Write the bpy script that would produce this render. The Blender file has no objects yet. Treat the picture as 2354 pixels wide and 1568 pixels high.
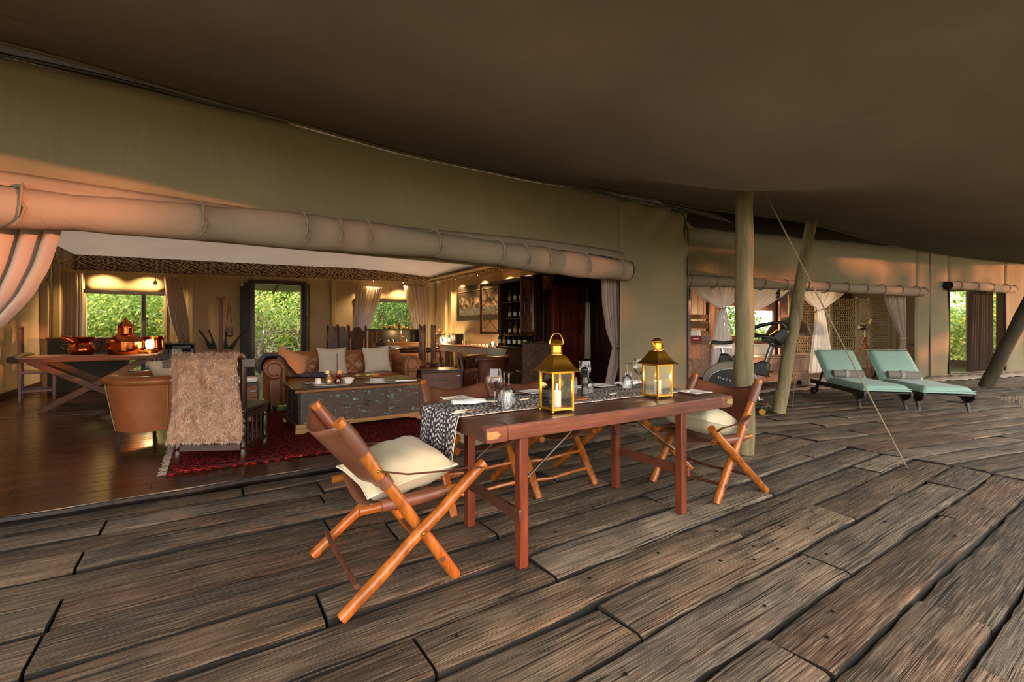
import bpy, bmesh, math, random
import numpy as np
from mathutils import Vector, Matrix
R = math.radians
sc = bpy.context.scene
C = sc.collection

# ---------------------------------------------------------------- camera
# The deck boards run along +X, the lounge tent opens towards +Y. 16 mm wide lens, 1.2 m above the deck.
CAM_H, FPX = 1.2, 1046.0
cam_d = bpy.data.cameras.new('camera')
cam = bpy.data.objects.new('camera', cam_d)
C.objects.link(cam)
sc.camera = cam
cam.location = (0, 0, CAM_H)
cam.rotation_euler = (R(90), 0, R(-33.5))
cam_d.sensor_width = 36.0
cam_d.lens = FPX / 2354.0 * 36.0
cam_d.shift_y = -26.0 / 2354.0
cam_d.clip_start = 0.05
cam_d.clip_end = 300

# ---------------------------------------------------------------- world, sun, exposure
w = bpy.data.worlds.new('sky')
sc.world = w
w.use_nodes = True
bg = w.node_tree.nodes['Background']
bg.inputs[0].default_value = (1.0, 0.945, 0.885, 1)
bg.inputs[1].default_value = 2.0
sun_d = bpy.data.lights.new('low_sun', 'SUN')
sun_d.energy = 2.3
sun_d.color = (1.0, 0.33, 0.14)
sun_d.angle = R(0.55)
sun = bpy.data.objects.new('low_sun', sun_d)
C.objects.link(sun)
SUN_AZ, SUN_EL = R(-52), R(2.6)      # low evening sun beyond the deck, shining into the tents
sun_dir = Vector((math.cos(SUN_AZ) * math.cos(SUN_EL), math.sin(SUN_AZ) * math.cos(SUN_EL), math.sin(SUN_EL)))
sun.rotation_euler = sun_dir.to_track_quat('Z', 'Y').to_euler()
sc.view_settings.view_transform = 'Standard'
sc.view_settings.look = 'None'
sc.view_settings.exposure = 1.68
sc.view_settings.gamma = 1.0
sc.view_settings.use_curve_mapping = False
sc.cycles.max_bounces = 8
sc.cycles.diffuse_bounces = 4
sc.cycles.transparent_max_bounces = 12
sc.cycles.sample_clamp_indirect = 6.0
sc.cycles.caustics_reflective = False
sc.cycles.caustics_refractive = False
# ---------------------------------------------------------------- mesh helpers
rng = random.Random(7)
def link(o):
    C.objects.link(o)
    return o
class MB:
    """collects shapes; becomes ONE mesh object with obj()"""
    def __init__(s):
        s.v, s.f, s.uv = [], [], []
    def add(s, vs, fs, uvs=None):
        k = len(s.v)
        s.v += [tuple(p) for p in vs]
        s.f += [tuple(i + k for i in f) for f in fs]
        s.uv += list(uvs) if uvs is not None else [(0, 0)] * len(vs)
        return s
    def box(s, c, d, rz=0.0, rx=0.0, ry=0.0):
        hx, hy, hz = d[0] / 2, d[1] / 2, d[2] / 2
        m = Matrix.Rotation(rz, 3, 'Z') @ Matrix.Rotation(ry, 3, 'Y') @ Matrix.Rotation(rx, 3, 'X')
        vs = [Vector(c) + m @ Vector((x * hx, y * hy, z * hz)) for x in (-1, 1) for y in (-1, 1) for z in (-1, 1)]
        return s.add(vs, [(0, 1, 3, 2), (4, 6, 7, 5), (0, 4, 5, 1), (2, 3, 7, 6), (0, 2, 6, 4), (1, 5, 7, 3)])
    def beam(s, a, b, wd, th, up=(0, 0, 1)):
        a, b = Vector(a), Vector(b)
        t = (b - a).normalized()
        sd = t.cross(Vector(up)).normalized() * (wd / 2)
        u = sd.cross(t).normalized() * (th / 2)
        vs = [p + i * sd + j * u for p in (a, b) for i in (-1, 1) for j in (-1, 1)]
        return s.add(vs, [(0, 1, 3, 2), (4, 6, 7, 5), (0, 4, 5, 1), (2, 3, 7, 6), (0, 2, 6, 4), (1, 5, 7, 3)])
    def tube(s, pts, r, n=8, cap=True, sq=1.0, closed=False):
        pts = [Vector(p) for p in pts]
        m = len(pts)
        rs = r if isinstance(r, (list, tuple)) else [r] * m
        vs, fs, ref = [], [], None
        for i, p in enumerate(pts):
            if closed:
                t = pts[(i + 1) % m] - pts[i - 1]
            else:
                t = pts[min(i + 1, m - 1)] - pts[max(i - 1, 0)]
            t = t.normalized() if t.length > 1e-9 else Vector((0, 0, 1))
            if ref is None:
                ref = t.cross(Vector((0, 0, 1)) if abs(t.z) < .9 else Vector((1, 0, 0))).normalized()
            ref = (ref - t * ref.dot(t)).normalized()
            b = t.cross(ref)
            for k in range(n):
                a = 2 * math.pi * k / n
                vs.append(p + rs[i] * (math.cos(a) * ref + sq * math.sin(a) * b))
        for i in range(m if closed else m - 1):
            j = (i + 1) % m
            for k in range(n):
                l = (k + 1) % n
                fs.append((i * n + k, i * n + l, j * n + l, j * n + k))
        if cap and not closed:
            fs.append(tuple(range(n - 1, -1, -1)))
            fs.append(tuple((m - 1) * n + k for k in range(n)))
        return s.add(vs, fs)
    def lathe(s, prof, n=20, c=(0, 0, 0), rz=0.0, sx=1.0, sy=1.0):
        vs, fs = [], []
        m = len(prof)
        for r, z in prof:
            for k in range(n):
                a = 2 * math.pi * k / n + rz
                vs.append((c[0] + sx * r * math.cos(a), c[1] + sy * r * math.sin(a), c[2] + z))
        for i in range(m - 1):
            for k in range(n):
                l = (k + 1) % n
                fs.append((i * n + k, i * n + l, (i + 1) * n + l, (i + 1) * n + k))
        if prof[0][0] > 1e-4: fs.append(tuple(range(n - 1, -1, -1)))
        if prof[-1][0] > 1e-4: fs.append(tuple((m - 1) * n + k for k in range(n)))
        return s.add(vs, fs)
    def ball(s, c, r, n=10, sz=1.0):
        return s.lathe([(max(r * math.sin(math.pi * i / 8), 1e-5), -r * sz * math.cos(math.pi * i / 8)) for i in range(9)], n, c)
    def grid(s, nu, nv, f):
        vs, uv = [], []
        for j in range(nv + 1):
            for i in range(nu + 1):
                u, v = i / nu, j / nv
                vs.append(f(u, v)); uv.append((u, v))
        fs = [(j * (nu + 1) + i, j * (nu + 1) + i + 1, (j + 1) * (nu + 1) + i + 1, (j + 1) * (nu + 1) + i) for j in range(nv) for i in range(nu)]
        return s.add(vs, fs, uv)
    def prism(s, poly, f0, f1):
        """poly 2-D outline; f0(p), f1(p) give the two end faces in 3-D"""
        n = len(poly)
        vs = [f0(p) for p in poly] + [f1(p) for p in poly]
        fs = [tuple(range(n - 1, -1, -1)), tuple(range(n, 2 * n))] + [(i, (i + 1) % n, n + (i + 1) % n, n + i) for i in range(n)]
        return s.add(vs, fs)
def mesh(name, m, mt, smooth=True, ang=0.7):
    me = bpy.data.meshes.new(name)
    me.from_pydata([tuple(p) for p in m.v], [], m.f)
    if any(a or b for a, b in m.uv[:200]):
        ul = me.uv_layers.new(name='uv')
        idx = np.empty(len(me.loops), np.int32); me.loops.foreach_get('vertex_index', idx)
        ul.data.foreach_set('uv', np.asarray(m.uv, np.float32)[idx].ravel())
    if smooth:
        me.polygons.foreach_set('use_smooth', [True] * len(me.polygons))
        me.set_sharp_from_angle(angle=ang)
    me.materials.append(mt)
    me.validate()
    return me
def obj(name, m, mt, parent=None, smooth=True, bevel=0, subd=0, solid=0, loc=None, rot=None, ang=0.7, fix=False):
    me = mesh(name, m, mt, smooth, ang) if isinstance(m, MB) else m
    if fix:
        bm = bmesh.new(); bm.from_mesh(me); bmesh.ops.recalc_face_normals(bm, faces=bm.faces); bm.to_mesh(me); bm.free()
    o = link(bpy.data.objects.new(name, me))
    if parent is not None: o.parent = parent
    if loc is not None: o.location = loc
    if rot is not None: o.rotation_euler = rot
    if solid:
        d = o.modifiers.new('solid', 'SOLIDIFY'); d.thickness = solid; d.offset = 0
    if bevel:
        d = o.modifiers.new('bevel', 'BEVEL'); d.width = bevel; d.segments = 2; d.limit_method = 'ANGLE'; d.angle_limit = R(40)
    if subd:
        d = o.modifiers.new('subd', 'SUBSURF'); d.levels = subd; d.render_levels = subd
    return o
def tag(o, label, cat, group=None):
    o['label'] = label; o['category'] = cat
    if group: o['group'] = group
    return o
def thing(name, label, cat, loc=(0, 0, 0), rz=0.0, group=None):
    o = link(bpy.data.objects.new(name, None))
    o.empty_display_size = .1
    o.location = loc; o.rotation_euler = (0, 0, rz)
    return tag(o, label, cat, group)
def struct(o):
    o['kind'] = 'structure'
    return o
def stuff(o):
    o['kind'] = 'stuff'
    return o
def sroot(name, loc=(0, 0, 0), rz=0.0):
    o = link(bpy.data.objects.new(name, None))
    o.empty_display_size = .1; o.location = loc; o.rotation_euler = (0, 0, rz)
    return struct(o)
KIDS = {}
def dup(root, loc, rz=None, label=None, group=None, rot=None):
    def cp(o, par):
        c = link(o.copy())
        if par is not None: c.parent = par
        for ch in o.children: cp(ch, c)
        return c
    r = cp(root, None)
    r.location = loc
    if rz is not None: r.rotation_euler = (0, 0, rz)
    if rot is not None: r.rotation_euler = rot
    if label: r['label'] = label
    if group: r['group'] = group
    return r
def lamp(name, kind, loc, energy, color, size=.05, parent=None, spot=None, target=None):
    d = bpy.data.lights.new(name, kind)
    d.energy = energy; d.color = color
    d.shadow_soft_size = size
    if kind == 'SPOT':
        d.spot_size = R(spot or 90); d.spot_blend = .7
    o = link(bpy.data.objects.new(name, d))
    o.location = loc
    if target is not None:
        o.rotation_euler = (Vector(loc) - Vector(target)).to_track_quat('Z', 'Y').to_euler()
    if parent is not None: o.parent = parent
    return o
# camera-ray helpers: a pixel of the photograph plus a known plane gives the real 3-D place
_A = R(33.5)
def ray(px):
    r = (px - 1177.0) / FPX
    return math.sin(_A) + r * math.cos(_A), math.cos(_A) - r * math.sin(_A)
def G(px, py, z=0.0):
    d = (CAM_H - z) * FPX / (py - 758.0); a, b = ray(px)
    return Vector((a * d, b * d, z))
def PY(px, py, Y):
    a, b = ray(px); d = Y / b
    return Vector((a * d, Y, CAM_H + (758.0 - py) / FPX * d))
def PX(px, py, X):
    a, b = ray(px); d = X / a
    return Vector((X, b * d, CAM_H + (758.0 - py) / FPX * d))
def PD(px, py, d):
    a, b = ray(px)
    return Vector((a * d, b * d, CAM_H + (758.0 - py) / FPX * d))
def bez(pts, n=8):
    """Catmull-Rom through the points"""
    pts = [Vector(p) for p in pts]
    out = []
    for i in range(len(pts) - 1):
        p0, p1, p2, p3 = pts[max(i - 1, 0)], pts[i], pts[i + 1], pts[min(i + 2, len(pts) - 1)]
        for k in range(n):
            t = k / n
            out.append(0.5 * (2 * p1 + (p2 - p0) * t + (2 * p0 - 5 * p1 + 4 * p2 - p3) * t * t + (3 * p1 - p0 - 3 * p2 + p3) * t ** 3))
    out.append(pts[-1])
    return out
# ---------------------------------------------------------------- materials
def lin(h):
    if not isinstance(h, str): return tuple(h)
    c = [int(h[i:i + 2], 16) / 255 for i in (0, 2, 4)]
    return tuple(x / 12.92 if x <= .04045 else ((x + .055) / 1.055) ** 2.4 for x in c)
class NT:
    def __init__(s, name):
        s.m = bpy.data.materials.new(name); s.m.use_nodes = True
        s.t = s.m.node_tree; s.b = s.t.nodes['Principled BSDF']; s.out = s.t.nodes['Material Output']
    def n(s, k, **kw):
        x = s.t.nodes.new(k)
        for a, b in kw.items(): setattr(x, a, b)
        return x
    def l(s, a, b):
        s.t.links.new(a, b); return b
    def put(s, i, v):
        if hasattr(v, 'is_output') or isinstance(v, bpy.types.NodeSocket): s.t.links.new(v, i)
        else:
            if isinstance(v, tuple) and len(v) == 3 and i.type == 'RGBA': v = v + (1,)
            i.default_value = v
    def m2(s, op, a, b=0.0, c=0.0):
        x = s.n('ShaderNodeMath', operation=op)
        s.put(x.inputs[0], a); s.put(x.inputs[1], b); s.put(x.inputs[2], c)
        return x.outputs[0]
    def co(s, scale=(1, 1, 1), src='Object', rnd=False):
        c = s.n('ShaderNodeTexCoord'); mp = s.n('ShaderNodeMapping')
        s.l(c.outputs[src], mp.inputs[0])
        mp.inputs['Scale'].default_value = scale
        if rnd:
            oi = s.n('ShaderNodeObjectInfo'); cb = s.n('ShaderNodeCombineXYZ')
            for k, f in enumerate((37.0, 11.0, 5.0)):
                s.l(s.m2('MULTIPLY', oi.outputs['Random'], f), cb.inputs[k])
            s.l(cb.outputs[0], mp.inputs['Location'])
        return mp.outputs[0]
    def sep(s, v):
        x = s.n('ShaderNodeSeparateXYZ'); s.l(v, x.inputs[0]); return x.outputs
    def noise(s, v, sc_=5.0, det=4.0, rough=.55, dist=0.0):
        x = s.n('ShaderNodeTexNoise'); s.l(v, x.inputs['Vector'])
        x.inputs['Scale'].default_value = sc_; x.inputs['Detail'].default_value = det
        x.inputs['Roughness'].default_value = rough; x.inputs['Distortion'].default_value = dist
        return x.outputs['Fac']
    def voro(s, v, sc_=5.0, feat='F1', out='Distance'):
        x = s.n('ShaderNodeTexVoronoi', feature=feat); s.l(v, x.inputs['Vector']); x.inputs['Scale'].default_value = sc_
        return x.outputs[out]
    def ramp(s, f, stops):
        x = s.n('ShaderNodeValToRGB'); s.put(x.inputs[0], f)
        e = x.color_ramp.elements
        while len(e) < len(stops): e.new(.5)
        for k, (p, c) in enumerate(stops):
            c = lin(c) if isinstance(c, str) else c
            e[k].position = p; e[k].color = (tuple(c) + (1,))[:4] if not isinstance(c, (int, float)) else (c, c, c, 1)
        return x.outputs[0]
    def mix(s, f, a, b, mode='MIX'):
        x = s.n('ShaderNodeMix', data_type='RGBA', blend_type=mode)
        s.put(x.inputs[0], f)
        for i, v in ((6, a), (7, b)):
            s.put(x.inputs[i], lin(v) if isinstance(v, str) else v)
        return x.outputs[2]
    def bump(s, h, st=.3, dist=.01, prev=None):
        x = s.n('ShaderNodeBump'); x.inputs['Strength'].default_value = st; x.inputs['Distance'].default_value = dist
        s.l(h, x.inputs['Height'])
        if prev is not None: s.l(prev, x.inputs['Normal'])
        return x.outputs[0]
    def fin(s, col=None, rough=None, metal=None, nrm=None, **kw):
        for k, v in (('Base Color', col), ('Roughness', rough), ('Metallic', metal), ('Normal', nrm)):
            if v is not None: s.put(s.b.inputs[k], lin(v) if isinstance(v, str) else v)
        for k, v in kw.items():
            s.put(s.b.inputs[k.replace('_', ' ')], v)
        return s.m
def mk(name, c1, c2=None, rough=.6, metal=0.0, sc_=6.0, st=(1, 1, 1), bump=.15, bsc=None, bd=.004, rnd=0.0, rvar=.12, **kw):
    """two-tone noise colour, fine relief"""
    t = NT(name)
    v = t.co(st, rnd=rnd > 0)
    f = t.noise(v, sc_, 5)
    a = lin(c1); b = lin(c2) if c2 else tuple(min(1, x * 1.35) for x in a)
    col = t.mix(t.ramp(f, [(.3, 0.0), (.7, 1.0)]), a, b)
    if rnd > 0:
        oi = t.n('ShaderNodeObjectInfo')
        k = t.m2('ADD', t.m2('MULTIPLY', oi.outputs['Random'], 2 * rnd), 1 - rnd)
        cb = t.n('ShaderNodeCombineColor')
        for i in range(3): t.l(k, cb.inputs[i])
        col = t.mix(1.0, col, cb.outputs[0], 'MULTIPLY')
    r = t.m2('ADD', t.m2('MULTIPLY', f, rvar), rough - rvar / 2)
    nrm = t.bump(t.noise(v, bsc or sc_ * 6, 3), bump, bd) if bump else None
    return t.fin(col, r, metal, nrm, **kw)
def wood(name, c1, c2, rough=.35, sc_=3.0, axis=0, rnd=.0, bump=.12, grain=14.0, **kw):
    t = NT(name)
    st = [grain, grain, grain]; st[axis] = 1.0
    v = t.co(tuple(st), rnd=True)
    f = t.noise(v, sc_ / 3, 6, .6, .6)
    f2 = t.noise(v, sc_ * 1.5, 4, .7)
    col = t.mix(t.ramp(f, [(.32, 0.0), (.68, 1.0)]), c1, c2)
    col = t.mix(t.ramp(f2, [(.35, .35), (.6, 0.0)]), col, tuple(x * .35 for x in lin(c1)))
    if rnd:
        oi = t.n('ShaderNodeObjectInfo')
        k = t.m2('ADD', t.m2('MULTIPLY', oi.outputs['Random'], 2 * rnd), 1 - rnd)
        cb = t.n('ShaderNodeCombineColor')
        for i in range(3): t.l(k, cb.inputs[i])
        col = t.mix(1.0, col, cb.outputs[0], 'MULTIPLY')
    r = t.m2('ADD', t.m2('MULTIPLY', f2, .2), rough - .1)
    return t.fin(col, r, 0.0, t.bump(f2, bump, .004), **kw)
def glass(name, tint=(1, 1, 1), rough=0.0, thin=.12):
    """thin clear glass: mostly see-through with a real reflection"""
    t = NT(name)
    tr = t.n('ShaderNodeBsdfTransparent'); tr.inputs[0].default_value = tint + (1,)
    gl = t.n('ShaderNodeBsdfGlossy'); gl.inputs['Roughness'].default_value = rough
    lw = t.n('ShaderNodeLayerWeight'); lw.inputs[0].default_value = thin * 3
    mx = t.n('ShaderNodeMixShader')
    t.l(t.m2('ADD', t.m2('MULTIPLY', lw.outputs['Fresnel'], .9), .03), mx.inputs[0]); t.l(tr.outputs[0], mx.inputs[1]); t.l(gl.outputs[0], mx.inputs[2])
    t.l(mx.outputs[0], t.out.inputs[0])
    return t.m
def sheer(name, c, alpha=.5, transl=.5):
    t = NT(name)
    tr = t.n('ShaderNodeBsdfTransparent'); d = t.n('ShaderNodeBsdfDiffuse'); l = t.n('ShaderNodeBsdfTranslucent')
    d.inputs[0].default_value = lin(c) + (1,); l.inputs[0].default_value = lin(c) + (1,)
    a = t.n('ShaderNodeMixShader'); a.inputs[0].default_value = transl
    t.l(d.outputs[0], a.inputs[1]); t.l(l.outputs[0], a.inputs[2])
    b = t.n('ShaderNodeMixShader'); b.inputs[0].default_value = alpha
    t.l(tr.outputs[0], b.inputs[1]); t.l(a.outputs[0], b.inputs[2])
    t.l(b.outputs[0], t.out.inputs[0])
    return t.m
def emis(name, c, st):
    t = NT(name)
    return t.fin(c, .5, Emission_Color=lin(c) + (1,), Emission_Strength=st)
def canvas(name, c1, c2, transl=0.0, wr=.5):
    t = NT(name)
    v = t.co((1, 1, 1))
    big = t.noise(v, .7, 4, .6)
    fold = t.noise(t.co((3.0, 3.0, .5)), 1.6, 3, .5, 1.2)
    weave = t.noise(v, 160, 2)
    col = t.mix(t.ramp(big, [(.3, 0.0), (.7, 1.0)]), c1, c2)
    n1 = t.bump(fold, wr * .5, .05); n2 = t.bump(weave, .12, .002, n1)
    m = t.fin(col, .85, 0.0, n2, Specular_IOR_Level=.15)
    if transl:
        l = t.n('ShaderNodeBsdfTranslucent'); t.l(col, l.inputs[0])
        mx = t.n('ShaderNodeMixShader'); mx.inputs[0].default_value = transl
        t.l(t.b.outputs[0], mx.inputs[1]); t.l(l.outputs[0], mx.inputs[2]); t.l(mx.outputs[0], t.out.inputs[0])
    return m
def cloth(name, c1, c2=None, transl=0.0, sc_=4.0, weave=220, rough=.85, bump=.2):
    t = NT(name)
    v = t.co((1, 1, 1))
    b = lin(c2) if c2 else tuple(min(1, x * 1.15) for x in lin(c1))
    col = t.mix(t.noise(v, sc_, 3), lin(c1), b)
    n1 = t.bump(t.noise(v, weave, 2), bump, .002)
    m = t.fin(col, rough, 0.0, n1, Specular_IOR_Level=.2, Sheen_Weight=.15)
    if transl:
        l = t.n('ShaderNodeBsdfTranslucent'); t.l(col, l.inputs[0])
        mx = t.n('ShaderNodeMixShader'); mx.inputs[0].default_value = transl
        t.l(t.b.outputs[0], mx.inputs[1]); t.l(l.outputs[0], mx.inputs[2]); t.l(mx.outputs[0], t.out.inputs[0])
    return m
def deckmat():
    t = NT('weathered_deck_wood')
    g1 = t.noise(t.co((.6, 20, 9), rnd=True), 2.0, 9, .66, .5)          # long grain
    g2 = t.noise(t.co((1.8, 75, 20), rnd=True), 2.2, 6, .7, .3)           # fine fibres
    ck = t.noise(t.co((.5, 30, 9), rnd=True), 3.0, 3, .5, .6)         # long cracks
    big = t.noise(t.co((1.5, 3.4, 1), rnd=True), 1.5, 5, .62, .5)        # stains
    chip = t.noise(t.co((5, 46, 20), rnd=True), 1.4, 6, .7, .5)       # adze marks and chips
    oi = t.n('ShaderNodeObjectInfo')
    tint = t.ramp(oi.outputs['Random'], [(0.0, '43331f'), (.12, '836a4e'), (.25, '8b7863'), (.38, '674829'), (.52, '9a8064'), (.64, '5f3a1a'), (.76, '7b6b59'), (.88, 'a3917b'), (1.0, '3f2f22')])
    vv = t.m2('ADD', .70, t.m2('MULTIPLY', t.m2('FRACT', t.m2('MULTIPLY', oi.outputs['Random'], 13.7)), .72))
    cbv = t.n('ShaderNodeCombineColor')
    for k in range(3): t.l(vv, cbv.inputs[k])
    tint = t.mix(1.0, tint, cbv.outputs[0], 'MULTIPLY')
    col = t.mix(t.ramp(g1, [(.36, 0.0), (.62, 1.0)]), t.mix(.68, tint, '150e08'), tint)  # grain and chip tones also paint in the relief of side light
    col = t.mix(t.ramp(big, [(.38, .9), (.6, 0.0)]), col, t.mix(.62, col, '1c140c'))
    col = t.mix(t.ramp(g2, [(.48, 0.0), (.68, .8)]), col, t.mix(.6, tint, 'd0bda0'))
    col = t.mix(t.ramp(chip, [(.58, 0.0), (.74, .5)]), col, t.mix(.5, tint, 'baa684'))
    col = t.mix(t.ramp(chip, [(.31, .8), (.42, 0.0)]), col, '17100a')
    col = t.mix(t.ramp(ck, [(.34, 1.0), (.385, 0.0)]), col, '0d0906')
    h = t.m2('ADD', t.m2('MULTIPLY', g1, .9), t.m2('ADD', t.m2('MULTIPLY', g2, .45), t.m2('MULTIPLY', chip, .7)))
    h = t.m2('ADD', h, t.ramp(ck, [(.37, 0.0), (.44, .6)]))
    return t.fin(col, .7, 0.0, t.bump(h, 1.0, .03), Specular_IOR_Level=.3)
def frac(t, x): return t.m2('FRACT', x)
def tri(t, x): return t.m2('ABSOLUTE', t.m2('SUBTRACT', t.m2('FRACT', x), .5))
def valmat():
    t = NT('patterned_valance_cloth')
    x, y, z = t.sep(t.co((1, 1, 1), 'UV'))
    d = t.m2('ADD', tri(t, t.m2('MULTIPLY', x, 1.0)), tri(t, t.m2('MULTIPLY', y, 2.0)))
    ln = t.m2('GREATER_THAN', frac(t, t.m2('MULTIPLY', d, 5.0)), .5)
    cut = t.m2('GREATER_THAN', frac(t, t.m2('ADD', t.m2('MULTIPLY', x, 2.0), t.m2('MULTIPLY', y, 4.0))), .16)
    nz = t.m2('GREATER_THAN', t.noise(t.co((1, 1, 1), 'UV'), 8.0, 2), .42)
    f = t.m2('MULTIPLY', t.m2('MULTIPLY', ln, cut), nz)
    return t.fin(t.mix(f, '1d140e', 'b89a74'), .85, 0.0, t.bump(t.noise(t.co(), 120, 2), .2, .002))
def rugmat():
    t = NT('red_persian_rug')
    x, y, z = t.sep(t.co())
    d = t.m2('ADD', tri(t, t.m2('MULTIPLY', x, 3.0)), tri(t, t.m2('MULTIPLY', y, 4.0)))
    a = t.m2('GREATER_THAN', frac(t, t.m2('MULTIPLY', d, 4.0)), .55)
    nz = t.noise(t.co((1, 1, 1)), 38, 3, .7)
    vo = t.voro(t.co((1, 1, 1)), 22.0)
    f = t.m2('MULTIPLY', a, t.m2('GREATER_THAN', nz, .46))
    col = t.mix(f, '2a0a0c', '8f1717')
    col = t.mix(t.m2('LESS_THAN', vo, .22), col, 'b3301f')
    col = t.mix(t.m2('GREATER_THAN', nz, .60), col, '14080a')
    ex = t.m2('MULTIPLY', t.m2('GREATER_THAN', t.noise(t.co((1, 1, 1)), 61, 1), .70), .6)
    col = t.mix(ex, col, 'b8845a')
    return t.fin(col, .95, 0.0, t.bump(nz, .4, .004), Specular_IOR_Level=.1)
def runmat():
    t = NT('mud_cloth')
    x, y, z = t.sep(t.co((1, 1, 1), 'UV'))          # x: metres along, y: metres across
    b = t.m2('MULTIPLY', y, 16.0)                    # bands across the width
    fb = frac(t, b)
    nb = t.m2('FLOOR', b)
    od = t.m2('MODULO', nb, 3.0)
    zz = t.m2('MULTIPLY', tri(t, b), 1.6)
    chev = t.m2('GREATER_THAN', frac(t, t.m2('ADD', t.m2('MULTIPLY', x, 36.0), zz)), .62)
    dash = t.m2('MULTIPLY', t.m2('GREATER_THAN', frac(t, t.m2('MULTIPLY', x, 42.0)), .5), t.m2('GREATER_THAN', frac(t, t.m2('MULTIPLY', b, 2.0)), .5))
    wav = t.m2('LESS_THAN', t.m2('ABSOLUTE', t.m2('SUBTRACT', fb, t.m2('ADD', .5, t.m2('MULTIPLY', t.m2('SIGN', t.m2('SINE', t.m2('MULTIPLY', x, 150.0))), .2)))), .13)
    f = t.mix(t.m2('COMPARE', od, 0.0, .1), t.mix(t.m2('COMPARE', od, 1.0, .1), dash, wav), chev)
    edge = t.m2('MULTIPLY', t.m2('GREATER_THAN', fb, .06), t.m2('GREATER_THAN', t.noise(t.co((1, 1, 1), 'UV'), 90, 2), .40))
    return t.fin(t.mix(t.m2('MULTIPLY', f, edge), '35323a', 'd8d4cf'), .9, 0.0, t.bump(t.noise(t.co(), 260, 2), .25, .002))
def trunkmat():
    t = NT('worn_green_painted_wood')
    v = t.co((1.2, 3, 3))
    base = t.mix(t.noise(t.co((2, 20, 20)), 2, 6, .6, .5), '33231a', '63402e')
    g = t.noise(v, 1.4, 5, .65)
    col = t.mix(t.ramp(g, [(.4, 0.0), (.6, .5)]), base, '3a3c33')
    ch = t.noise(t.co((3.2, 8, 8)), 2.6, 6, .72, 1.2)
    col = t.mix(t.ramp(ch, [(.592, 0.0), (.615, 1.0)]), col, '6fa796')
    return t.fin(col, .55, 0.0, t.bump(ch, .3, .004))
def furmat(name, stops):
    t = NT(name)
    g = t.n('ShaderNodeNewGeometry')
    col = t.ramp(g.outputs['Random Per Island'], stops)
    return t.fin(col, .8, 0.0, Specular_IOR_Level=.2)
def leafmat(name, stops):
    t = NT(name)
    g = t.n('ShaderNodeNewGeometry')
    col = t.ramp(g.outputs['Random Per Island'], stops)
    t.fin(col, .55, 0.0, Specular_IOR_Level=.3)
    l = t.n('ShaderNodeBsdfTranslucent'); t.l(col, l.inputs[0])
    mx = t.n('ShaderNodeMixShader'); mx.inputs[0].default_value = .4
    t.l(t.b.outputs[0], mx.inputs[1]); t.l(l.outputs[0], mx.inputs[2]); t.l(mx.outputs[0], t.out.inputs[0])
    return t.m
def paintmat():
    """a sepia picture of animals at a waterhole, flat print"""
    t = NT('framed_sepia_print')
    x, y, z = t.sep(t.co((1, 1, 1), 'UV'))
    n1 = t.noise(t.co((7, 2.2, 1), 'UV'), 2.0, 5, .65, .8)
    up = t.m2('SUBTRACT', 1.0, t.m2('MULTIPLY', t.m2('ABSOLUTE', t.m2('SUBTRACT', y, .45)), 2.6))
    f = t.m2('MULTIPLY', t.ramp(n1, [(.45, 0.0), (.68, 1.0)]), t.ramp(up, [(.1, 0.0), (.7, 1.0)]))
    wv = t.noise(t.co((6, 40, 1), 'UV'), 1.6, 4, .6)
    col = t.mix(f, '2b231e', 'a58a78')
    water = t.mix(t.ramp(wv, [(.4, 0.0), (.65, 1.0)]), '2b2b2c', '87827e')
    col = t.mix(t.ramp(y, [(.24, 1.0), (.32, 0.0)]), col, water)
    return t.fin(col, .35)
mt = {}
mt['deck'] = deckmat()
mt['floor_in'] = wood('polished_floor_wood', '2a160c', '5a3219', rough=.18, rnd=.45, grain=10, sc_=4.0, bump=.2)
mt['deck_side'] = mk('shaded_plank_side', '0e0a07', '1c150e', rough=.9, sc_=20)  # shade of the board gaps put into the side colour
mt['earth'] = mk('dark_earth', '2b2119', '4a3a28', rough=.95, sc_=2.0, bump=.5)
mt['grass'] = mk('dry_grass_ground', '6e6644', '968a60', rough=.95, sc_=1.5, bump=.5)
mt['awning'] = canvas('olive_awning_canvas', '746a5c', '827767', transl=.40, wr=.25)
mt['tent'] = canvas('khaki_tent_canvas', '756b55', '82775f', wr=.35)
mt['tent_dark'] = canvas('dark_roof_canvas', '3b352b', '463f33', wr=.3)
mt['roll'] = canvas('rolled_canvas', '857768', '938474', wr=.5)
mt['liner'] = canvas('cream_tent_liner', 'b8a99b', 'c4b5a6', transl=.10, wr=.12)
mt['inwall'] = canvas('beige_inner_canvas', 'ac9878', 'baa686', wr=.2)
mt['valance'] = valmat()
mt['black'] = mk('blackened_wood', '120d0a', '1f1712', rough=.5, sc_=8, bump=.2)
mt['darkwood'] = wood('dark_brown_wood', '26150d', '452717', rough=.35)
mt['darkwood_z'] = wood('dark_brown_wood_upright', '26150d', '452717', rough=.35, axis=2)
mt['redwood'] = wood('red_brown_table_wood', '4c2719', '764331', rough=.32, rnd=.12)
mt['redwood_dark'] = wood('dark_table_top_wood', '3a2117', '5c382a', rough=.36, rnd=.15)
mt['redwood_z'] = wood('red_brown_leg_wood', '4e2214', '763a22', rough=.3, axis=2)
mt['orange'] = wood('varnished_honey_pole', '7c3d12', 'b86c2a', rough=.22, axis=2, grain=8, sc_=5)
mt['orange_x'] = wood('varnished_honey_rail', '7c3d12', 'b86c2a', rough=.22, axis=0, grain=8, sc_=5)
mt['walnut'] = wood('walnut_frame_wood', '3a1e14', '6b3c2a', rough=.35, axis=2)
mt['pole'] = wood('grey_green_log', '5f553c', '8a7e58', rough=.8, axis=2, grain=16, bump=.5)
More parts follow.
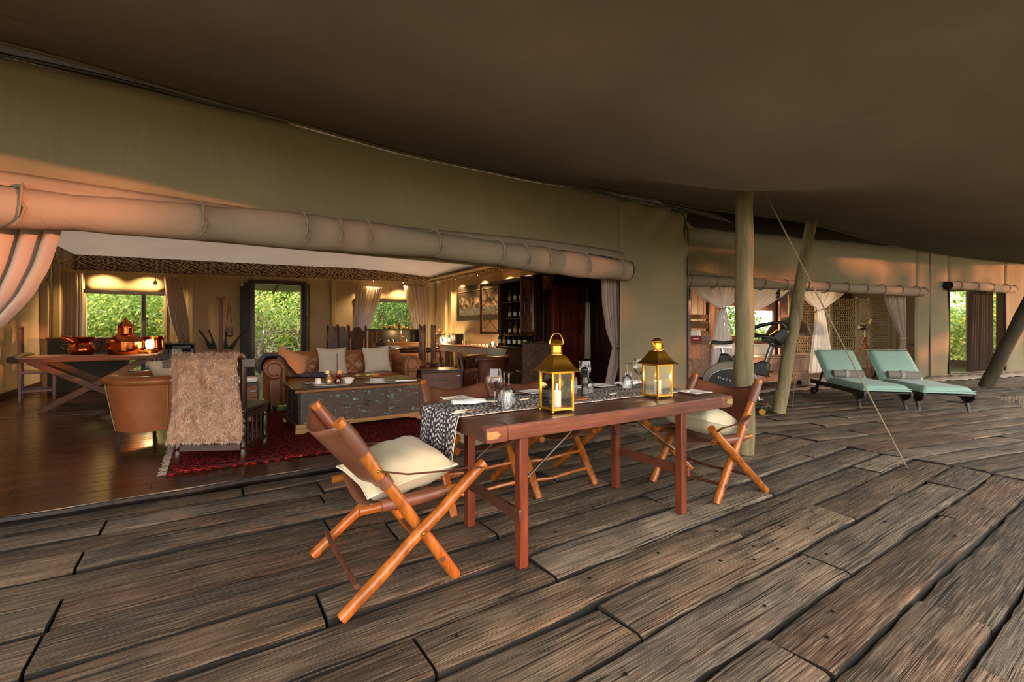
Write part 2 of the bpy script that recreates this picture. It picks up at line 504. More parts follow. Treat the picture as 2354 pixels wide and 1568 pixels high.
mt['pole_dark'] = wood('dark_weathered_log', '2e2719', '4c412a', rough=.8, axis=2, grain=16, bump=.5)
mt['leather'] = mk('tan_leather', '7a3f1e', 'a86a38', rough=.36, sc_=3.0, bump=.12, bsc=120, bd=.002)
mt['leather_tan'] = mk('pale_tan_leather', '8a4a28', 'b06e40', rough=.4, sc_=3.0, bump=.1, bsc=120, bd=.002)
mt['leather_brown'] = mk('dark_brown_leather', '3a1d12', '6a3a25', rough=.33, sc_=3.0, bump=.12, bsc=100, bd=.002)
mt['sling'] = mk('sling_leather', '54301f', '7a4a34', rough=.42, sc_=4.0, bump=.2, bsc=60, bd=.003)
mt['cream'] = cloth('cream_cushion_cotton', 'b3a78a', 'cabf9f')
mt['linen'] = cloth('ivory_linen', 'cdbba6', 'dccbb6')
mt['tweed'] = cloth('tan_tweed', 'a07a56', 'b48f6a', weave=140)
mt['brass'] = mk('polished_brass', 'c08e30', 'dcae4c', rough=.34, metal=1.0, sc_=5, bump=.03)
mt['brass_old'] = mk('aged_brass', '84744a', 'a39262', rough=.45, metal=.75, sc_=12, bump=.1)
mt['copper'] = mk('polished_copper', 'a8502a', 'd0743c', rough=.14, metal=1.0, sc_=6, bump=.04)
mt['steel'] = mk('steel', '8a8a8c', 'b0b0b2', rough=.25, metal=1.0, bump=.02)
mt['darksteel'] = mk('dark_steel_rod', '3a3835', '5a5854', rough=.4, metal=.9, bump=.05)
mt['glass'] = glass('clear_glass')
mt['pane'] = glass('window_pane', (.95, .96, .94), 0.0, .08)
mt['wax'] = mk('white_wax', 'e8e0d2', 'f4eee2', rough=.5, bump=0, Subsurface_Weight=.2)
mt['flame'] = emis('candle_flame', 'ffd08a', 30.0)
mt['china'] = mk('white_china', 'e6e3dd', 'f0ede8', rough=.18, bump=0)
mt['napkin'] = cloth('white_napkin', 'dcdcde', 'eeeeee')
mt['ivory'] = mk('ivory_handle', 'd8cfb4', 'e6dec6', rough=.35, bump=0)
mt['blackp'] = mk('black_lacquer', '101010', '1b1a19', rough=.25, bump=0)
mt['plastic'] = mk('black_plastic', '141413', '22211f', rough=.45, bump=.05)
mt['aqua'] = cloth('aqua_canvas_cushion', '86a99b', '97b8aa', bump=.12)
mt['towel'] = cloth('grey_towel', '6f6862', '857d76', weave=90, bump=.6)
mt['navy'] = cloth('navy_throw', '1d2440', '2a3358')
mt['curtain'] = cloth('mauve_grey_curtain', '9a8a80', 'b0a094', transl=.3, sc_=2)
mt['curtain_pink'] = cloth('pale_curtain', 'ab9a8e', 'c0b0a4', transl=.3, sc_=2)
mt['net'] = sheer('white_bed_net', 'faf6f4', .8, .45)
mt['rope'] = mk('rope', '6a5f4c', '85785f', rough=.9)
mt['rug'] = rugmat()
mt['runner'] = runmat()
mt['trunkpaint'] = trunkmat()
mt['picture'] = paintmat()
mt['fur'] = furmat('beige_fur', [(0.0, '3a271c'), (.16, '7a563e'), (.38, 'bc967a'), (.68, 'e4c8ae'), (1.0, 'f8e8d6')])
mt['fur_base'] = mk('fur_hide', '7a563e', 'b48c70', rough=.95, sc_=14, bump=.6, bd=.01)
mt['fur_dark'] = furmat('brown_fur', [(0.0, '1d130d'), (.4, '4a3324'), (.75, '7c5d46'), (1.0, 'a08468')])
mt['fur_dark_base'] = mk('brown_fur_hide', '33231a', '5a4232', rough=.95, sc_=14, bump=.6, bd=.01)
mt['leaf'] = leafmat('green_leaves', [(0.0, '5a7a34'), (.3, '86a84e'), (.6, 'a8c468'), (.85, 'c8d888'), (.93, 'e6cc58'), (1.0, 'f0dc6c')])
mt['leaf_dark'] = leafmat('deep_green_leaves', [(0.0, '3c5a26'), (.4, '648a3c'), (.75, '8cb058'), (1.0, 'b8c874')])
mt['bark'] = mk('pale_bark', '6b6154', 'a59a8a', rough=.9, sc_=6, st=(1, 1, .3), bump=.6, bd=.02)
mt['white_paint'] = mk('chalky_white_paint', 'a39a8a', 'c9c0af', rough=.6, sc_=12, bump=.2)
mt['planks_wall'] = wood('brown_wall_boards', '3c2012', '6b3d20', rough=.5, axis=2, rnd=.3, grain=8)
mt['planks_wall_x'] = wood('honey_headboard_wood', '6b3d1a', '9a6430', rough=.5, rnd=.2, grain=8)
# ---------------------------------------------------------------- ground and deck
g = MB().box((10, 8, -.7), (160, 160, .3))
o = struct(obj('ground', g, mt['grass'], smooth=False))
o = struct(obj('floor_underlay', MB().box((4, 4.5, -.5), (22, 20, .08)), mt['earth'], smooth=False))

def plank(u0a, u0b, u1a, u1b, v0, v1, name, parent, mat, fr=lambda u, v: (u, v), dz=0.0, nx=18, wob=.006, th=.06, nz=.004):
    """one rough board; ends may be mitred, edges wobble"""
    rr = rng
    cu, cv = (u0a + u1a + u0b + u1b) / 4, (v0 + v1) / 2
    c = fr(cu, cv)
    ph = [rr.uniform(0, 6.28) for _ in range(6)]
    tilt = rr.uniform(-.003, .003)
    top, m = [], MB()
    ny = 3
    vs = []
    for i in range(nx + 1):
        t = i / nx
        for j in range(ny + 1):
            s = (0, .08, .92, 1)[j]
            u = (u0a + (u1a - u0a) * t) * (1 - s) + (u0b + (u1b - u0b) * t) * s
            v = v0 + (v1 - v0) * s
            edge = wob * (math.sin(4 * u + ph[0] + 3 * j) * .35 + math.sin(23 * u + ph[1] + j) * .2 + rr.uniform(-.45, .45))
            if j in (0, ny): v += edge * (1 if j else -1)
            z = dz + tilt * (s - .5) * 4 + nz * (math.sin(5 * u + ph[2] + 4 * s) + rr.uniform(-.6, .6)) * (.5 if j in (1, 2) else 1.0)
            if j in (0, ny): z -= .010
            if i in (0, nx): z -= .003
            p = fr(u, v)
            vs.append((p[0] - c[0], p[1] - c[1], z))
    k = ny + 1
    fs = [(i * k + j, (i + 1) * k + j, (i + 1) * k + j + 1, i * k + j + 1) for i in range(nx) for j in range(ny)]
    n0 = len(vs)
    ring = [i * k for i in range(nx + 1)] + [nx * k + j for j in range(1, k)] + [i * k + ny for i in range(nx - 1, -1, -1)] + [j for j in range(ny - 1, 0, -1)]
    vs += [(vs[q][0], vs[q][1], -th) for q in ring]
    n = len(ring)
    fs += [(ring[q], n0 + q, n0 + (q + 1) % n, ring[(q + 1) % n]) for q in range(n)]
    m.add(vs, fs)
    # object space: x along the board, so turn the mesh if the frame is turned
    p0, p1 = fr(0, 0), fr(1, 0)
    a = math.atan2(p1[1] - p0[1], p1[0] - p0[0])
    if abs(a) > 1e-4:
        ca, sa = math.cos(-a), math.sin(-a)
        m.v = [(x * ca - y * sa, x * sa + y * ca, z) for x, y, z in m.v]
    o = obj(name, m, mat, parent, loc=(c[0], c[1], 0), rot=(0, 0, a), ang=.5)
    o.data.materials.append(mt['deck_side'])          # sides coloured near black so the gaps read as shade
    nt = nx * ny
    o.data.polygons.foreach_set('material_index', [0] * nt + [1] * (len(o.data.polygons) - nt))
    return o

deck = sroot('floor_deck')
XJ = 5.45
rows = [(-1.55, -1.3), (-1.3, -1.05), (-1.05, -.8), (-.8, -.55), (-.55, -.3), (-.3, -.05), (-.05, .2), (.2, .45), (.45, .70), (.70, .95), (.95, 1.20), (1.20, 1.47), (1.47, 1.71), (1.71, 1.98), (1.98, 2.25), (2.25, 2.54), (2.54, 2.82), (2.82, 3.10), (3.10, 3.35), (3.35, 3.58), (3.58, 3.86), (3.86, 4.09)]
cuts = {.45: [.62, 2.63], .70: [-.4, 1.81, 3.96], .95: [.7, 2.65, 4.72], 1.20: [-.6, 1.41, 3.44], 1.47: [-1.4, .66, 2.61, 4.72], 1.71: [-.55, 1.40, 3.45], 1.98: [.4, 2.60, 4.72], 2.25: [-.55, 1.40, 3.4], 2.54: [-.55, .9, 2.62, 4.6], 2.82: [-1.4, .6, 2.3, 3.5, 4.72], 3.10: [-.57, 1.4, 3.2, 4.2], 3.35: [-1.4, .66, 2.6, 4.0], 3.58: [-.55, .7, 2.0, 3.45], 3.86: [-1.2, .2, 1.6, 3.1, 4.4]}
for v0, v1 in rows:
    cs = [-3.6] + (cuts.get(v0) or [-1.5 + rng.uniform(-.4, .4), .6 + rng.uniform(-.4, .4), 2.6 + rng.uniform(-.4, .4), 4.2]) + [XJ - .008]
    for a, b in zip(cs[:-1], cs[1:]):
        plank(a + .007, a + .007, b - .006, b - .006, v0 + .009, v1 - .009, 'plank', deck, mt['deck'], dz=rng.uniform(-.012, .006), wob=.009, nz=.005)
# the deck in front of the bedroom tent is laid at 13.5 degrees to the first
T2A = R(-13.5)
T2O = Vector((9.83, 4.48, 0))
TU, TV = Vector((math.cos(T2A), math.sin(T2A), 0)), Vector((-math.sin(T2A), math.cos(T2A), 0))
def T2(u, v, z=0.0):
    p = T2O + TU * u + TV * v
    return (p.x, p.y, z)
def fr2(u, v): return T2(u, v)[:2]
def ustart(v): return (XJ + .012 - T2O.x - TV.x * v) / TU.x
pA = (Vector((11.7, 2.05, 0)) - T2O); pB = (Vector((10.3, 1.4, 0)) - T2O)
uA, vA, uB, vB = pA.dot(TU), pA.dot(TV), pB.dot(TU), pB.dot(TV)
def uend(v):
    return 8.2 if v >= vA - 1e-3 else uA - (vA - v) * (uA - uB) / (vA - vB)
nv = 26
edges_v = sorted([vA - .25 * k for k in range(0, 22)] + [vA + .245 * k for k in range(1, 10)])
for k, (v0, v1) in enumerate(zip(edges_v[:-1], edges_v[1:])):
    if v1 > .05: continue
    hi = v0 >= vA - 1e-3
    s0, s1 = ustart(v0), ustart(v1)
    e0, e1 = (8.2, 8.2) if hi else (uend(v0), uA - (vA - v1) * (uA - uB) / (vA - vB))
    if min(e0, e1) < s0 + .3: continue
    us = [None]
    x = s0 + rng.uniform(.8, 2.0)
    while x < min(e0, e1) - .7:
        us.append(x); x += rng.uniform(1.5, 2.4)
    us.append('e')
    for a, b in zip(us[:-1], us[1:]):
        a0, a1 = (s0, s1) if a is None else (a + .006, a + .006)
        b0, b1 = (e0, e1) if b == 'e' else (b - .005, b - .005)
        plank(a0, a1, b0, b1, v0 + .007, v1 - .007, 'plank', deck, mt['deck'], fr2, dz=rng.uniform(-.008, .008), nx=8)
# upright boards under the deck edge beside the drop
for k in range(26):
    u = uA + .1 + k * .12
    p = T2(u, vA - .02, -.24)
    obj('fascia_board', MB().box((0, 0, 0), (.11, .03, .46)), mt['deck'], deck, loc=p, rot=(0, 0, T2A), bevel=.004)
# nail holes / bolts on the near sleepers
bolt = mesh('bolt', MB().lathe([(.009, 0), (.009, .002), (.006, .004)], 8), mt['blackp'])
for X, Y in [(2.5, 1.36), (2.36, 1.28), (2.58, 1.27), (2.2, 1.37), (2.9, 1.4), (1.52, 1.62), (.8, 1.6), (2.0, 1.6), (2.5, 1.58), (1.2, 1.1), (2.0, 1.04), (2.55, 1.1), (2.74, 1.1), (2.0, .8), (2.2, .86), (3.6, .78), (3.0, 1.3), (3.3, 1.4), (3.3, 1.6), (1.7, 2.1), (3.5, 1.08), (4.3, .8)]:
    obj('bolt', bolt, None, deck, loc=(X, Y, .003))

# ---------------------------------------------------------------- lounge tent
FZ = .02
XL, XR, YB = -2.87, 6.03, 13.6
lf = sroot('floor_lounge')
ny_ = 0
y = 4.16
while y < 13.6:
    wd = .14
    xs = [-2.9]
    x = -2.9 + rng.uniform(.8, 2.6)
    while x < 5.2:
        xs.append(x); x += rng.uniform(2.2, 3.4)
    xs.append(6.05)
    for a, b in zip(xs[:-1], xs[1:]):
        obj('floorboard', MB().box((0, 0, 0), (b - a - .004, wd - .011, .04)), mt['floor_in'], lf, loc=((a + b) / 2, y + wd / 2, FZ - .02 + rng.uniform(-.0012, .0012)), smooth=False, rot=(rng.uniform(-.006, .006), 0, 0))
    y += wd
struct(obj('trim_1', MB().tube([(x, 4.115 + .012 * math.sin(3 * x), .008 + .004 * math.sin(9 * x)) for x in [-3.4 + .2 * k for k in range(40)]], .022, 6), mt['black']))
struct(obj('trim_2', MB().tube([(x, 4.145 + .01 * math.sin(2 * x + 1), .018) for x in [-3.4 + .2 * k for k in range(40)]], .008, 6), mt['roll']))

def panel(name, cells, f, mat, solid=.012, n=.16, wr=.006, parent=None):
    """canvas wall made of cells (u0,u1,z0,z1) with light waves; f(u,z,d)->xyz"""
    m = MB()
    for u0, u1, z0, z1 in cells:
        nu, nz = max(1, int((u1 - u0) / n)), max(1, int((z1 - z0) / n))
        m.grid(nu, nz, lambda a, b: f(u0 + (u1 - u0) * a, z0 + (z1 - z0) * b, wr * (math.sin(3.1 * (u0 + (u1 - u0) * a) + 1.7 * (z0 + (z1 - z0) * b)) + .6 * math.sin(9 * (u0 + (u1 - u0) * a) - 2 * (z0 + (z1 - z0) * b)))))
    m.uv = [(0, 0)] * len(m.v)
    o = obj(name, m, mat, parent, solid=solid)
    return o if parent is not None else struct(o)
EAVE = 2.9
OX1 = 4.37                       # right end of the lounge opening
PXR = 5.76                       # right corner of the front wall
panel('wall_front', [(-3.9, OX1, 1.86, EAVE), (OX1, PXR, 0.0, EAVE)], lambda u, z, d: (u, 4.1 + d * (1 if z < 2.7 else .3) + .05 * max(0, z - 2.3) + .028 * max(0, min(1, (z - 1.7) / .8)) * max(0, min(1, (u - 4.0) / .9)) * math.sin(15 * (.75 * u - .8 * z)), z), mt['tent'], n=.07)
# gathers running down from the corner of the front wall, and its seams
wf = sroot('trim_3')
obj('piping', MB().tube([(PXR - .14, 4.1, EAVE + .03), (PXR - .06, 4.09, EAVE - .1), (PXR + .01, 4.09, EAVE - .28), (PXR, 4.09, 1.2), (PXR, 4.09, 0)], .012, 6), mt['black'], wf)
obj('piping', MB().tube([(OX1 + .005, 4.09, 1.9), (OX1, 4.085, 1.0), (OX1, 4.09, .02)], .01, 6), mt['roll'], wf)
obj('eave_rope', MB().tube([(-3.9 + .3 * k, 4.08, EAVE + .012 * math.sin(k * 1.3)) for k in range(33)], .012, 6), mt['black'], wf)
# side return of the lounge tent beyond the corner
LXW = 7.02
panel('wall_side', [(4.12, 7.5, 0.0, EAVE)], lambda u, z, d: (PXR + min(LXW - PXR, (u - 4.12) * 1.28) + d, u, z), mt['tent'])
# tent roof behind the eave
struct(obj('roof_lounge', MB().grid(24, 8, lambda a, b: (-4 + 11 * a, 4.13 + 5.4 * b, EAVE + 4.2 * b - .15 * math.sin(math.pi * b) + .02 * math.sin(9 * a))), mt['tent_dark'], solid=.01))
# fly sheets above the awning, added to keep sky light off the tent fronts
struct(obj('roof_shade_fly_lounge', MB().grid(24, 8, lambda a, b: (-5 + 12.5 * a, 2.6 + 7.2 * b, 3.28 + 4.6 * b)), mt['tent_dark'], solid=.01))

panel('wall_left', [(4.15, YB, FZ, 2.75)], lambda u, z, d: (XL + d, u, z), mt['inwall'])
struct(obj('baseboard_left', MB().box((XL + .015, (4.15 + YB) / 2, FZ + .07), (.03, YB - 4.15, .14)), mt['darkwood'], bevel=.004))
W1, DR, W2 = (-2.32, -.90, .25, 2.03), (.90, 2.10, FZ, 2.40), (3.55, 5.35, .25, 2.06)
panel('wall_back', [(XL, W1[0], FZ, 2.75), (W1[0], W1[1], FZ, W1[2]), (W1[0], W1[1], W1[3], 2.75), (W1[1], DR[0], FZ, 2.75), (DR[0], DR[1], DR[3], 2.75), (DR[1], W2[0], FZ, 2.75), (W2[0], W2[1], FZ, W2[2]), (W2[0], W2[1], W2[3], 2.75), (W2[1], XR, FZ, 2.75)], lambda u, z, d: (u, YB + d, z), mt['inwall'])
struct(obj('baseboard_back', MB().box((XL + (DR[0] - XL) / 2, YB - .02, FZ + .08), (DR[0] - XL, .03, .16)).box(((DR[1] + XR) / 2, YB - .02, FZ + .08), (XR - DR[1], .03, .16)), mt['darkwood'], bevel=.004))
panel('wall_right', [(7.42, YB, FZ, 2.75)], lambda u, z, d: (XR + d, u, z), mt['inwall'])
# a dark boarded lobby opens off the nearer part of the right wall
LY, LX = 7.36, 6.93
wd = sroot('wall_dark_boards')
for k in range(7):
    obj('board', MB().box((0, 0, 0), (.193, .04, 2.75)), mt['darkwood_z'], wd, loc=(5.64 + .1 + k * .2, LY + .02 + .004 * (k % 3), FZ + 1.375), bevel=.004)
for k in range(11):
    obj('board', MB().box((0, 0, 0), (.04, .193, 2.75)), mt['darkwood_z'], wd, loc=(LX + .02 + .004 * (k % 3), 5.26 + k * .2, FZ + 1.375), bevel=.004)
struct(obj('ceiling_lobby', MB().box((6.25, 6.2, 2.62), (1.3, 2.4, .04)), mt['darkwood'], smooth=False))
# lintel beam with corbel over the lobby
struct(obj('beam', MB().box((6.1, 7.2, 2.36), (1.5, .18, .16)), mt['darkwood'], bevel=.008))
c = MB().prism([(0, 0), (.34, 0), (.34, -.1), (.2, -.2), (.12, -.42), (0, -.46)], lambda p: (5.62, LY - p[0], 2.44 + p[1]), lambda p: (5.74, LY - p[0], 2.44 + p[1]))
struct(obj('corbel', c, mt['planks_wall_x'], fix=True))
# ceiling liner: a soft cream cloth that hangs in a shallow vault, lit through by the sky
def ceil(a, b):
    x, yv = XL + (XR - XL) * a, 4.18 + (YB - 4.18) * b
    e = min(1, 4 * a * (1 - a) * 1.15) ** .8
    ez = (max(0, 4 * b * (1 - b))) ** .7 if b > .5 else 1.0
    return (x, yv, 2.72 + .62 * e * ez - .12 * math.sin(math.pi * b) * e)
struct(obj('ceiling', MB().grid(30, 30, ceil), mt['liner'], solid=0))
# posts against the inner walls
for k, (X, Y) in enumerate([(-.42, YB - .06), (2.9, YB - .06), (5.6, YB - .06), (XR - .06, 12.6), (XR - .06, 12.2), (XL + .06, 12.9), (XL + .12, YB - .1)]):
    struct(obj('trim_%d' % (4 + k), MB().box((X, Y, FZ + 1.35), (.13, .06, 2.7)), mt['inwall'], bevel=.02))
# valance: patterned band round the top of the walls
def val(name, pts, z0, z1, per):
    m = MB(); L = [0]
    for p, q in zip(pts[:-1], pts[1:]): L.append(L[-1] + (Vector(q) - Vector(p)).length)
    vs, uv = [], []
    for p, l in zip(pts, L):
        for j in range(4):
            z = z0(p) + (z1(p) - z0(p)) * j / 3
            vs.append((p[0], p[1], z)); uv.append((l / per + .001, j / 3 + .001))
    fs = [(i * 4 + j, i * 4 + 4 + j, i * 4 + 5 + j, i * 4 + 1 + j) for i in range(len(pts) - 1) for j in range(3)]
    m.add(vs, fs, uv)
    return struct(obj(name, m, mt['valance'], solid=.012))
vb = [(XL + .45 - .35 * math.cos(k * .16), 10.6 + .13 * k * 1.0, 0) for k in range(0, 18)]
lp = [(XL + .25 + .02 * k, 5.0 + .5 * k, 0) for k in range(0, 15)]
back = [(XL + .5 + k * .3, YB - .55 + .3 * (abs(k - 13) / 13) ** 2 * -.4, 0) for k in range(0, 28)]
right = [(XR - .45 + .01 * k, YB - .7 - .35 * k, 0) for k in range(0, 19)]
zb = lambda p: 2.44 + .03 * (p[0] + 2.8) * .85 if p[1] > YB - 1.2 else (2.42 if p[0] < 0 else 2.63)
val('valance', lp + back + right, zb, lambda p: zb(p) + .32, .46)
# soffit ledge behind the valance carries small downlights
for k, (X, Y) in enumerate([(-2.0, YB - .3), (-1.2, YB - .3), (3.95, YB - .3), (4.85, YB - .3), (XR - .22, 11.7), (XR - .22, 10.4), (XR - .22, 9.2), (5.5, 7.9), (-2.5, 9.5)]):
    z = 2.62
    t = thing('downlight', 'small brass downlight above the ' + ['left window, over its left curtain', 'left window, over its right curtain', 'right back window, over the left curtain', 'right back window, over the right curtain', 'right wall behind the lamp with the white glow', 'middle of the wide framed picture', 'end of the picture next to the bar cabinet', 'open glazed bar cabinet', 'left wall near the copper pots'][k], 'downlight', (X, Y, z), 0, 'downlights behind the valance')
    obj('can', MB().lathe([(.035, 0), (.04, 0), (.04, .08), (.001, .08)], 12), mt['brass_old'], t)
    obj('bulb', MB().ball((0, 0, .02), .022, 8), emis('warm_bulb_%d' % k, 'ffd38a', 40), t)
    tgt = (X, Y + (.35 if Y > 13 else 0), 0) if X < 5.7 else (X + .25, Y, 0)
    lamp('downlight_glow', 'SPOT', (0, 0, -.02), (48 if k < 4 else 70) if k < 7 else 60, (1, .64, .28), .03, t, 125, None)
struct(obj('trim_20', MB().box((1.4, YB - .3, 2.715), (8.2, .3, .03)), mt['inwall']))
struct(obj('trim_21', MB().box((XR - .3, 9.8, 2.715), (.5, 6.6, .03)), mt['inwall']))
struct(obj('trim_22', MB().box((-2.62, 9.5, 2.715), (.42, 3.0, .03)), mt['inwall']))
# window frames and the central door
def frame(name, X0, X1, Z0, Z1, w_=.06, mull=()):
    r = sroot(name)
    obj('frame_head', MB().box(((X0 + X1) / 2, YB - .02, Z1 + .02), (X1 - X0 + .1, .06, .09)), mt['black'], r, bevel=.005)
    obj('frame_sill', MB().box(((X0 + X1) / 2, YB - .02, Z0 - .02), (X1 - X0 + .1, .08, .05)), mt['black'], r, bevel=.005)
    for x in (X0, X1): obj('frame_jamb', MB().box((x, YB - .02, (Z0 + Z1) / 2), (w_, .06, Z1 - Z0)), mt['inwall'], r, bevel=.005)
    for x in mull: obj('mullion', MB().tube([(x, YB + .25, Z0 - .2), (x, YB + .25, Z1 + .3)], .05, 10), mt['pole_dark'], r)
    return r
frame('window_1', *W1, mull=[-1.33])
frame('window_2', *W2)
dr = sroot('door_1')
for x in (DR[0], DR[1]): obj('door_jamb', MB().box((x, YB - .03, 1.2 + FZ), (.1, .14, 2.44)), mt['darkwood_z'], dr, bevel=.01)
obj('door_head', MB().box(((DR[0] + DR[1]) / 2, YB - .03, DR[3] + .05), (DR[1] - DR[0] + .2, .14, .1)), mt['darkwood'], dr, bevel=.01)
# left leaf folded back against the wall, right leaf standing open with a pierced panel
obj('door_leaf', MB().box((DR[0] - .16, YB - .1, 1.22), (.24, .06, 2.36)), mt['black'], dr, bevel=.008)
lf2 = obj('door_leaf', MB().box((DR[1] + .06, YB - .34, 1.22 + 1.12), (.06, .5, .1)).box((DR[1] + .06, YB - .34, .1), (.06, .5, .16)).box((DR[1] + .06, YB - .09, 1.22), (.06, .07, 2.36)).box((DR[1] + .06, YB - .59, 1.22), (.06, .07, 2.36)), mt['darkwood_z'], dr, bevel=.006)
fr_ = MB()
for k in range(9):
    zc = .3 + k * .235
    fr_.tube([(DR[1] + .06, YB - .34 + .17 * math.cos(a), zc + .11 * math.sin(a)) for a in [i * math.pi / 6 for i in range(12)]], .011, 5, closed=True)
    fr_.tube([(DR[1] + .06, YB - .5, zc + .115), (DR[1] + .06, YB - .18, zc + .115)], .013, 5)
    fr_.tube([(DR[1] + .06, YB - .34, zc - .1), (DR[1] + .06, YB - .34, zc + .1)], .012, 5)
obj('pierced_panel', fr_, mt['black'], lf2)

# ---------------------------------------------------------------- rolled-up front flap over the lounge opening
roll = sroot('trim_11')
zr = lambda x: 1.955 + .035 * math.sin(.9 * x + .6) + .02 * (x / 4)
m = MB().grid(90, 14, lambda a, b: (lambda x, th: (x, 3.985 + (.115 + .012 * math.sin(5 * x)) * math.cos(th), zr(x) + (.135 + .012 * math.sin(2.3 * x) - .012 * math.exp(-((x * 1.25 + .4) % 1.0 - .5) ** 2 * 60)) * math.sin(th)))(-3.4 + (OX1 + 3.4) * a, 2 * math.pi * b))
m.uv = [(0, 0)] * len(m.v)
obj('canvas_roll', m, mt['roll'], roll)
obj('roll_end', MB().lathe([(.001, 0), (.13, 0)], 16), mt['roll'], roll, loc=(OX1, 3.985, zr(OX1)), rot=(0, R(90), 0))
obj('stitched_flap', MB().grid(40, 3, lambda a, b: (-3.4 + (OX1 + 3.42) * a, 4.075 - .06 * b, 2.16 + .03 * math.sin(9 * a) - .1 * b + .02 * a)), mt['roll'], roll, solid=.008)
for x in (-.95, -.05, .62, .88, 1.12, 1.75, 2.45, 2.75, 3.05, 3.62, 4.18):
    strap = [(x + .012 * math.sin(t * 2), 3.985 - .137 * math.cos(t - .5), zr(x) + .15 * math.sin(t - .5)) for t in [k * .33 for k in range(9)]]
    obj('tie_strap', MB().tube(strap, .012, 6, sq=.4), mt['roll'], roll)
    obj('tie_tail', MB().tube([(x, 3.87, zr(x) + .05), (x + .03, 3.845, zr(x) - .02), (x + .01, 3.85, zr(x) - .09), (x - .02, 3.87, zr(x) - .12)], .007, 5), mt['rope'], roll)

# ---------------------------------------------------------------- big awning over the deck (sagging sheet)
CP = [(-4, 4.02, 2.96), (-1, 4.02, 2.96), (1.5, 4.02, 2.84), (3.5, 4.02, 2.88), (5.7, 4.06, 2.98), (8.36, 2.88, 2.63), (11.2, 1.6, 2.30), (14, .6, 2.12),
      (6.1, 2.55, 2.57), (3.42, 1.93, 2.28), (4.4, 2.5, 2.62), (5.0, 2.9, 2.70), (5.96, .85, 2.33), (7.3, 3.05, 2.78), (9, .3, 2.2), (1.9, 1.1, 2.52), (-.8, 2.9, 2.74), (.6, 2.0, 2.60), (2.4, 3.0, 2.62), (3.4, 3.0, 2.66),
      (0, 0, 2.55), (-3, 0, 2.65), (0, -.7, 2.62), (4, -.7, 2.5), (9, -.7, 2.3), (-4, -.7, 2.65), (14, -.7, 2.2)]
def tps(cp, lam=.0):
    P = np.array([(a, b) for a, b, c in cp]); z = np.array([c for a, b, c in cp])
    n = len(P)
    U = lambda d2: np.where(d2 > 1e-12, .5 * d2 * np.log(np.maximum(d2, 1e-12)), 0)
    K = U(((P[:, None] - P[None]) ** 2).sum(-1)) + lam * np.eye(n)
    Q = np.hstack([np.ones((n, 1)), P])
    A = np.block([[K, Q], [Q.T, np.zeros((3, 3))]])
    s = np.linalg.solve(A, np.concatenate([z, np.zeros(3)]))
    return lambda x, y: float(U((P[:, 0] - x) ** 2 + (P[:, 1] - y) ** 2) @ s[:n] + s[n] + s[n + 1] * x + s[n + 2] * y)
AZ = tps(CP, .004)
def yback(x):
    return 4.06 if x < 5.75 else 4.06 - (x - 5.75) * .451
def aw(a, b):
    x = -4 + 18 * a
    yb = yback(x)
    y_ = -.7 + (yb + .7) * b
    z = AZ(x, y_) + .006 * math.sin(4 * x + 9 * y_) * b
    return (x, y_, z)
struct(obj('awning', MB().grid(110, 56, aw), mt['awning'], solid=.01))
hem = [aw(a / 110, 1.0) for a in range(111)]
aw2 = sroot('trim_12')
for yy in (3.45,):
    obj('awning_seam', MB().tube([(x, yy - max(0, x - 5) * .3, AZ(x, yy - max(0, x - 5) * .3) - .006) for x in [-3.8 + .3 * k for k in range(44)]], .003, 5), mt['awning'], aw2)
obj('awning_hem', MB().tube([(p[0], p[1], p[2] - .008) for p in hem], .014, 6), mt['awning'], aw2)

# ---------------------------------------------------------------- bedroom tent (turned 13.5 degrees)
BZ = .06
BH = 3.05
BL, BR = -2.95, 3.75             # opening
WN = (5.0, 7.35, .16, 2.15)      # mesh window further right
panel('wall_bedroom_front', [(-2.98, BL, 0, BH), (BL, BR, 2.02, BH), (BR, WN[0], 0, BH), (WN[0], WN[1], 0, WN[2]), (WN[0], WN[1], WN[3], BH), (WN[1], 9.6, 0, BH)], lambda u, z, d: T2(u, d * 1.6, z), mt['tent'], wr=.009)
tb = sroot('trim_13', T2O, T2A)
obj('piping', MB().tube([(4.28, -.01, BH), (4.28, -.012, .05)], .012, 6), mt['black'], tb)
obj('piping', MB().tube([(8.3, -.01, BH), (8.3, -.012, .05)], .012, 6), mt['black'], tb)
obj('eave_rope', MB().tube([(-2.95 + .3 * k, -.02, BH + .01 * math.sin(k)) for k in range(42)], .012, 6), mt['black'], tb)
obj('ground_skirt', MB().grid(70, 2, lambda a, b: (BR + (9.6 - BR) * a, -.02 - .16 * b + .03 * math.sin(40 * a + b), .09 * (1 - b) + .015 + .012 * math.sin(90 * a))), mt['roll'], tb, solid=.006)
obj('ground_skirt', MB().grid(70, 2, lambda a, b: (BL + (BR - BL) * a, -.02 - .14 * b + .03 * math.sin(40 * a + b), .05 * (1 - b) + .012 + .01 * math.sin(80 * a))), mt['roll'], tb, solid=.006)
struct(obj('roof_bedroom', MB().grid(20, 6, lambda a, b: T2(-2.9 + 12.6 * a, .02 + 5 * b, BH + 4.0 * b)), mt['tent_dark'], solid=.01))
struct(obj('roof_shade_fly_bedroom', MB().grid(20, 6, lambda a, b: T2(-4.6 + 15 * a, -4.4 + 9.6 * b, 3.05 + 5.4 * max(0, b - .35))), mt['tent_dark'], solid=.01))  # added sheet, drawn far forward to shade the bedroom front
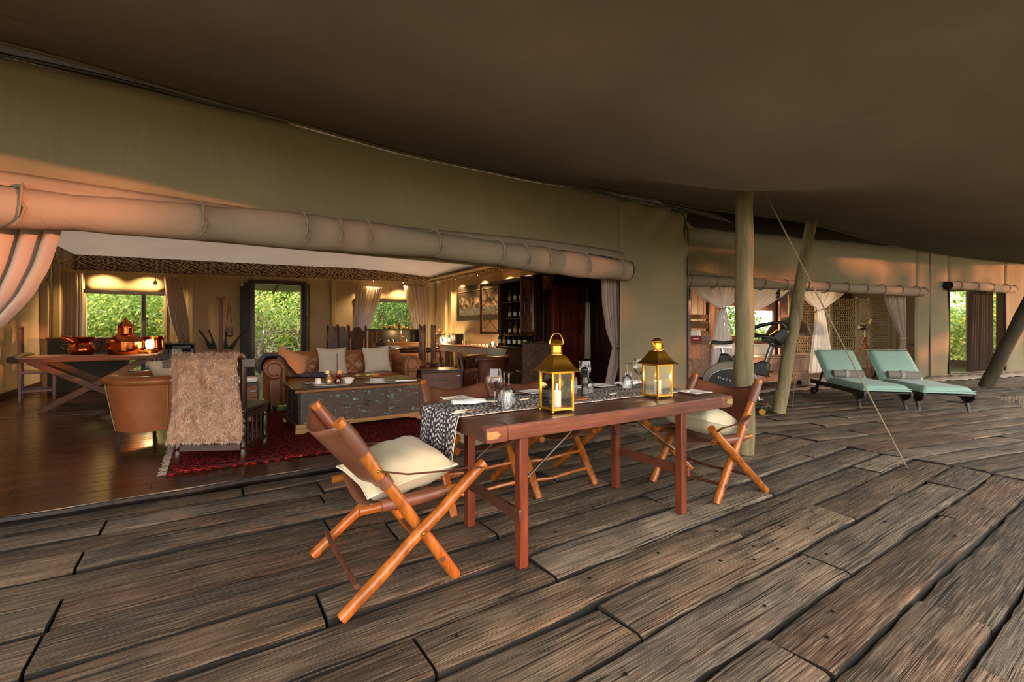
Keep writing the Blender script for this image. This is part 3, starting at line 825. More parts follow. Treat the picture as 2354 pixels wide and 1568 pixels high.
def roll2(name, u0, u1, z, r, end=True):
    t = sroot(name, T2O, T2A)
    m = MB().grid(40, 12, lambda a, b: (u0 + (u1 - u0) * a, -.1 + r * math.cos(2 * math.pi * b), z + .015 * math.sin(5 * a) + (r + .006 * math.sin(30 * a)) * math.sin(2 * math.pi * b)))
    m.uv = [(0, 0)] * len(m.v)
    obj('canvas_roll', m, mt['roll'], t)
    for u in (u0, u1): obj('roll_end', MB().lathe([(.001, 0), (r * .5, .0), (r * .5, .02), (r, .02)], 14), mt['roll'] if u == u1 else mt['black'], t, loc=(u, -.1, z), rot=(0, R(90) * (1 if u == u1 else -1), 0))
    k = max(3, int((u1 - u0) / .55))
    for i in range(k):
        x = u0 + (u1 - u0) * (i + .5) / k
        obj('tie_strap', MB().tube([(x + .02 * math.sin(q), -.1 + (r + .01) * math.cos(q), z + (r + .012) * math.sin(q)) for q in [j * math.pi / 6 for j in range(12)]], .009, 5, closed=True), mt['rope'], t)
    return t
roll2('trim_14', BL - .12, BR + .1, 2.07, .10)
roll2('trim_15', WN[0] - .2, WN[1] + .12, 2.24, .10)
bf = sroot('floor_bedroom', T2O, T2A)
for k in range(30):
    v0 = .02 + k * .18
    us = [-2.95, -2.0 + rng.uniform(-.6, .6), .6 + rng.uniform(-.6, .6), 3.2 + rng.uniform(-.5, .5), 6.0, 9.5]
    for a, b in zip(us[:-1], us[1:]):
        obj('floorboard', MB().box((0, 0, 0), (b - a - .004, .174, .04)), mt['floor_in'], bf, loc=((a + b) / 2, v0 + .09, BZ - .02 + rng.uniform(-.001, .001)), smooth=False)
# panelled back and side walls of the bedroom
BD = 5.2
bw = sroot('wall_bedroom_back', T2O, T2A)
wins = [(3.4, 4.2, 1.0, 2.0), (4.7, 5.45, .85, 1.85)]
u = -2.95
while u < 9.5:
    wdt = rng.uniform(.2, .3)
    hit = [w_ for w_ in wins if u + wdt > w_[0] and u < w_[1]]
    for z0, z1 in ([(BZ, hit[0][2]), (hit[0][3], BH + .5)] if hit else [(BZ, BH + .5)]):
        obj('board', MB().box((0, 0, 0), (wdt - .008, .03, z1 - z0)), mt['planks_wall'], bw, loc=(u + wdt / 2, BD, (z0 + z1) / 2), bevel=.004)
    u += wdt
bs = sroot('wall_bedroom_left', T2O, T2A)
for k in range(20):
    obj('board', MB().box((0, 0, 0), (.03, .25, BH + .3)), mt['planks_wall'], bs, loc=(-2.99, .2 + k * .26, (BH + .3) / 2), bevel=.004)
struct(obj('ceiling_bedroom', MB().grid(12, 6, lambda a, b: T2(-2.95 + 12.55 * a, .04 + (BD - .04) * b, BH - .02 + .35 * math.sin(math.pi * b))), mt['liner']))
panel('wall_bedroom_right', [(0.05, 1.1, 0, BH), (1.1, 2.7, 0, .25), (1.1, 2.7, 2.4, BH), (2.7, BD, 0, BH)], lambda u, z, d: T2(9.55 + d, u, z), mt['tent'])
# dark gauze of the mesh window, its frame
wn = sroot('window_3', T2O, T2A)
obj('gauze', MB().grid(4, 4, lambda a, b: (WN[0] + (WN[1] - WN[0]) * a, .0, WN[2] + (WN[3] - WN[2]) * b)), sheer('dark_gauze', '3a352c', .3, .3), wn)
for u in (WN[0], WN[1]): obj('zip_edge', MB().tube([(u, -.02, WN[2]), (u, -.025, 1.2), (u, -.02, WN[3])], .018, 6), mt['black'], wn)
obj('zip_edge', MB().tube([(WN[0], -.02, WN[2]), (6.2, -.025, WN[2] - .01), (WN[1], -.02, WN[2])], .016, 6), mt['black'], wn)
# ---------------------------------------------------------------- generic soft things
def pillow_mb(w_, h_, t_, n=14, pinch=.1):
    m = MB()
    for sgn in (1, -1):
        def f(u, v):
            a, b = 2 * u - 1, 2 * v - 1
            px = a * (1 - pinch * (1 - b * b)) * w_ / 2
            py = b * (1 - pinch * (1 - a * a)) * h_ / 2
            th = t_ / 2 * max(0, (1 - a ** 4)) ** .6 * max(0, (1 - b ** 4)) ** .6
            th *= 1 + .06 * math.sin(9 * a + 3 * b) * (1 - a * a)
            return (px, py, sgn * th)
        k = MB().grid(n, n, f)
        if sgn < 0: k.f = [tuple(reversed(q)) for q in k.f]
        m.add(k.v, k.f)
    return m
def pillow(name, label, w_, h_, t_, mat, loc, rot, group=None, piping=None, extra=None):
    o = obj(name, pillow_mb(w_, h_, t_), mat, loc=loc, rot=rot, ang=1.2)
    tag(o, label, 'cushion', group)
    if piping:
        pts = []
        for k in range(48):
            q = k / 12.0
            s, e = int(q), q % 1
            a, b = [(2 * e - 1, -1), (1, 2 * e - 1), (1 - 2 * e, 1), (-1, 1 - 2 * e)][s]
            pts.append((a * (1 - .1 * (1 - b * b)) * w_ / 2, b * (1 - .1 * (1 - a * a)) * h_ / 2, 0))
        obj('piping', MB().tube(pts, .005, 5, closed=True), piping, o)
    return o
def fur(name, surf, count, ln, mat, parent, wd=.0035, seed=3):
    """short strands rooted on surf(u,v)->(point, normal, flow)"""
    r = random.Random(seed)
    vs, fs = [], []
    for k in range(count):
        p, nrm, fl = surf(r.random(), r.random())
        side = nrm.cross(fl)
        if side.length < 1e-6: continue
        side = side.normalized()
        jit = Vector((r.gauss(0, .35), r.gauss(0, .35), r.gauss(0, .35)))
        d = (nrm * r.uniform(.25, .8) + fl * r.uniform(.6, 1.1) + jit).normalized()
        L = ln * r.uniform(.6, 1.3)
        side = (side + jit * .4).normalized() * wd
        i = len(vs)
        vs += [p - side, p + side, p + d * L]
        fs.append((i, i + 1, i + 2))
    m = MB(); m.v = vs; m.f = fs; m.uv = [(0, 0)] * len(vs)
    return stuff(obj(name, m, mat, parent, smooth=False))
def surf_of(f):
    def g_(u, v):
        e = 1e-3
        p = Vector(f(u, v)); pu = Vector(f(min(u + e, 1), v)) - Vector(f(max(u - e, 0), v)); pv = Vector(f(u, min(v + e, 1))) - Vector(f(u, max(v - e, 0)))
        n = pu.cross(pv)
        n = n.normalized() if n.length > 1e-9 else Vector((0, 0, 1))
        return p, n, pv.normalized() if pv.length > 1e-9 else Vector((0, 0, -1))
    return g_

# ---------------------------------------------------------------- campaign dining table on the deck
TL, TW, TZ = 1.97, .87, .74
TC = Vector((2.075, 2.265, 0))
TRZ = R(-1.2)
tb_ = thing('dining_table', 'long folding campaign dining table of red-brown wood with brass corner plates', 'table', TC, TRZ)
for k in range(5):
    wdt = (TW - .0) / 5
    y0 = -TW / 2 + wdt * (k + .5)
    obj('tabletop_board', MB().box((0, y0, TZ - .015), (TL - .24, wdt - .003, .03)), mt['redwood_dark'], tb_, bevel=.003)
for s in (-1, 1):
    obj('end_cap', MB().box((s * (TL / 2 - .06), 0, TZ - .015), (.118, TW - .08, .03)), mt['redwood_dark'], tb_, bevel=.003)
    obj('end_rail', MB().box((s * (TL / 2 - .015), 0, TZ - .05), (.03, TW - .01, .062)), mt['redwood_dark'], tb_, bevel=.004)
    obj('side_rail', MB().box((0, s * (TW / 2 - .016), TZ - .042), (TL - .24, .032, .075)), mt['redwood'], tb_, bevel=.004)
    for e in (-1, 1):
        obj('corner_block', MB().box((e * (TL / 2 - .06), s * (TW / 2 - .018), TZ - .042), (.118, .04, .078)), mt['redwood'], tb_, bevel=.004)
        cp = obj('corner_plate', MB().prism([(0, -.018), (.055, -.018), (.062, -.01), (.075, 0), (.062, .01), (.055, .018), (0, .018)], lambda p: (e * (TL / 2 - .002 - p[0]), s * (TW / 2 + .002), TZ - .042 + p[1]), lambda p: (e * (TL / 2 - .002 - p[0]), s * (TW / 2 + .005), TZ - .042 + p[1])), mt['brass_old'], tb_, fix=True)
        for q in (.02, .05):
            obj('screw', MB().ball((e * (TL / 2 - q), s * (TW / 2 + .005), TZ - .042 + (.01 if q < .03 else -.008)), .003, 6), mt['brass'], cp)
legx = (1.32 - TC.x, 2.57 - TC.x)
for sx, x in zip((-1, 1), legx):
    for sy, y_ in ((-1, -.385), (1, .19 if x < 0 else .2)):
        obj('leg', MB().box((x, y_, .345), (.052, .052, .69)), mt['redwood_z'], tb_, bevel=.004)
    obj('stretcher', MB().box((x + sx * -.0 - (.03 if x < 0 else -.03), -.095, .275), (.022, .66, .06)), mt['redwood_dark' if x < 0 else 'redwood'], tb_, bevel=.004)
    obj('cross_batten', MB().box((x, -.1, .675), (.06, .62, .035)), mt['redwood'], tb_, bevel=.004)
    for y_ in (-.35, .16):
        obj('stay_rod', MB().tube([(x + (.03 if x < 0 else -.03), y_, .41), (x * .36 + (.02 if x < 0 else -.12), y_ + .05, .70)], .006, 8), mt['darksteel'], tb_)

# ---------------------------------------------------------------- director chairs with leather slings
def director_chair(name, label, rung2=False):
    t = thing(name, label, 'chair', group='folding safari chairs round the deck table')
    def wob(a, b, r, n=9, ph=0.0):
        a, b = Vector(a), Vector(b)
        return [a.lerp(b, k / n) + Vector((.002 * math.sin(k * 2.1 + ph), .003 * math.sin(k * 1.4 + ph), 0)) for k in range(n + 1)], [r * (1 + .05 * math.sin(k * 1.9 + ph)) for k in range(n + 1)]
    for s in (-1, 1):
        p, r = wob((-.305, s * .27, .815), (.245, s * .27, .0), .027, ph=s)
        lg = obj('back_post', MB().tube(p, r, 12), mt['orange'], t)
        p, r = wob((.375, s * .318, .54), (-.305, s * .318, .0), .027, ph=s + 2)
        obj('front_leg', MB().tube(p, r, 12), mt['orange'], t)
        obj('pivot_bolt', MB().ball((.045, s * .35, .28), .008, 8), mt['brass'], t)
        obj('stud', MB().ball((.355, s * .347, .52), .006, 8), mt['brass'], t)
        obj('stud', MB().ball((-.145, s * .297, .58), .006, 8), mt['brass'], t)
        p, r = wob((-.215, s * .255, .405), (.255, s * .255, .42), .02, ph=s + 4)
        obj('seat_rail', MB().tube(p, [x * 1.05 for x in r], 10), mt['orange_x'], t)
        obj('seat_sleeve', MB().tube([(-.12, s * .255, .409), (.04, s * .257, .411), (.19, s * .255, .418)], [.029, .031, .029], 10), mt['sling'], t)
        # sleeves of the back sling round the posts
        q = lambda k: Vector((-.305, s * .27, .815)).lerp(Vector((.245, s * .27, 0)), k)
        obj('back_sleeve', MB().tube([q(.03), q(.1), q(.17), q(.19)], [.031, .034, .033, .031], 12), mt['sling'], t)
        obj('back_cuff', MB().tube([q(.33), q(.36), q(.385)], [.032, .034, .032], 12), mt['sling'], t)
        st = [(-.13, s * .302, .578), (-.02, s * .325, .553), (.15, s * .342, .543), (.3, s * .347, .54), (.362, s * .35, .525)]
        obj('arm_strap', MB().tube(st, .013, 6, sq=.22), mt['sling'], t)
    # back sling: wraps both posts and bellies backwards
    def back(u, v):
        k = .03 + .36 * v
        c = Vector((-.305, 0, .815)).lerp(Vector((.245, 0, 0)), k)
        y_ = -.275 + .55 * u
        sag = math.sin(math.pi * u)
        return (c.x - .03 - .06 * sag * (1 - .3 * v), y_, c.z - .045 * sag * (1 - v) - .012 * sag)
    obj('back_sling', MB().grid(18, 10, back), mt['sling'], t, solid=.006)
    obj('seat_sling', MB().grid(14, 10, lambda u, v: (-.17 + .37 * v, -.262 + .524 * u, .428 - .055 * math.sin(math.pi * u) - .004 * math.sin(6 * v))), mt['sling'], t, solid=.006)
    for x, z in [(-.235, .095), (.165, .1)] + ([(.09, .22)] if rung2 else []):
        pts = [(x, -.3, z + .01), (x + .004, -.1, z - .004), (x - .004, .12, z + .006), (x, .3, z + .012)]
        obj('rung', MB().tube(pts, [.013, .011, .012, .013], 8), mt['orange_x'] if rung2 else mt['walnut'], t)
    return t
ch = director_chair('safari_chair', 'leather sling safari chair at the left end of the table, nearest the camera')
ch.location = (.755, 2.28, 0); ch.rotation_euler = (0, 0, 0)
ch2 = director_chair('safari_chair', 'leather sling safari chair behind the table, left of the pair, beside the patterned cloth', True)
ch2.location = (1.58, 2.87, 0); ch2.rotation_euler = (0, 0, R(-92))
ch3 = dup(ch2, (2.215, 2.83, 0), R(-90), 'leather sling safari chair behind the table, right of the pair, behind the taller near lantern')
ch4 = dup(ch, (3.15, 2.11, 0), R(180), 'sling safari chair at the right end of the table, before the upright log')
G_CU = 'cream cushions on the safari chairs'
pillow('seat_cushion', 'plump cream cushion with pink piping on the nearest safari chair', .46, .46, .2, mt['cream'], (.79, 2.27, .505), (R(4), R(-9), R(3)), G_CU, mt['linen'])
pillow('seat_cushion', 'cream cushion on the safari chair behind the left end of the table', .42, .42, .13, mt['cream'], (1.58, 2.87, .47), (R(3), R(2), R(4)), G_CU, mt['linen'])
pillow('seat_cushion', 'cream cushion leaning in the safari chair in front of the upright log post', .46, .46, .2, mt['cream'], (3.13, 2.11, .52), (R(3), R(14), R(-4)), G_CU, mt['linen'])

# ---------------------------------------------------------------- runner, lanterns, glasses, settings
RY0, RY1, RX0, RX1 = 2.125, 2.60, 1.08, 2.98
def run(u, v):
    # u across, v along: hangs over the left end first
    s = v * (RX1 - RX0 + .27)
    y_ = RY0 + (RY1 - RY0) * u
    if s < .25:
        h = .25 - s
        return (RX0 - .012 - .012 * math.sin(9 * u + 2) * (h / .25) - .03 * (h / .25), y_ - .03 * h * (1 - u), TZ - h + .0)
    if s < .27: return (RX0 + (s - .25) * .7 - .008, y_, TZ + .004)
    return (RX0 + (s - .26), y_ - .02 * (s - .27) * .6, TZ + .005 + .0012 * math.sin(14 * s + 7 * u))
m = MB().grid(16, 84, run)
m.uv = [(b * (RX1 - RX0 + .27) + .001, a * (RY1 - RY0) + .001) for a, b in m.uv]
o = obj('table_runner', m, mt['runner'], solid=.003)
tag(o, 'dark grey and white mud-cloth runner hanging over the table end', 'table runner')
r = obj('stitched_edge', MB().tube([tuple(Vector(run(0, k / 60)) + Vector((0, 0, .002))) for k in range(61)], .002, 5), mt['linen'], o)

def lantern(name, label, loc, rz, handle_up):
    t = thing(name, label, 'lantern', loc, rz, 'brass candle lanterns on the table')
    w_, hb = .142, .215
    z0 = .014
    h = w_ / 2
    for sx in (-1, 1):
        for sy in (-1, 1):
            obj('foot', MB().ball((sx * h * .93, sy * h * .93, .007), .0075, 8), mt['brass'], t)
            obj('post', MB().box((sx * (h - .005), sy * (h - .005), z0 + hb / 2), (.011, .011, hb)), mt['brass'], t, bevel=.001)
    obj('base', MB().box((0, 0, z0 + .006), (w_, w_, .012)), mt['brass'], t, bevel=.001)
    for k in range(4):
        a = k * math.pi / 2
        obj('rail', MB().box((math.cos(a) * (h - .005), math.sin(a) * (h - .005), z0 + hb - .006), (.011, w_ - .02, .012) if k % 2 == 0 else (w_ - .02, .011, .012)), mt['brass'], t, bevel=.001)
        obj('glass_pane', MB().box((math.cos(a) * (h - .006), math.sin(a) * (h - .006), z0 + hb / 2), (.0015, w_ - .022, hb - .026) if k % 2 == 0 else (w_ - .022, .0015, hb - .026)), mt['pane'], t, smooth=False)
    # ogee pagoda roof
    zr_ = z0 + hb
    prof = [(.099, 0), (.094, .004), (.082, .014), (.070, .028), (.059, .045), (.049, .064), (.040, .078), (.033, .087), (.028, .091)]
    m = MB()
    n = len(prof)
    vs = [(sx * a, sy * a, zr_ + b) for a, b in prof for sx, sy in ((-1, -1), (1, -1), (1, 1), (-1, 1))]
    fs = [(i * 4 + k, i * 4 + (k + 1) % 4, i * 4 + 4 + (k + 1) % 4, i * 4 + 4 + k) for i in range(n - 1) for k in range(4)]
    m.add(vs, fs)
    obj('roof', m, mt['brass'], t, ang=.9, solid=.002)
    zc = zr_ + .088
    obj('chimney', MB().lathe([(.035, 0), (.035, .006), (.031, .009), (.031, .014), (.028, .016), (.027, .052), (.036, .056), (.039, .06), (.039, .065), (.033, .07), (.03, .074), (.022, .082), (.012, .086), (.001, .087)], 20), mt['brass'], t, loc=(0, 0, zc))
    pts = []
    for k in range(19):
        a = math.pi * k / 18
        x, z = .044 * math.cos(a), .062 * math.sin(a) * (1 if handle_up else -1)
        pts.append((x, (0 if handle_up else -.012 * math.sin(a) - .018 * math.sin(a)), zc + .062 + z))
    obj('handle', MB().tube(pts, .0042, 8), mt['brass'], t)
    return t
L1, L2 = (1.632, 2.01, TZ), (2.53, 2.035, TZ)
lantern('candle_lantern', 'brass glazed lantern with its ring handle raised, nearer the left end of the table', L1, R(-6), True)
lantern('candle_lantern', 'brass glazed lantern with its ring handle folded down, near the right end of the table', L2, R(-4), False)
for k, L in enumerate((L1, L2)):
    t = thing('pillar_candle', 'white lit pillar candle inside the lantern with the ' + ('raised handle' if k == 0 else 'folded handle'), 'candle', (L[0] + .0, L[1] - .005, L[2] + .0265), 0, 'lit candles inside the lanterns')
    obj('wax', MB().lathe([(.023, 0), (.0235, .005), (.0235, .085), (.021, .088), (.012, .084), (.001, .083)], 20), mt['wax'], t)
    obj('wick', MB().tube([(0, 0, .082), (.001, 0, .096)], .0012, 5), mt['black'], t)
    obj('flame', MB().lathe([(.0008, .090), (.004, .095), (.0055, .102), (.004, .112), (.0015, .122), (.0003, .128)], 10), mt['flame'], t)
    lamp('candle_glow', 'POINT', (0, 0, .11), .9, (1, .62, .28), .012, t)

def wine_glass(flip=False, big=False):
    k = 1.15 if big else 1.0
    pr = [(.034, 0), (.032, .003), (.006, .007), (.0045, .03), (.0045, .075), (.008, .085), (.024, .097), (.036, .118), (.040, .142), (.037, .172), (.033, .195)]
    pr = [(r_ * k, z * k) for r_, z in pr]
    if flip:
        top = pr[-1][1]
        pr = [(r_, top - z) for r_, z in pr][::-1]
    m = MB().lathe(pr, 20)
    m.f = [f for f in m.f if len(f) == 4 or (not flip and f[0] < 40) or (flip and min(f) > 40)]
    return m
def tumbler(r0=.03, r1=.036, h_=.1):
    m = MB().lathe([(r0, 0), (r0, .006), (r0 + .002, .012), (r1, h_)], 18)
    m.f = m.f[:-1]
    return m
RZ_ = TZ + .0075
GG = [('wine_glass', wine_glass(big=True), (1.40, 2.30), 'large wine glass standing upright, left group on the runner'),
      ('wine_glass', wine_glass(True), (1.50, 2.30), 'wine glass turned upside down, right one of the left group on the runner'),
      ('wine_glass', wine_glass(True), (1.53, 2.40), 'wine glass turned upside down, at the back of the left group on the runner'),
      ('tumbler', tumbler(), (1.425, 2.21), 'straight glass tumbler in front of the left group of wine glasses'),
      ('tumbler', tumbler(.032, .034, .12), (2.11, 2.42), 'tall tumbler just left of the black pepper mill'),
      ('wine_glass', wine_glass(big=True), (2.30, 2.50), 'large upright wine glass behind the black pepper mill'),
      ('wine_glass', wine_glass(True), (2.22, 2.38), 'upside-down wine glass right of the black pepper mill'),
      ('wine_glass', wine_glass(True), (2.66, 2.42), 'upside-down wine glass left of the lantern with the folded handle'),
      ('tumbler', tumbler(.03, .034, .12), (2.72, 2.46), 'tumbler beside the upside-down glass behind the right lantern'),
      ('wine_glass', wine_glass(big=True), (2.84, 2.46), 'upright wine glass seen through the right lantern')]
for nm, m, (x, y_), lb in GG:
    o = obj(nm, m, mt['glass'], loc=(x, y_, RZ_))
    tag(o, lb, 'glass', 'drinking glasses on the deck table')
t = thing('pepper_mill', 'tall turned black pepper mill between the two lanterns', 'pepper mill', (2.10, 2.285, RZ_))
obj('body', MB().lathe([(.030, 0), (.030, .012), (.027, .016), (.028, .03), (.026, .034), (.0265, .046), (.0235, .052), (.024, .062), (.022, .07), (.026, .092), (.025, .105), (.018, .125), (.0165, .14), (.02, .147), (.02, .152)], 22), mt['blackp'], t)
obj('head', MB().lathe([(.019, .153), (.021, .157), (.018, .163), (.024, .172), (.026, .183), (.022, .194), (.012, .2), (.005, .203)], 22), mt['blackp'], t)
obj('knob', MB().ball((0, 0, .206), .006, 8), mt['steel'], t)
tag(obj('wooden_coaster', MB().box((0, 0, .006), (.12, .07, .012)), mt['planks_wall_x'], loc=(1.99, 2.215, RZ_), rot=(0, 0, R(5)), bevel=.003), 'small pale wooden block beside the pepper mill', 'coaster')

def plate_mb(a):
    m = MB()
    pr = [(.0, .004), (.62, .004), (.72, .006), (1.0, .014), (1.0, .017), (.7, .010), (.62, .008), (.0, .008)]
    vs = []
    for r_, z in pr:
        for sx, sy in ((-1, -1), (0, -1), (1, -1), (1, 0), (1, 1), (0, 1), (-1, 1), (-1, 0)):
            vs.append((sx * a * r_, sy * a * r_, z))
    fs = [(i * 8 + k, i * 8 + (k + 1) % 8, i * 8 + 8 + (k + 1) % 8, i * 8 + 8 + k) for i in range(len(pr) - 1) for k in range(8)]
    return m.add(vs, fs)
pl0 = mesh('side_plate', plate_mb(.085), mt['china'])
def knife(nm, x, y_, z, rz, lb, blade=.11):
    t = thing(nm, lb, 'cutlery', (x, y_, z), rz, 'cutlery on the deck table')
    obj('handle', MB().box((-.05, 0, .004), (.085, .014, .007)), mt['ivory'], t, bevel=.002)
    if nm == 'fork':
        m = MB().tube([(-.01, 0, .004), (.05, 0, .003), (.07, 0, .005)], [.003, .002, .004], 6)
        for k in (-1.5, -.5, .5, 1.5): m.tube([(.068, k * .004, .005), (.105, k * .0045, .007)], .0013, 4)
        obj('tines', m, mt['steel'], t)
    elif nm == 'spoon':
        obj('bowl', MB().tube([(-.01, 0, .004), (.05, 0, .003)], .0028, 6).lathe([(.001, 0), (.013, .003), (.017, .007)], 12, (.075, 0, .001), sx=1.5), mt['steel'], t)
    else:
        obj('blade', MB().prism([(-.008, -.007), (blade * .8, -.009), (blade, -.002), (blade, .003), (-.008, .006)], lambda p: (p[0], p[1], .003), lambda p: (p[0], p[1], .005)), mt['steel'], t, fix=True)
    return t
def napkin(x, y_, z, rz, lb, l=.2, w_=.07):
    o = obj('napkin', MB().grid(10, 8, lambda a, b: ((a - .5) * l, (b - .5) * w_ * (1 - .12 * a), .012 + .012 * math.sin(math.pi * b) + .003 * math.sin(8 * a + 4 * b))), mt['napkin'], loc=(x, y_, z), rot=(0, 0, rz), solid=.014)
    return tag(o, lb, 'napkin', 'folded napkins on the deck table')
for x, y_, rz, lb in [(1.33, 2.64, 4, 'square white side plate behind the napkin at the left end of the table'), (2.88, 1.99, -4, 'square white side plate at the right end of the table'), (1.93, 2.63, 2, 'square white side plate behind the lantern with the raised handle'), (2.60, 2.64, -3, 'square white side plate at the back edge between the pepper mill and the right lantern')]:
    tag(obj('side_plate', pl0, None, loc=(x, y_, TZ + .0035), rot=(0, 0, R(rz))), lb, 'plate', 'square side plates on the deck table')
napkin(1.29, 2.42, RZ_ + .004, R(-14), 'rolled white napkin lying on the runner at the left end of the table')
napkin(2.84, 2.57, RZ_ + .004, R(0), 'folded white napkin seen through the lantern at the right end of the table', .24, .09)
knife('knife', 1.21, 2.27, RZ_, R(8), 'ivory-handled knife on the runner in front of the rolled napkin')
knife('knife', 1.17, 2.22, RZ_, R(5), 'ivory-handled knife nearest the left end of the runner')
knife('spoon', 1.42, 2.48, RZ_, R(150), 'dark spoon beside the large upright glass on the runner')
knife('fork', 1.30, 2.52, RZ_, R(60), 'fork leaning behind the rolled napkin at the left end')
knife('knife', 1.30, 2.645, TZ + .0225, R(20), 'ivory-handled butter knife lying across the leftmost side plate', .08)
knife('knife', 1.74, 2.42, RZ_, R(12), 'ivory-handled knife on the runner behind the lantern with the raised handle')
knife('knife', 1.80, 2.68, TZ + .003, R(-20), 'ivory-handled knife left of the side plate behind the near lantern')
knife('knife', 2.40, 2.28, RZ_, R(14), 'ivory-handled knife on the runner right of the pepper mill')
knife('knife', 2.46, 2.66, TZ + .003, R(-15), 'ivory-handled knife at the back edge left of the far side plate')
knife('knife', 2.85, 2.02, TZ + .0225, R(35), 'ivory-handled butter knife lying across the side plate at the right end', .08)
knife('fork', 2.72, 2.10, TZ + .003, R(170), 'fork beside the side plate at the right end')
# ---------------------------------------------------------------- rug
rug = obj('rug', MB().grid(24, 20, lambda a, b: (-1.75 + 3.5 * a, -1.35 + 2.7 * b, .004 + .0035 * math.sin(9 * a * 3 + 4 * b))), mt['rug'], loc=(1.45, 5.93, FZ + .006), solid=.012)
tag(rug, 'dark red patterned Persian rug under the painted trunk', 'rug')
fm = MB()
for k in range(70):
    y_ = -1.33 + 2.66 * k / 69
    fm.tube([(-1.75, y_, .006), (-1.775 - rng.uniform(0, .01), y_ + rng.uniform(-.02, .02), .008), (-1.80 - rng.uniform(0, .015), y_ + rng.uniform(-.04, .04), .004)], [.006, .007, .004], 4)
stuff(obj('fringe', fm, mk('fringe_wool', '7c6f60', '9a8c7a', rough=.95), rug))
obj('border', MB().box((0, -1.30, .010), (3.48, .05, .003)).box((0, -1.18, .010), (3.48, .02, .003)), mk('rug_border', '3a0f10', '551517', rough=.95, sc_=40), rug, smooth=False)

# ---------------------------------------------------------------- painted trunk used as a coffee table
tk = thing('painted_trunk', 'low wooden trunk with flaking green paint used as a coffee table', 'trunk', (1.56, 5.98, FZ + .018), R(1.5))
tw, td, th_ = 1.54, .84, .5
obj('front_panel', MB().box((0, -td / 2 + .015, .27), (tw - .06, .03, .38)), mt['trunkpaint'], tk, bevel=.004)
obj('back_panel', MB().box((0, td / 2 - .015, .27), (tw - .06, .03, .38)), mt['trunkpaint'], tk, bevel=.004)
for s in (-1, 1):
    e = obj('end_panel', MB().box((s * (tw / 2 - .03), 0, .27), (.03, td - .06, .38)), mt['black'], tk, bevel=.004)
    for k in range(3): obj('end_stile', MB().box((s * (tw / 2 - .012), -.28 + .28 * k, .27), (.012, .035, .38)), mt['black'], e, bevel=.003)
    obj('ring_handle', MB().tube([(s * (tw / 2 + .005), .05 * math.cos(a), .2 + .04 * math.sin(a)) for a in [k * math.pi / 6 for k in range(12)]], .007, 6, closed=True), mt['darksteel'], e)
for k, x in enumerate((-.71, -.24, .26, .71)):
    obj('stile', MB().box((x, -td / 2 - .002, .27), (.035 if k in (1, 2) else .05, .012, .38)), mt['trunkpaint'], tk, bevel=.003)
obj('lid', MB().box((0, 0, th_ - .022), (tw + .05, td + .05, .044)), wood('dark_trunk_lid', '2a1a10', '4a3020', rough=.28, rnd=0), tk, bevel=.008)
obj('lid_moulding', MB().box((0, -td / 2 - .03, th_ - .03), (tw + .06, .02, .032)), mt['planks_wall_x'], tk, bevel=.006)
obj('plinth', MB().box((0, -td / 2 - .005, .08), (tw + .04, .05, .05)), wood('worn_pale_wood', '8a6236', 'b8884e', rough=.55), tk, bevel=.006)
for s in (-1, 1):
    obj('plinth_end', MB().box((s * (tw / 2), 0, .08), (.04, td, .05)), mt['darkwood'], tk, bevel=.006)
    p = [(0, 0), (0, .06), (.26, .06), (.24, .04), (.17, .035), (.12, .01), (.09, 0)]
    for yy in (-td / 2 - .02, td / 2 - .02):
        obj('bracket_foot', MB().prism(p, lambda q: (s * (tw / 2 + .02 - q[0]), yy, q[1]), lambda q: (s * (tw / 2 + .02 - q[0]), yy + .04, q[1])), wood('worn_pale_wood_b', '8a6236', 'b8884e', rough=.55), tk, fix=True)
hs = obj('hasp', MB().box((.0, -td / 2 - .018, .445), (.07, .012, .03)).tube([(0, -td / 2 - .02, .43), (.006, -td / 2 - .022, .37), (-.004, -td / 2 - .02, .32)], .008, 6), mt['darksteel'], tk)
obj('lock_ring', MB().tube([(.01 + .022 * math.cos(a), -td / 2 - .025, .285 + .03 * math.sin(a)) for a in [k * math.pi / 6 for k in range(12)]], .006, 6, closed=True), mt['darksteel'], hs)
obj('corner_hook', MB().tube([(tw / 2 + .02, -td / 2, .5), (tw / 2 + .06, -td / 2 - .02, .52), (tw / 2 + .1, -td / 2 - .01, .525), (tw / 2 + .12, -td / 2, .51)], .006, 6), mt['brass_old'], tk)
# on the trunk
KZ = FZ + .018 + th_ + .001
def onk(px, py, z=KZ): 
    p = G(px, py, z); return (p.x, p.y)
tx = onk(766, 886)
o = obj('serving_tray', MB().lathe([(.001, .0), (.14, .0), (.16, .006), (.165, .012), (.158, .012), (.138, .006), (.001, .006)], 32, sx=1.35, sy=.75), mt['china'], loc=(tx[0] - .0, tx[1] + .03, KZ))
tag(o, 'long oval white tray under the two juice carafes', 'tray')
def carafe(px, py, juice, lb, col):
    x, y_ = onk(px, py)
    t = thing('juice_carafe', lb, 'carafe', (x, y_ + .03, KZ + .0125), 0, 'juice carafes on the trunk')
    pr = [(.036, 0), (.040, .006), (.041, .02), (.038, .055), (.028, .085), (.02, .1), (.0185, .115), (.024, .135)]
    m = MB().lathe(pr, 20); m.f = m.f[:-1]
    obj('glass_body', m, mt['glass'], t)
    obj('juice', MB().lathe([(r_ * .94, max(z, .003)) for r_, z in pr[:-1]] , 18), juice, t)
    obj('citrus_slice', MB().lathe([(.001, -.002), (.024, -.002), (.026, 0), (.024, .002), (.001, .002)], 18), col, t, loc=(-.016 if 'pale' in lb else .02, -.01, .142), rot=(R(80), R(15), R(20)))
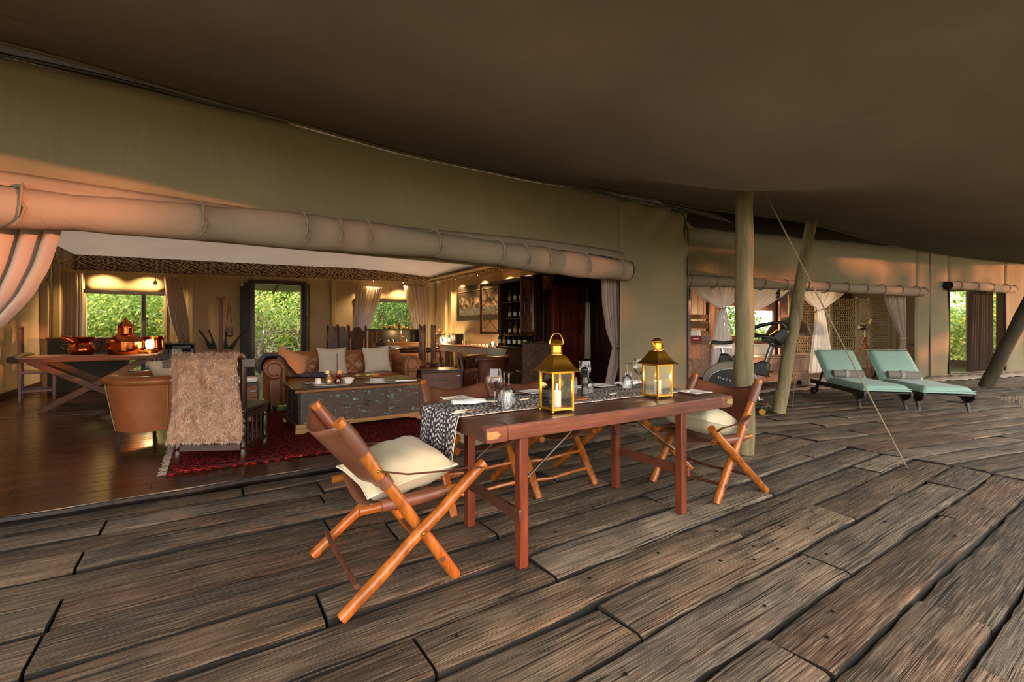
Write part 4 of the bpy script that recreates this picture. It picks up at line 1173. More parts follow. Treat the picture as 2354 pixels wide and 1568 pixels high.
carafe(757, 886, mk('pale_guava_juice', 'c8935e', 'd8a876', rough=.2, bump=0), 'carafe of pale guava juice with a lemon slice on the rim', mk('lemon_slice', 'd8d27a', 'e8e6a8', rough=.4))
carafe(778, 885, mk('deep_red_juice', '5a0d08', '7a160c', rough=.15, bump=0), 'carafe of deep red juice with an orange slice on the rim', mk('orange_slice', 'd8913a', 'e8b868', rough=.4))
x, y_ = onk(732, 886)
t = thing('saucer', 'white saucer under the upturned cup at the left end of the trunk', 'saucer', (x, y_ + .02, KZ + .0125))
obj('dish', MB().lathe([(.001, 0), (.04, .0), (.065, .009), (.064, .012), (.038, .005), (.001, .004)], 24), mt['china'], t)
t = thing('upturned_cup', 'white handleless cup upside down on its saucer', 'cup', (x, y_ + .02, KZ + .0185))
obj('cup_body', MB().lathe([(.038, 0), (.037, .02), (.034, .05), (.028, .062), (.02, .065), (.018, .063), (.001, .063)], 20), mt['china'], t)
x, y_ = onk(800, 884)
t = thing('square_bowl', 'flared square white bowl right of the carafes', 'bowl', (x, y_ + .02, KZ + .0125), R(8))
m = MB(); pr = [(.028, 0), (.034, .01), (.062, .068), (.058, .068), (.03, .012)]
vs = [(sx * a, sy * a, z) for a, z in pr for sx, sy in ((-1, -1), (1, -1), (1, 1), (-1, 1))]
m.add(vs, [(i * 4 + k, i * 4 + (k + 1) % 4, i * 4 + 4 + (k + 1) % 4, i * 4 + 4 + k) for i in range(4) for k in range(4)] + [(3, 2, 1, 0), (16, 17, 18, 19)])
obj('bowl_body', m, mt['china'], t, ang=.4)
x, y_ = onk(715, 882)
napkin_o = obj('napkin', MB().grid(8, 6, lambda a, b: ((a - .5) * .14, (b - .5) * .09, .006 + .004 * math.sin(3 * b))), mt['napkin'], loc=(x, y_, KZ + .004), rot=(0, 0, R(10)), solid=.008)
tag(napkin_o, 'folded white napkin at the left end of the trunk', 'napkin')
x, y_ = onk(868, 881)
G_PL = 'plates stacked on the trunk'
big = MB().lathe([(.001, 0), (.09, 0), (.13, .011), (.129, .015), (.088, .006), (.001, .005)], 28)
tag(obj('dinner_plate', big, mt['china'], loc=(x - .01, y_ + .02, KZ)), 'large white plate at the bottom of the stack on the trunk', 'plate', G_PL)
sm = mesh('tea_plate', MB().lathe([(.001, 0), (.06, 0), (.088, .010), (.087, .014), (.058, .005), (.001, .004)], 26), mt['china'])
for k in range(5):
    tag(obj('tea_plate', sm, None, loc=(x + .003 * math.sin(k * 2), y_ + .02, KZ + .0065 + .0088 * k)), ['lowest', 'second lowest', 'middle', 'second highest', 'topmost'][k] + ' of the small white plates in the stack on the trunk', 'plate', G_PL)
x2, y2 = onk(905, 879)
tag(obj('dinner_plate', mesh('flat_plate', MB().lathe([(.001, 0), (.07, 0), (.1, .008), (.099, .011), (.068, .005), (.001, .004)], 28), mt['china']), None, loc=(x2 + .005, y2 + .04, KZ)), 'flat white plate with forks right of the plate stack', 'plate', G_PL)
for k in range(3):
    t = thing('dessert_fork', ['small steel fork nearest the plate stack', 'small steel fork in the middle of the flat plate', 'small steel fork nearest the leather menu'][k], 'fork', (x2 - .07 + .025 * k, y2 + .01, KZ + .011), R(20 + 9 * k), 'forks on the flat plate')
    obj('fork_body', MB().tube([(-.05, 0, .003), (.02, 0, .003), (.04, 0, .004)], [.003, .002, .005], 6), mt['steel'], t)
# food board with snacks
x, y_ = onk(850, 868)
o = obj('serving_board', MB().box((0, 0, .009), (.40, .17, .018)), mt['planks_wall_x'], loc=(x, y_ + .05, KZ), rot=(0, 0, R(4)), bevel=.006)
tag(o, 'oblong wooden board holding fruit and pastries on the trunk', 'board')
fz = KZ + .0185
fr_ = [('pastry', 'c98a44', 'e0a860', 'golden pastry'), ('melon_slice', 'b9c878', 'd8e0a0', 'pale melon slice'), ('tomato', 'a82018', 'c83a24', 'red tomato'), ('herb_sprig', '5a7a2c', '84a044', 'green herb sprig')]
for k in range(13):
    kind = fr_[[0, 1, 3, 0, 2, 0, 1, 3, 0, 1, 0, 3, 2][k]]
    px_ = x - .17 + .026 * k
    py_ = y_ + .05 + (.035 if k % 2 else -.035)
    if kind[0] == 'melon_slice':
        m = MB().tube([(-.05, 0, .008), (-.02, 0, .02), (.02, 0, .02), (.05, 0, .008)], [.006, .014, .014, .006], 8)
    elif kind[0] == 'tomato': m = MB().ball((0, 0, .015), .016, 10)
    elif kind[0] == 'pastry': m = MB().tube([(-.035, -.012, .013), (-.012, .006, .018), (.014, .006, .018), (.036, -.012, .013)], [.006, .016, .016, .006], 8)
    else:
        m = MB()
        for q in range(9):
            a = q * .7
            m.tube([(0, 0, .004), (.02 * math.cos(a), .015 * math.sin(a), .02), (.04 * math.cos(a), .022 * math.sin(a), .026 + .004 * (q % 3))], [.004, .005, .001], 4)
    place = ['at the left end of the board', 'second from the left on the board', 'third from the left on the board', 'fourth from the left', 'fifth from the left', 'left of the middle of the board', 'in the middle of the board', 'right of the middle of the board', 'sixth from the right end', 'fifth from the right end', 'third from the right end', 'second from the right end', 'at the right end of the board'][k]
    tag(obj(kind[0], m, mk('%s_%d' % (kind[0], k), kind[1], kind[2], rough=.5, sc_=20), loc=(px_, py_, fz), rot=(0, 0, rng.uniform(-.6, .6))), kind[3] + ' ' + place, 'food', 'snacks on the serving board')
x, y_ = onk(938, 876)
t = thing('leather_menu', 'brown leather-covered menu book at the right end of the trunk', 'book', (x - .02, y_ + .05, KZ), R(-12))
obj('cover', MB().box((0, 0, .022), (.27, .2, .004)).box((0, 0, .002), (.27, .2, .004)), mt['leather_brown'], t, bevel=.001)
obj('pages', MB().box((0, 0, .012), (.262, .19, .015)), mt['china'], t, bevel=.001)

# ---------------------------------------------------------------- chesterfield sofa
SX0, SX1, SY0 = .66, 2.98, 7.42
sw = SX1 - SX0
sf = thing('chesterfield_sofa', 'three-seat tan leather chesterfield sofa with rolled arms and a buttoned back', 'sofa', ((SX0 + SX1) / 2, SY0, FZ), 0)
AW = .28
def tuft(name, parent, ctr, ud, vd, nd, W_, H_, s, mat, buttons=True, nu=60, nv_=26, roll=.0, curve=None):
    """deep-buttoned panel: ctr + ud*u + vd*v pushed out along nd"""
    ctr, ud, vd, nd = Vector(ctr), Vector(ud), Vector(vd), Vector(nd)
    def f(a, b):
        u, v = (a - .5) * W_, (b - .5) * H_
        p, q = u / s + v / s, u / s - v / s
        puff = (abs(math.sin(math.pi * p)) * abs(math.sin(math.pi * q))) ** .45 * .035
        top = roll * max(0, (b - .72) / .28) ** 2
        off = curve(u) if curve else (Vector((0, 0, 0)), nd)
        return tuple(ctr + ud * u + vd * v + off[0] + off[1] * (puff - top)) if curve else tuple(ctr + ud * u + vd * v + nd * (puff - top))
    o = obj(name, MB().grid(nu, nv_, f), mat, parent, ang=3.0)
    if buttons:
        bm_ = mesh('button', MB().ball((0, 0, 0), .012, 8, .6), mat)
        n1 = int(W_ / s) + 2
        for i in range(-n1 * 2, n1 * 2 + 1):
            for j in range(-4, 5):
                if (i + j) % 2: continue
                u, v = i * s / 2, j * s / 2
                if abs(u) > W_ / 2 - .04 or abs(v) > H_ / 2 - .03: continue
                off = curve(u) if curve else (Vector((0, 0, 0)), nd)
                p = ctr + ud * u + vd * v + off[0] + off[1] * .006
                obj('button', bm_, None, o, loc=p)
    return o
inner = sw - 2 * AW
obj('base', MB().box((0, .46, .17), (sw - .16, .86, .18)), mt['leather'], sf, bevel=.03)
for k in range(3):
    obj('seat_cushion', MB().box((-inner / 2 + inner * (k + .5) / 3, .36, .35), (inner / 3 - .006, .68, .2)), mt['leather'], sf, bevel=.05)
obj('back_body', MB().box((0, .86, .42), (sw - .1, .2, .62)), mt['leather'], sf, bevel=.04)
obj('back_roll', MB().tube([(-sw / 2 + .05, .84, .73), (0, .84, .735), (sw / 2 - .05, .84, .73)], .085, 16), mt['leather'], sf)
tuft('buttoned_back', sf, (0, .70, .575), (1, 0, 0), (0, .12, 1), (0, -1, 0), inner + .1, .36, .27, mt['leather'], roll=-.02)
for s in (-1, 1):
    ax = s * (sw / 2 - .13)
    obj('arm_body', MB().box((ax, .44, .33), (.2, .82, .5)), mt['leather'], sf, bevel=.03)
    rl = obj('arm_roll', MB().tube([(ax + s * .02, .02, .61), (ax + s * .02, .45, .615), (ax + s * .02, .88, .63)], .135, 20), mt['leather'], sf)
    # pleated leather that runs round the front of the scroll
    path = []
    for k in range(40):
        q = k / 39
        if q < .28: path.append(Vector((ax - s * .10, -.005, .08 + (.60 - .08) * q / .28)))
        else:
            a = math.pi - (q - .28) / .72 * R(300)
            path.append(Vector((ax + s * .02 + s * (.115 * math.cos(a)) * (1 if True else 1), -.005, .60 + .115 * math.sin(a))))
    obj('scroll_pleats', MB().tube(path, [.036 + .004 * math.sin(k * 2.2) for k in range(40)], 10), mt['leather'], rl if False else sf)
    key = [(ax + s * .02 + .085 * math.cos(a), .60 + .085 * math.sin(a)) for a in [R(-35) + k * R(250) / 16 for k in range(17)]] + [(ax - .055, .08), (ax + .055, .08)]
    fp = obj('arm_front', MB().prism(key, lambda p: (p[0], -.012, p[1]), lambda p: (p[0], .04, p[1])), mt['leather_tan'], sf, fix=True)
    obj('nail_trim', MB().tube([(p[0], -.014, p[1]) for p in key[-1:] + key[:-1]], .006, 5), mt['brass_old'], fp)
for x in (-sw / 2 + .12, sw / 2 - .12):
    for y_ in (.06, .84):
        obj('foot', MB().lathe([(.02, 0), (.03, .02), (.035, .05), (.025, .085)], 12, (x, y_, 0)), mt['darkwood'], sf)
G_SC = 'scatter cushions on the chesterfield'
def lean(px, py, yy): 
    p = PY(px, py, yy); return p
p = lean(763, 848, 8.0); pillow('scatter_cushion', 'square ivory cushion with a central seam in the middle of the sofa', .47, .47, .14, mt['linen'], (p.x, p.y - .05, .675), (R(78), 0, R(2)), G_SC)
p = lean(862, 848, 8.0); pillow('scatter_cushion', 'square ivory cushion tilted at the right end of the sofa', .47, .47, .14, mt['linen'], (p.x + .02, p.y - .05, .68), (R(76), R(-4), R(-4)), G_SC)
p = lean(665, 850, 7.9); pillow('scatter_cushion', 'tan tweed cushion leaning at the left end of the sofa', .52, .46, .15, mt['tweed'], (p.x + .03, p.y - .03, .66), (R(70), R(22), R(10)), G_SC)
tag(obj('bead_string', MB().tube([(0, 0, .02 * k) for k in range(16)], [.004 + .004 * (k % 2) for k in range(16)], 6), mt['brass_old'], loc=(lean(773, 868, 7.86).x, 7.80, .52), rot=(R(12), R(-3), 0)), 'string of small gold beads down the front of the middle ivory cushion', 'trim')
# navy throw over the left arm
ax = SX0 + .13
def thr(u, v):
    # v runs over the arm from outside to the seat
    s = v * 1.45
    y_ = SY0 + .1 + .62 * u + .06 * math.sin(5 * v + u)
    wv = .012 * math.sin(13 * u + 5 * v)
    if s < .22: return (ax - .16 - .02 + wv, y_ + .1, FZ + .52 + s * .55)
    if s < .66:
        a = math.pi - (s - .22) / .44 * math.pi
        return (ax + .0 + .175 * math.cos(a), y_ + .1 * (1 - (s - .22) / .44), FZ + .63 + (.165 + wv) * math.sin(a))
    if s < .92: return (ax + .19 + (s - .66) * .5, y_ - .02, FZ + .63 - (s - .66) * .6 + wv)
    return (ax + .32 + (s - .92) * .75, y_ - .06 - .25 * (s - .92), FZ + .474 + wv * .7 + .02 * math.sin(11 * u + 3) ** 2)
tag(obj('throw_blanket', MB().grid(26, 46, thr), mt['navy'], solid=.012, subd=1), 'dark navy blanket draped over the left arm of the sofa', 'blanket')

# ---------------------------------------------------------------- tub armchairs
def tub(name, label, loc, rz, mat, inner_mat, trim=True, tufts=False):
    """barrel chair: local +x is the open front"""
    t = thing(name, label, 'armchair', loc, rz, 'leather tub chairs')
    Ro, Ri, H0, H1 = .40, .31, .17, .70
    a0, a1 = R(48), R(312)
    def wallp(r0, r1, n=40):
        m = MB()
        def ring(a, r_, z):
            fl = .93 + .22 * (z - H0) / (H1 - H0)
            ex = 1.0 if abs(a - math.pi) < R(90) else 1.0
            return (r_ * fl * math.cos(a) * 1.05, r_ * fl * math.sin(a), z)
        prof = [(r0, H0), (r0 * .99, .4), (r0 * 1.0, H1 - .05)]
        m.grid(n, 6, lambda u, v: ring(a0 + (a1 - a0) * u, r0, H0 + (H1 - .04 - H0) * v))
        return m, ring
    m, ring = wallp(Ro, Ri)
    m.uv = [(0, 0)] * len(m.v)
    obj('outer_shell', m, mat, t, ang=2)
    def inn(u, v):
        a = a0 + (a1 - a0) * u
        z = .34 + (H1 - .03 - .34) * v
        puff = 0
        if tufts:
            w_ = (u - .5) * 2.0; h_ = (v - .5) * .36
            p_, q_ = w_ / .24 + h_ / .24, w_ / .24 - h_ / .24
            puff = (abs(math.sin(math.pi * p_)) * abs(math.sin(math.pi * q_))) ** .45 * .03
        return ring(a, Ri - puff, z)
    k = MB().grid(64, 16, inn); k.f = [tuple(reversed(q)) for q in k.f]; k.uv = [(0, 0)] * len(k.v)
    io = obj('inner_back', k, inner_mat, t, ang=2)
    if tufts:
        bm_ = mesh('button', MB().ball((0, 0, 0), .011, 8), inner_mat)
        for i in range(-8, 9):
            for j in (-1, 0, 1):
                if (i + j) % 2: continue
                u, v = .5 + i * .06, .5 + j * .3333
                if not 0 < u < 1: continue
                obj('button', bm_, None, io, loc=inn(u, v))
    rp = [ring(a0 + (a1 - a0) * k / 30, (Ro + Ri) / 2, H1 - .03) for k in range(31)]
    obj('top_roll', MB().tube(rp, .07, 14, sq=.75), inner_mat, t)
    for a in (a0, a1):
        pts = [ring(a, (Ro + Ri) / 2, z) for z in (H0 + .01, .3, .45, .6, H1 - .03)]
        obj('arm_end', MB().tube(pts, [.052, .05, .05, .052, .058], 12), mat, t)
        if trim: obj('nail_trim', MB().tube([ring(a + (.14 if a == a0 else -.14), Ro + .004, z) for z in (H0, .3, .45, .6, H1 - .07)], .005, 5), mt['brass_old'], t)
    if trim: 
        for a in (R(140), R(220)): obj('nail_trim', MB().tube([ring(a, Ro + .004, z) for z in (H0, .3, .45, .6, H1 - .07)], .005, 5), mt['brass_old'], t)
    obj('seat', MB().lathe([(.001, .2), (.36, .2), (.36, .42), (.33, .455), (.2, .47), (.001, .475)], 28), inner_mat, t)
    obj('front_rail', MB().box((.30, 0, .25), (.06, .52, .17)), mat, t, bevel=.015)
    for sx, sy in ((.27, .24), (.27, -.24), (-.25, .24), (-.25, -.24)):
        obj('leg', MB().tube([(sx, sy, .2), (sx * 1.04, sy * 1.04, 0)], [.03, .02], 4), mt['darkwood_z'], t)
    return t
tub('tub_armchair', 'tan leather tub chair seen from behind, left of the fur-covered wooden chair', (-.44, 6.12, FZ), R(62), mt['leather_tan'], mt['leather'])
pillow('scatter_cushion', 'patterned beige cushion in the tan tub chair', .4, .4, .13, None or cloth('beige_leaf_print', 'a48f74', 'd8c8ad', sc_=14), (-.36, 6.24, .70), (R(70), R(8), R(150)), 'cushions in the tub chairs')
tub('tub_armchair', 'dark brown buttoned leather tub chair in front of the white sideboard', (4.12, 7.18, FZ), R(188), mt['leather_brown'], mt['leather_brown'], False, True)
pillow('scatter_cushion', 'grey striped cushion in the dark buttoned tub chair', .4, .4, .13, cloth('grey_stripe', '77705f', 'a9a08e', sc_=10), (4.33, 7.12, .70), (R(70), R(10), R(-60)), 'cushions in the tub chairs')

# ---------------------------------------------------------------- low carved wooden chair with the pale fur throw
cr = thing('carved_chair', 'dark carved low wooden chair with turned legs under the pale fur throw', 'chair', (.10, 4.98, FZ + .016), R(-27))
hw, hd = .27, .22
def turned(x, y_, z1, r_=.026):
    return MB().lathe([(r_ * .7, 0), (r_, .01), (r_, .1), (r_ * .7, .115), (r_ * 1.05, .13), (r_ * .65, .15), (r_ * .9, .2), (r_ * 1.1, .28), (r_ * .7, .33), (r_ * 1.05, .345), (r_ * .8, .36), (r_, .38), (r_, z1)], 12, (x, y_, 0))
for sx in (-1, 1):
    obj('leg', turned(sx * hw, hd, .47), mt['darkwood_z'], cr)
    obj('back_post', turned(sx * hw, -hd, .90), mt['darkwood_z'], cr)
    obj('side_rail', MB().box((sx * hw, 0, .12), (.025, hd * 2 - .04, .05)), mt['darkwood'], cr, bevel=.004)
    obj('seat_rail', MB().box((sx * hw, 0, .40), (.03, hd * 2 - .04, .05)), mt['darkwood'], cr, bevel=.004)
    for k in range(4): obj('spindle', MB().tube([(sx * hw, -.14 + .09 * k, .14), (sx * hw, -.14 + .09 * k, .38)], .008, 6), mt['darkwood_z'], cr)
    obj('top_end', MB().box((sx * (hw + .06), -hd, .87), (.1, .05, .08)), mt['darkwood'], cr, bevel=.006)
obj('seat_board', MB().box((0, 0, .455), (hw * 2 + .08, hd * 2 + .08, .03)), mt['darkwood'], cr, bevel=.006)
for yy in (-hd, hd):
    obj('front_rail', MB().box((0, yy, .13), (hw * 2 - .04, .03, .055)), mt['darkwood'], cr, bevel=.004)
    obj('front_rail', MB().box((0, yy, .39), (hw * 2 - .04, .03, .05)), mt['darkwood'], cr, bevel=.004)
    for k in range(5):
        x = -.19 + .095 * k
        obj('flat_baluster', MB().prism([(-.03, .155), (.03, .155), (.03, .19), (.012, .255), (.03, .33), (.03, .37), (-.03, .37), (-.03, .33), (-.012, .255), (-.03, .19)], lambda p: (x + p[0], yy - .008, p[1]), lambda p: (x + p[0], yy + .008, p[1])), mt['darkwood_z'], cr, fix=True)
obj('crest_rail', MB().box((0, -hd, .86), (hw * 2, .04, .1)), mt['darkwood'], cr, bevel=.006)
ftr = thing('fur_throw', 'long-haired pale beige fur throw hung over the carved wooden chair', 'throw', (.10, 4.98, FZ + .016), R(-27))
def drape(u, v):
    # hangs down the camera side, over the crest rail, a little down the far side
    x = -.275 + .54 * u + .02 * math.sin(3 * v * 2 + u)
    x *= (1 + .10 * max(0, (1 - v) - .3))
    s = (1 - v) * 1.0
    wv = .012 * math.sin(17 * u + 4 * s) + .008 * math.sin(31 * u)
    if s > .30:
        q = (s - .30)
        return (x, -hd - .055 - .05 * q + wv - .02 * q, .905 - q * 1.0)
    a = s / .30 * math.pi / 2 * 1.25
    return (x, -hd + .035 - .09 * (s / .30) + wv * .4, .915 + .03 * math.sin(math.pi * s / .30) - .0)
def drape2(u, v):
    w_ = 1 - v
    return drape(u, w_)
ob = obj('hide', MB().grid(30, 40, drape), mt['fur_base'], ftr, solid=.02)
sf_ = surf_of(drape2)
fur('pile', lambda u, v: (lambda r_: (r_[0], r_[1] if r_[1].y < 0 or r_[1].z > .3 else -r_[1], r_[2]))(sf_(u, v)), 26000, .034, mt['fur'], ftr, .0022)

# wooden chair with the brown fur throw beyond the dark tub chair
cr2 = thing('wooden_chair', 'dark wooden chair almost hidden under the brown fur throw by the bar', 'chair', (4.62, 6.25, FZ), R(-20))
for sx in (-1, 1):
    obj('leg', MB().box((sx * .26, .22, .22), (.045, .045, .44)), mt['darkwood_z'], cr2, bevel=.004)
    obj('back_post', MB().box((sx * .26, -.22, .46), (.045, .045, .92)), mt['darkwood_z'], cr2, bevel=.004)
obj('seat_board', MB().box((0, 0, .45), (.58, .5, .04)), mt['darkwood'], cr2, bevel=.006)
obj('crest_rail', MB().box((0, -.22, .86), (.5, .035, .1)), mt['darkwood'], cr2, bevel=.006)
ft2 = thing('fur_throw', 'brown long-haired fur throw over the chair beside the bar', 'throw', (4.62, 6.25, FZ), R(-20))
def dr2(u, v):
    x = -.3 + .6 * u
    s = v * 1.05
    wv = .012 * math.sin(15 * u + 3 * s)
    if s < .12: return (x, -.14 - .1 * s / .12, .955 + wv * .4)
    return (x * (1 + .05 * s), -.285 + wv - .06 * s, .95 - (s - .12) * .95)
obj('hide', MB().grid(20, 24, dr2), mt['fur_dark_base'], ft2, solid=.02)
s2_ = surf_of(dr2)
fur('pile', lambda u, v: (lambda r_: (r_[0], r_[1] if r_[1].y < 0 or r_[1].z > .3 else -r_[1], r_[2]))(s2_(u, v)), 12000, .04, mt['fur_dark'], ft2, .003, 5)

# ---------------------------------------------------------------- chests as side tables
def chest(name, label, c, d, rz, mat, lidm):
    t = thing(name, label, 'chest', (c[0], c[1], FZ), rz)
    obj('body', MB().box((0, 0, d[2] / 2 - .01), (d[0], d[1], d[2] - .06)), mat, t, bevel=.006)
    obj('lid', MB().box((0, 0, d[2] - .022), (d[0] + .02, d[1] + .02, .044)), lidm, t, bevel=.008)
    for sx in (-1, 1):
        for sy in (-1, 1):
            obj('corner_strap', MB().box((sx * d[0] / 2, sy * d[1] / 2, d[2] / 2), (.03, .03, d[2] - .03)), mt['darkwood_z'], t, bevel=.003)
            obj('foot', MB().box((sx * (d[0] / 2 - .04), sy * (d[1] / 2 - .04), .02), (.06, .06, .04)), mt['darkwood'], t)
    obj('mid_band', MB().box((0, -d[1] / 2 - .003, d[2] * .62), (d[0] - .04, .008, .012)), mt['darkwood'], t)
    obj('lock_plate', MB().box((d[0] * .42, -d[1] / 2 - .006, d[2] * .78), (.07, .008, .02)), mt['steel'], t, bevel=.002)
    return t
chest('side_chest', 'honey-coloured wooden chest between the fur throw and the sofa arm', (.16, 6.82), (.68, .46, .52), 0, wood('honey_chest_wood', '8a4a18', 'b8702c', rough=.4), mt['darkwood'])
chest('side_chest', 'dark-topped red wooden chest at the right end of the sofa', (3.42, 7.62), (.72, .6, .47), R(-8), wood('red_chest_wood', '5a2410', '8a4420', rough=.3), mt['darkwood'])
for k, (dz, c_, lb) in enumerate([(.0, 'e0dbd0', 'lower'), (.028, 'c8c2b6', 'upper')]):
    t = thing('hardback_book', lb + ' of two pale books lying on the honey-coloured chest', 'book', (.38, 6.74, FZ + .521 + dz), R(4 + 5 * k), 'books on the honey-coloured chest')
    obj('cover', MB().box((0, 0, .0015), (.2, .26, .003)).box((0, 0, .0255), (.2, .26, .003)).box((-.099, 0, .0135), (.003, .26, .027)), mk('book_cover_%d' % k, c_, rough=.5), t)
    obj('pages', MB().box((0, 0, .0135), (.192, .25, .021)), mt['china'], t)
t = thing('stone_box', 'grey slate box beside the honey-coloured chest lid, behind the tan tub chair', 'box', (-.04, 6.84, FZ + .521), R(-20))
obj('box_body', MB().box((0, 0, .06), (.2, .16, .12)), mk('grey_slate', '58534e', '6f6a64', rough=.5), t, bevel=.005)
obj('box_lid', MB().box((0, 0, .135), (.21, .17, .028)), mk('grey_slate_lid', '625d58', '77726c', rough=.45), t, bevel=.005)
# ---------------------------------------------------------------- curtains
def curtain(name, label, rows, mat, y=None, fr=None, n=9, amp=.03, tie=None, group=None, nu=72):
    """rows: (z, x0, x1) from the top down; pleats run the full length"""
    if fr is None: fr = lambda x, d, z: (x, y + d, z)
    rows = sorted(rows, key=lambda r_: -r_[0])
    zs = np.array([r_[0] for r_ in rows]); a_ = np.array([r_[1] for r_ in rows]); b_ = np.array([r_[2] for r_ in rows])
    w0 = max(b_ - a_)
    def f(u, v):
        z = zs[0] + (zs[-1] - zs[0]) * v
        x0, x1 = float(np.interp(-z, -zs, a_)), float(np.interp(-z, -zs, b_))
        k = (x1 - x0) / w0
        ph = 2 * math.pi * n * u + 1.2 * math.sin(3 * u) + .4 * math.sin(2.1 * v + 5 * u)
        return fr(x0 + (x1 - x0) * (u + .012 * math.sin(ph * 1.0 + 1)), amp * (.35 + .65 * min(1, k)) * math.sin(ph) + .3 * amp * math.sin(ph * .37 + 2), z)
    t = thing(name, label, 'curtain', fr((a_[-1] + b_[-1]) / 2, 0, float(zs[-1])), 0, group)
    base = Vector(t.location)
    m = MB().grid(nu, 30, f)
    m.v = [tuple(Vector(p) - base) for p in m.v]; m.uv = [(0, 0)] * len(m.v)
    obj('cloth', m, mat, t, ang=3.0)
    if tie is not None:
        x0, x1 = float(np.interp(-tie, -zs, a_)), float(np.interp(-tie, -zs, b_))
        pts = [Vector(fr((x0 + x1) / 2 + ((x1 - x0) / 2 + .012) * math.cos(q), (amp * .8 + .01) * math.sin(q), tie + .012 * math.cos(q))) - base for q in [k * math.pi / 8 for k in range(16)]]
        obj('tie_back', MB().tube(pts, .010, 6, closed=True), mt['brass_old'], t)
    return t
def rowsY(Y, lst): return [((PY(a, y_, Y).z), PY(a, y_, Y).x, PY(b, y_, Y).x) for a, b, y_ in lst]
curtain('window_curtain', 'mauve curtain hanging straight at the left side of the left back window', rowsY(13.3, [(143, 190, 626), (143, 192, 700), (142, 190, 775)]) + [(.03, -2.68, -2.3)], mt['curtain'], 13.3, n=5, group='curtains of the back windows')
curtain('window_curtain', 'mauve curtain tied back at the right side of the left back window', rowsY(13.3, [(376, 413, 636), (381, 426, 690), (392, 434, 745), (407, 436, 783), (408, 434, 800)]) + [(.03, -.72, -.55)], mt['curtain'], 13.3, n=6, tie=PY(420, 783, 13.3).z, group='curtains of the back windows')
curtain('window_curtain', 'mauve curtain drawn to the left of the right back window', rowsY(13.3, [(817, 881, 657), (815, 868, 700), (812, 853, 745), (811, 845, 790)]) + [(.03, 3.28, 3.7)], mt['curtain'], 13.3, n=7, group='curtains of the back windows')
curtain('window_curtain', 'mauve curtain drawn to the right of the right back window', rowsY(13.3, [(927, 988, 657), (936, 988, 700), (946, 986, 745), (956, 985, 790)]) + [(.03, 5.2, 5.7)], mt['curtain'], 13.3, n=7, group='curtains of the back windows')
curtain('tent_curtain', 'large pale curtain swept back at the left end of the tent opening', [(1.86, -2.5, -.845), (1.62, -2.5, -.90), (1.42, -2.4, -.98), (1.25, -2.3, -1.09), (1.08, -2.2, -1.24), (.95, -2.1, -1.45), (.86, -2.05, -1.75), (.75, -2.05, -1.8), (.3, -2.15, -1.75)], mt['curtain_pink'], 4.22, n=15, amp=.05, tie=.86, nu=130)
curtain('tent_curtain', 'grey curtain tied back at the right end of the tent opening', rowsY(4.22, [(1384, 1421, 634), (1387, 1422, 700), (1396, 1422, 760), (1410, 1422, 800), (1400, 1423, 845)]) + [(.45, PY(1392, 890, 4.22).x, 4.36), (.05, PY(1392, 890, 4.22).x, 4.36)], mt['curtain'], 4.22, n=5, amp=.03, tie=PY(1415, 800, 4.22).z)
# valance tassels
for k, (px, py, Y) in enumerate([(113, 632, 11.45), (357, 648, 13.0), (556, 652, 13.0), (898, 665, 13.0)]):
    p = PY(px, py, Y) if k else PX(113, 640, -2.36)
    t = thing('tassel', 'small gold tassel under the valance ' + ['at the far left', 'over the left window', 'beside the open back door', 'over the right back window'][k], 'tassel', p, 0, 'tassels on the valance')
    obj('cord', MB().tube([(0, 0, .05), (0, 0, .30)], .006, 5), mt['brass_old'], t)
    obj('skirt', MB().lathe([(.045, -.06), (.03, .0), (.014, .03), (.018, .045), (.008, .055)], 10), mt['brass_old'], t)

# ---------------------------------------------------------------- charpoy table with copper stills
cot = thing('charpoy_bed', 'old wooden charpoy with crossed legs used as a display table', 'daybed', (-1.50, 9.55, FZ), R(2))
cl, cw, cz = 1.62, .8, .78
for y_ in (-cw / 2, cw / 2):
    obj('side_rail', MB().box((0, y_, cz - .035), (cl, .06, .07)), wood('cot_wood', '5a3522', '8a5a3c', rough=.5, rnd=.1), cot, bevel=.008)
    for s in (-1, 1):
        obj('crossed_leg', MB().beam((s * .66, y_ + s * .012, cz - .05), (-s * .56, y_ + s * .012, 0), .035, .085), mt['planks_wall_x'], cot, bevel=.006)
for x in (-cl / 2, cl / 2):
    obj('end_roller', MB().tube([(x, -cw / 2 - .1, cz - .02), (x + .01, 0, cz + .02), (x, cw / 2 + .06, cz + .0)], [.05, .045, .05], 12), mt['darkwood'], cot)
m = MB()
for k in range(34): m.box((-.74 + .045 * k, 0, cz + .004), (.028, cw - .05, .004))
for k in range(16): m.box((0, -.36 + .048 * k, cz + .008), (cl - .1, .03, .004))
obj('webbing', m, cloth('woven_webbing', '6a5a4c', '8a7a68'), cot, smooth=False)
WZ = FZ + cz + .0105
p = PD(281, 822, 7.5)
cx_, cy_ = p.x, 9.42
t = thing('copper_still', 'large bell-shaped copper still in the middle of the charpoy', 'still', (-1.13, 9.45, WZ))
obj('pot', MB().lathe([(.22, 0), (.235, .02), (.24, .1), (.24, .2), (.25, .205), (.25, .22), (.235, .225), (.23, .25), (.19, .30), (.14, .345), (.105, .37)], 32), mt['copper'], t)
obj('neck', MB().lathe([(.105, .37), (.105, .48), (.115, .485), (.115, .5), (.10, .505)], 24), mt['copper'], t)
obj('cap', MB().lathe([(.108, .5), (.09, .53), (.05, .59), (.022, .62), (.03, .635), (.012, .65), (.001, .665)], 24), mt['copper'], t)
t.scale = (.97, .97, .88)
obj('tap', MB().tube([(.2, -.12, .05), (.29, -.17, .05), (.33, -.19, .03)], .014, 8).box((.27, -.16, .075), (.05, .015, .01)), mt['brass'], t)
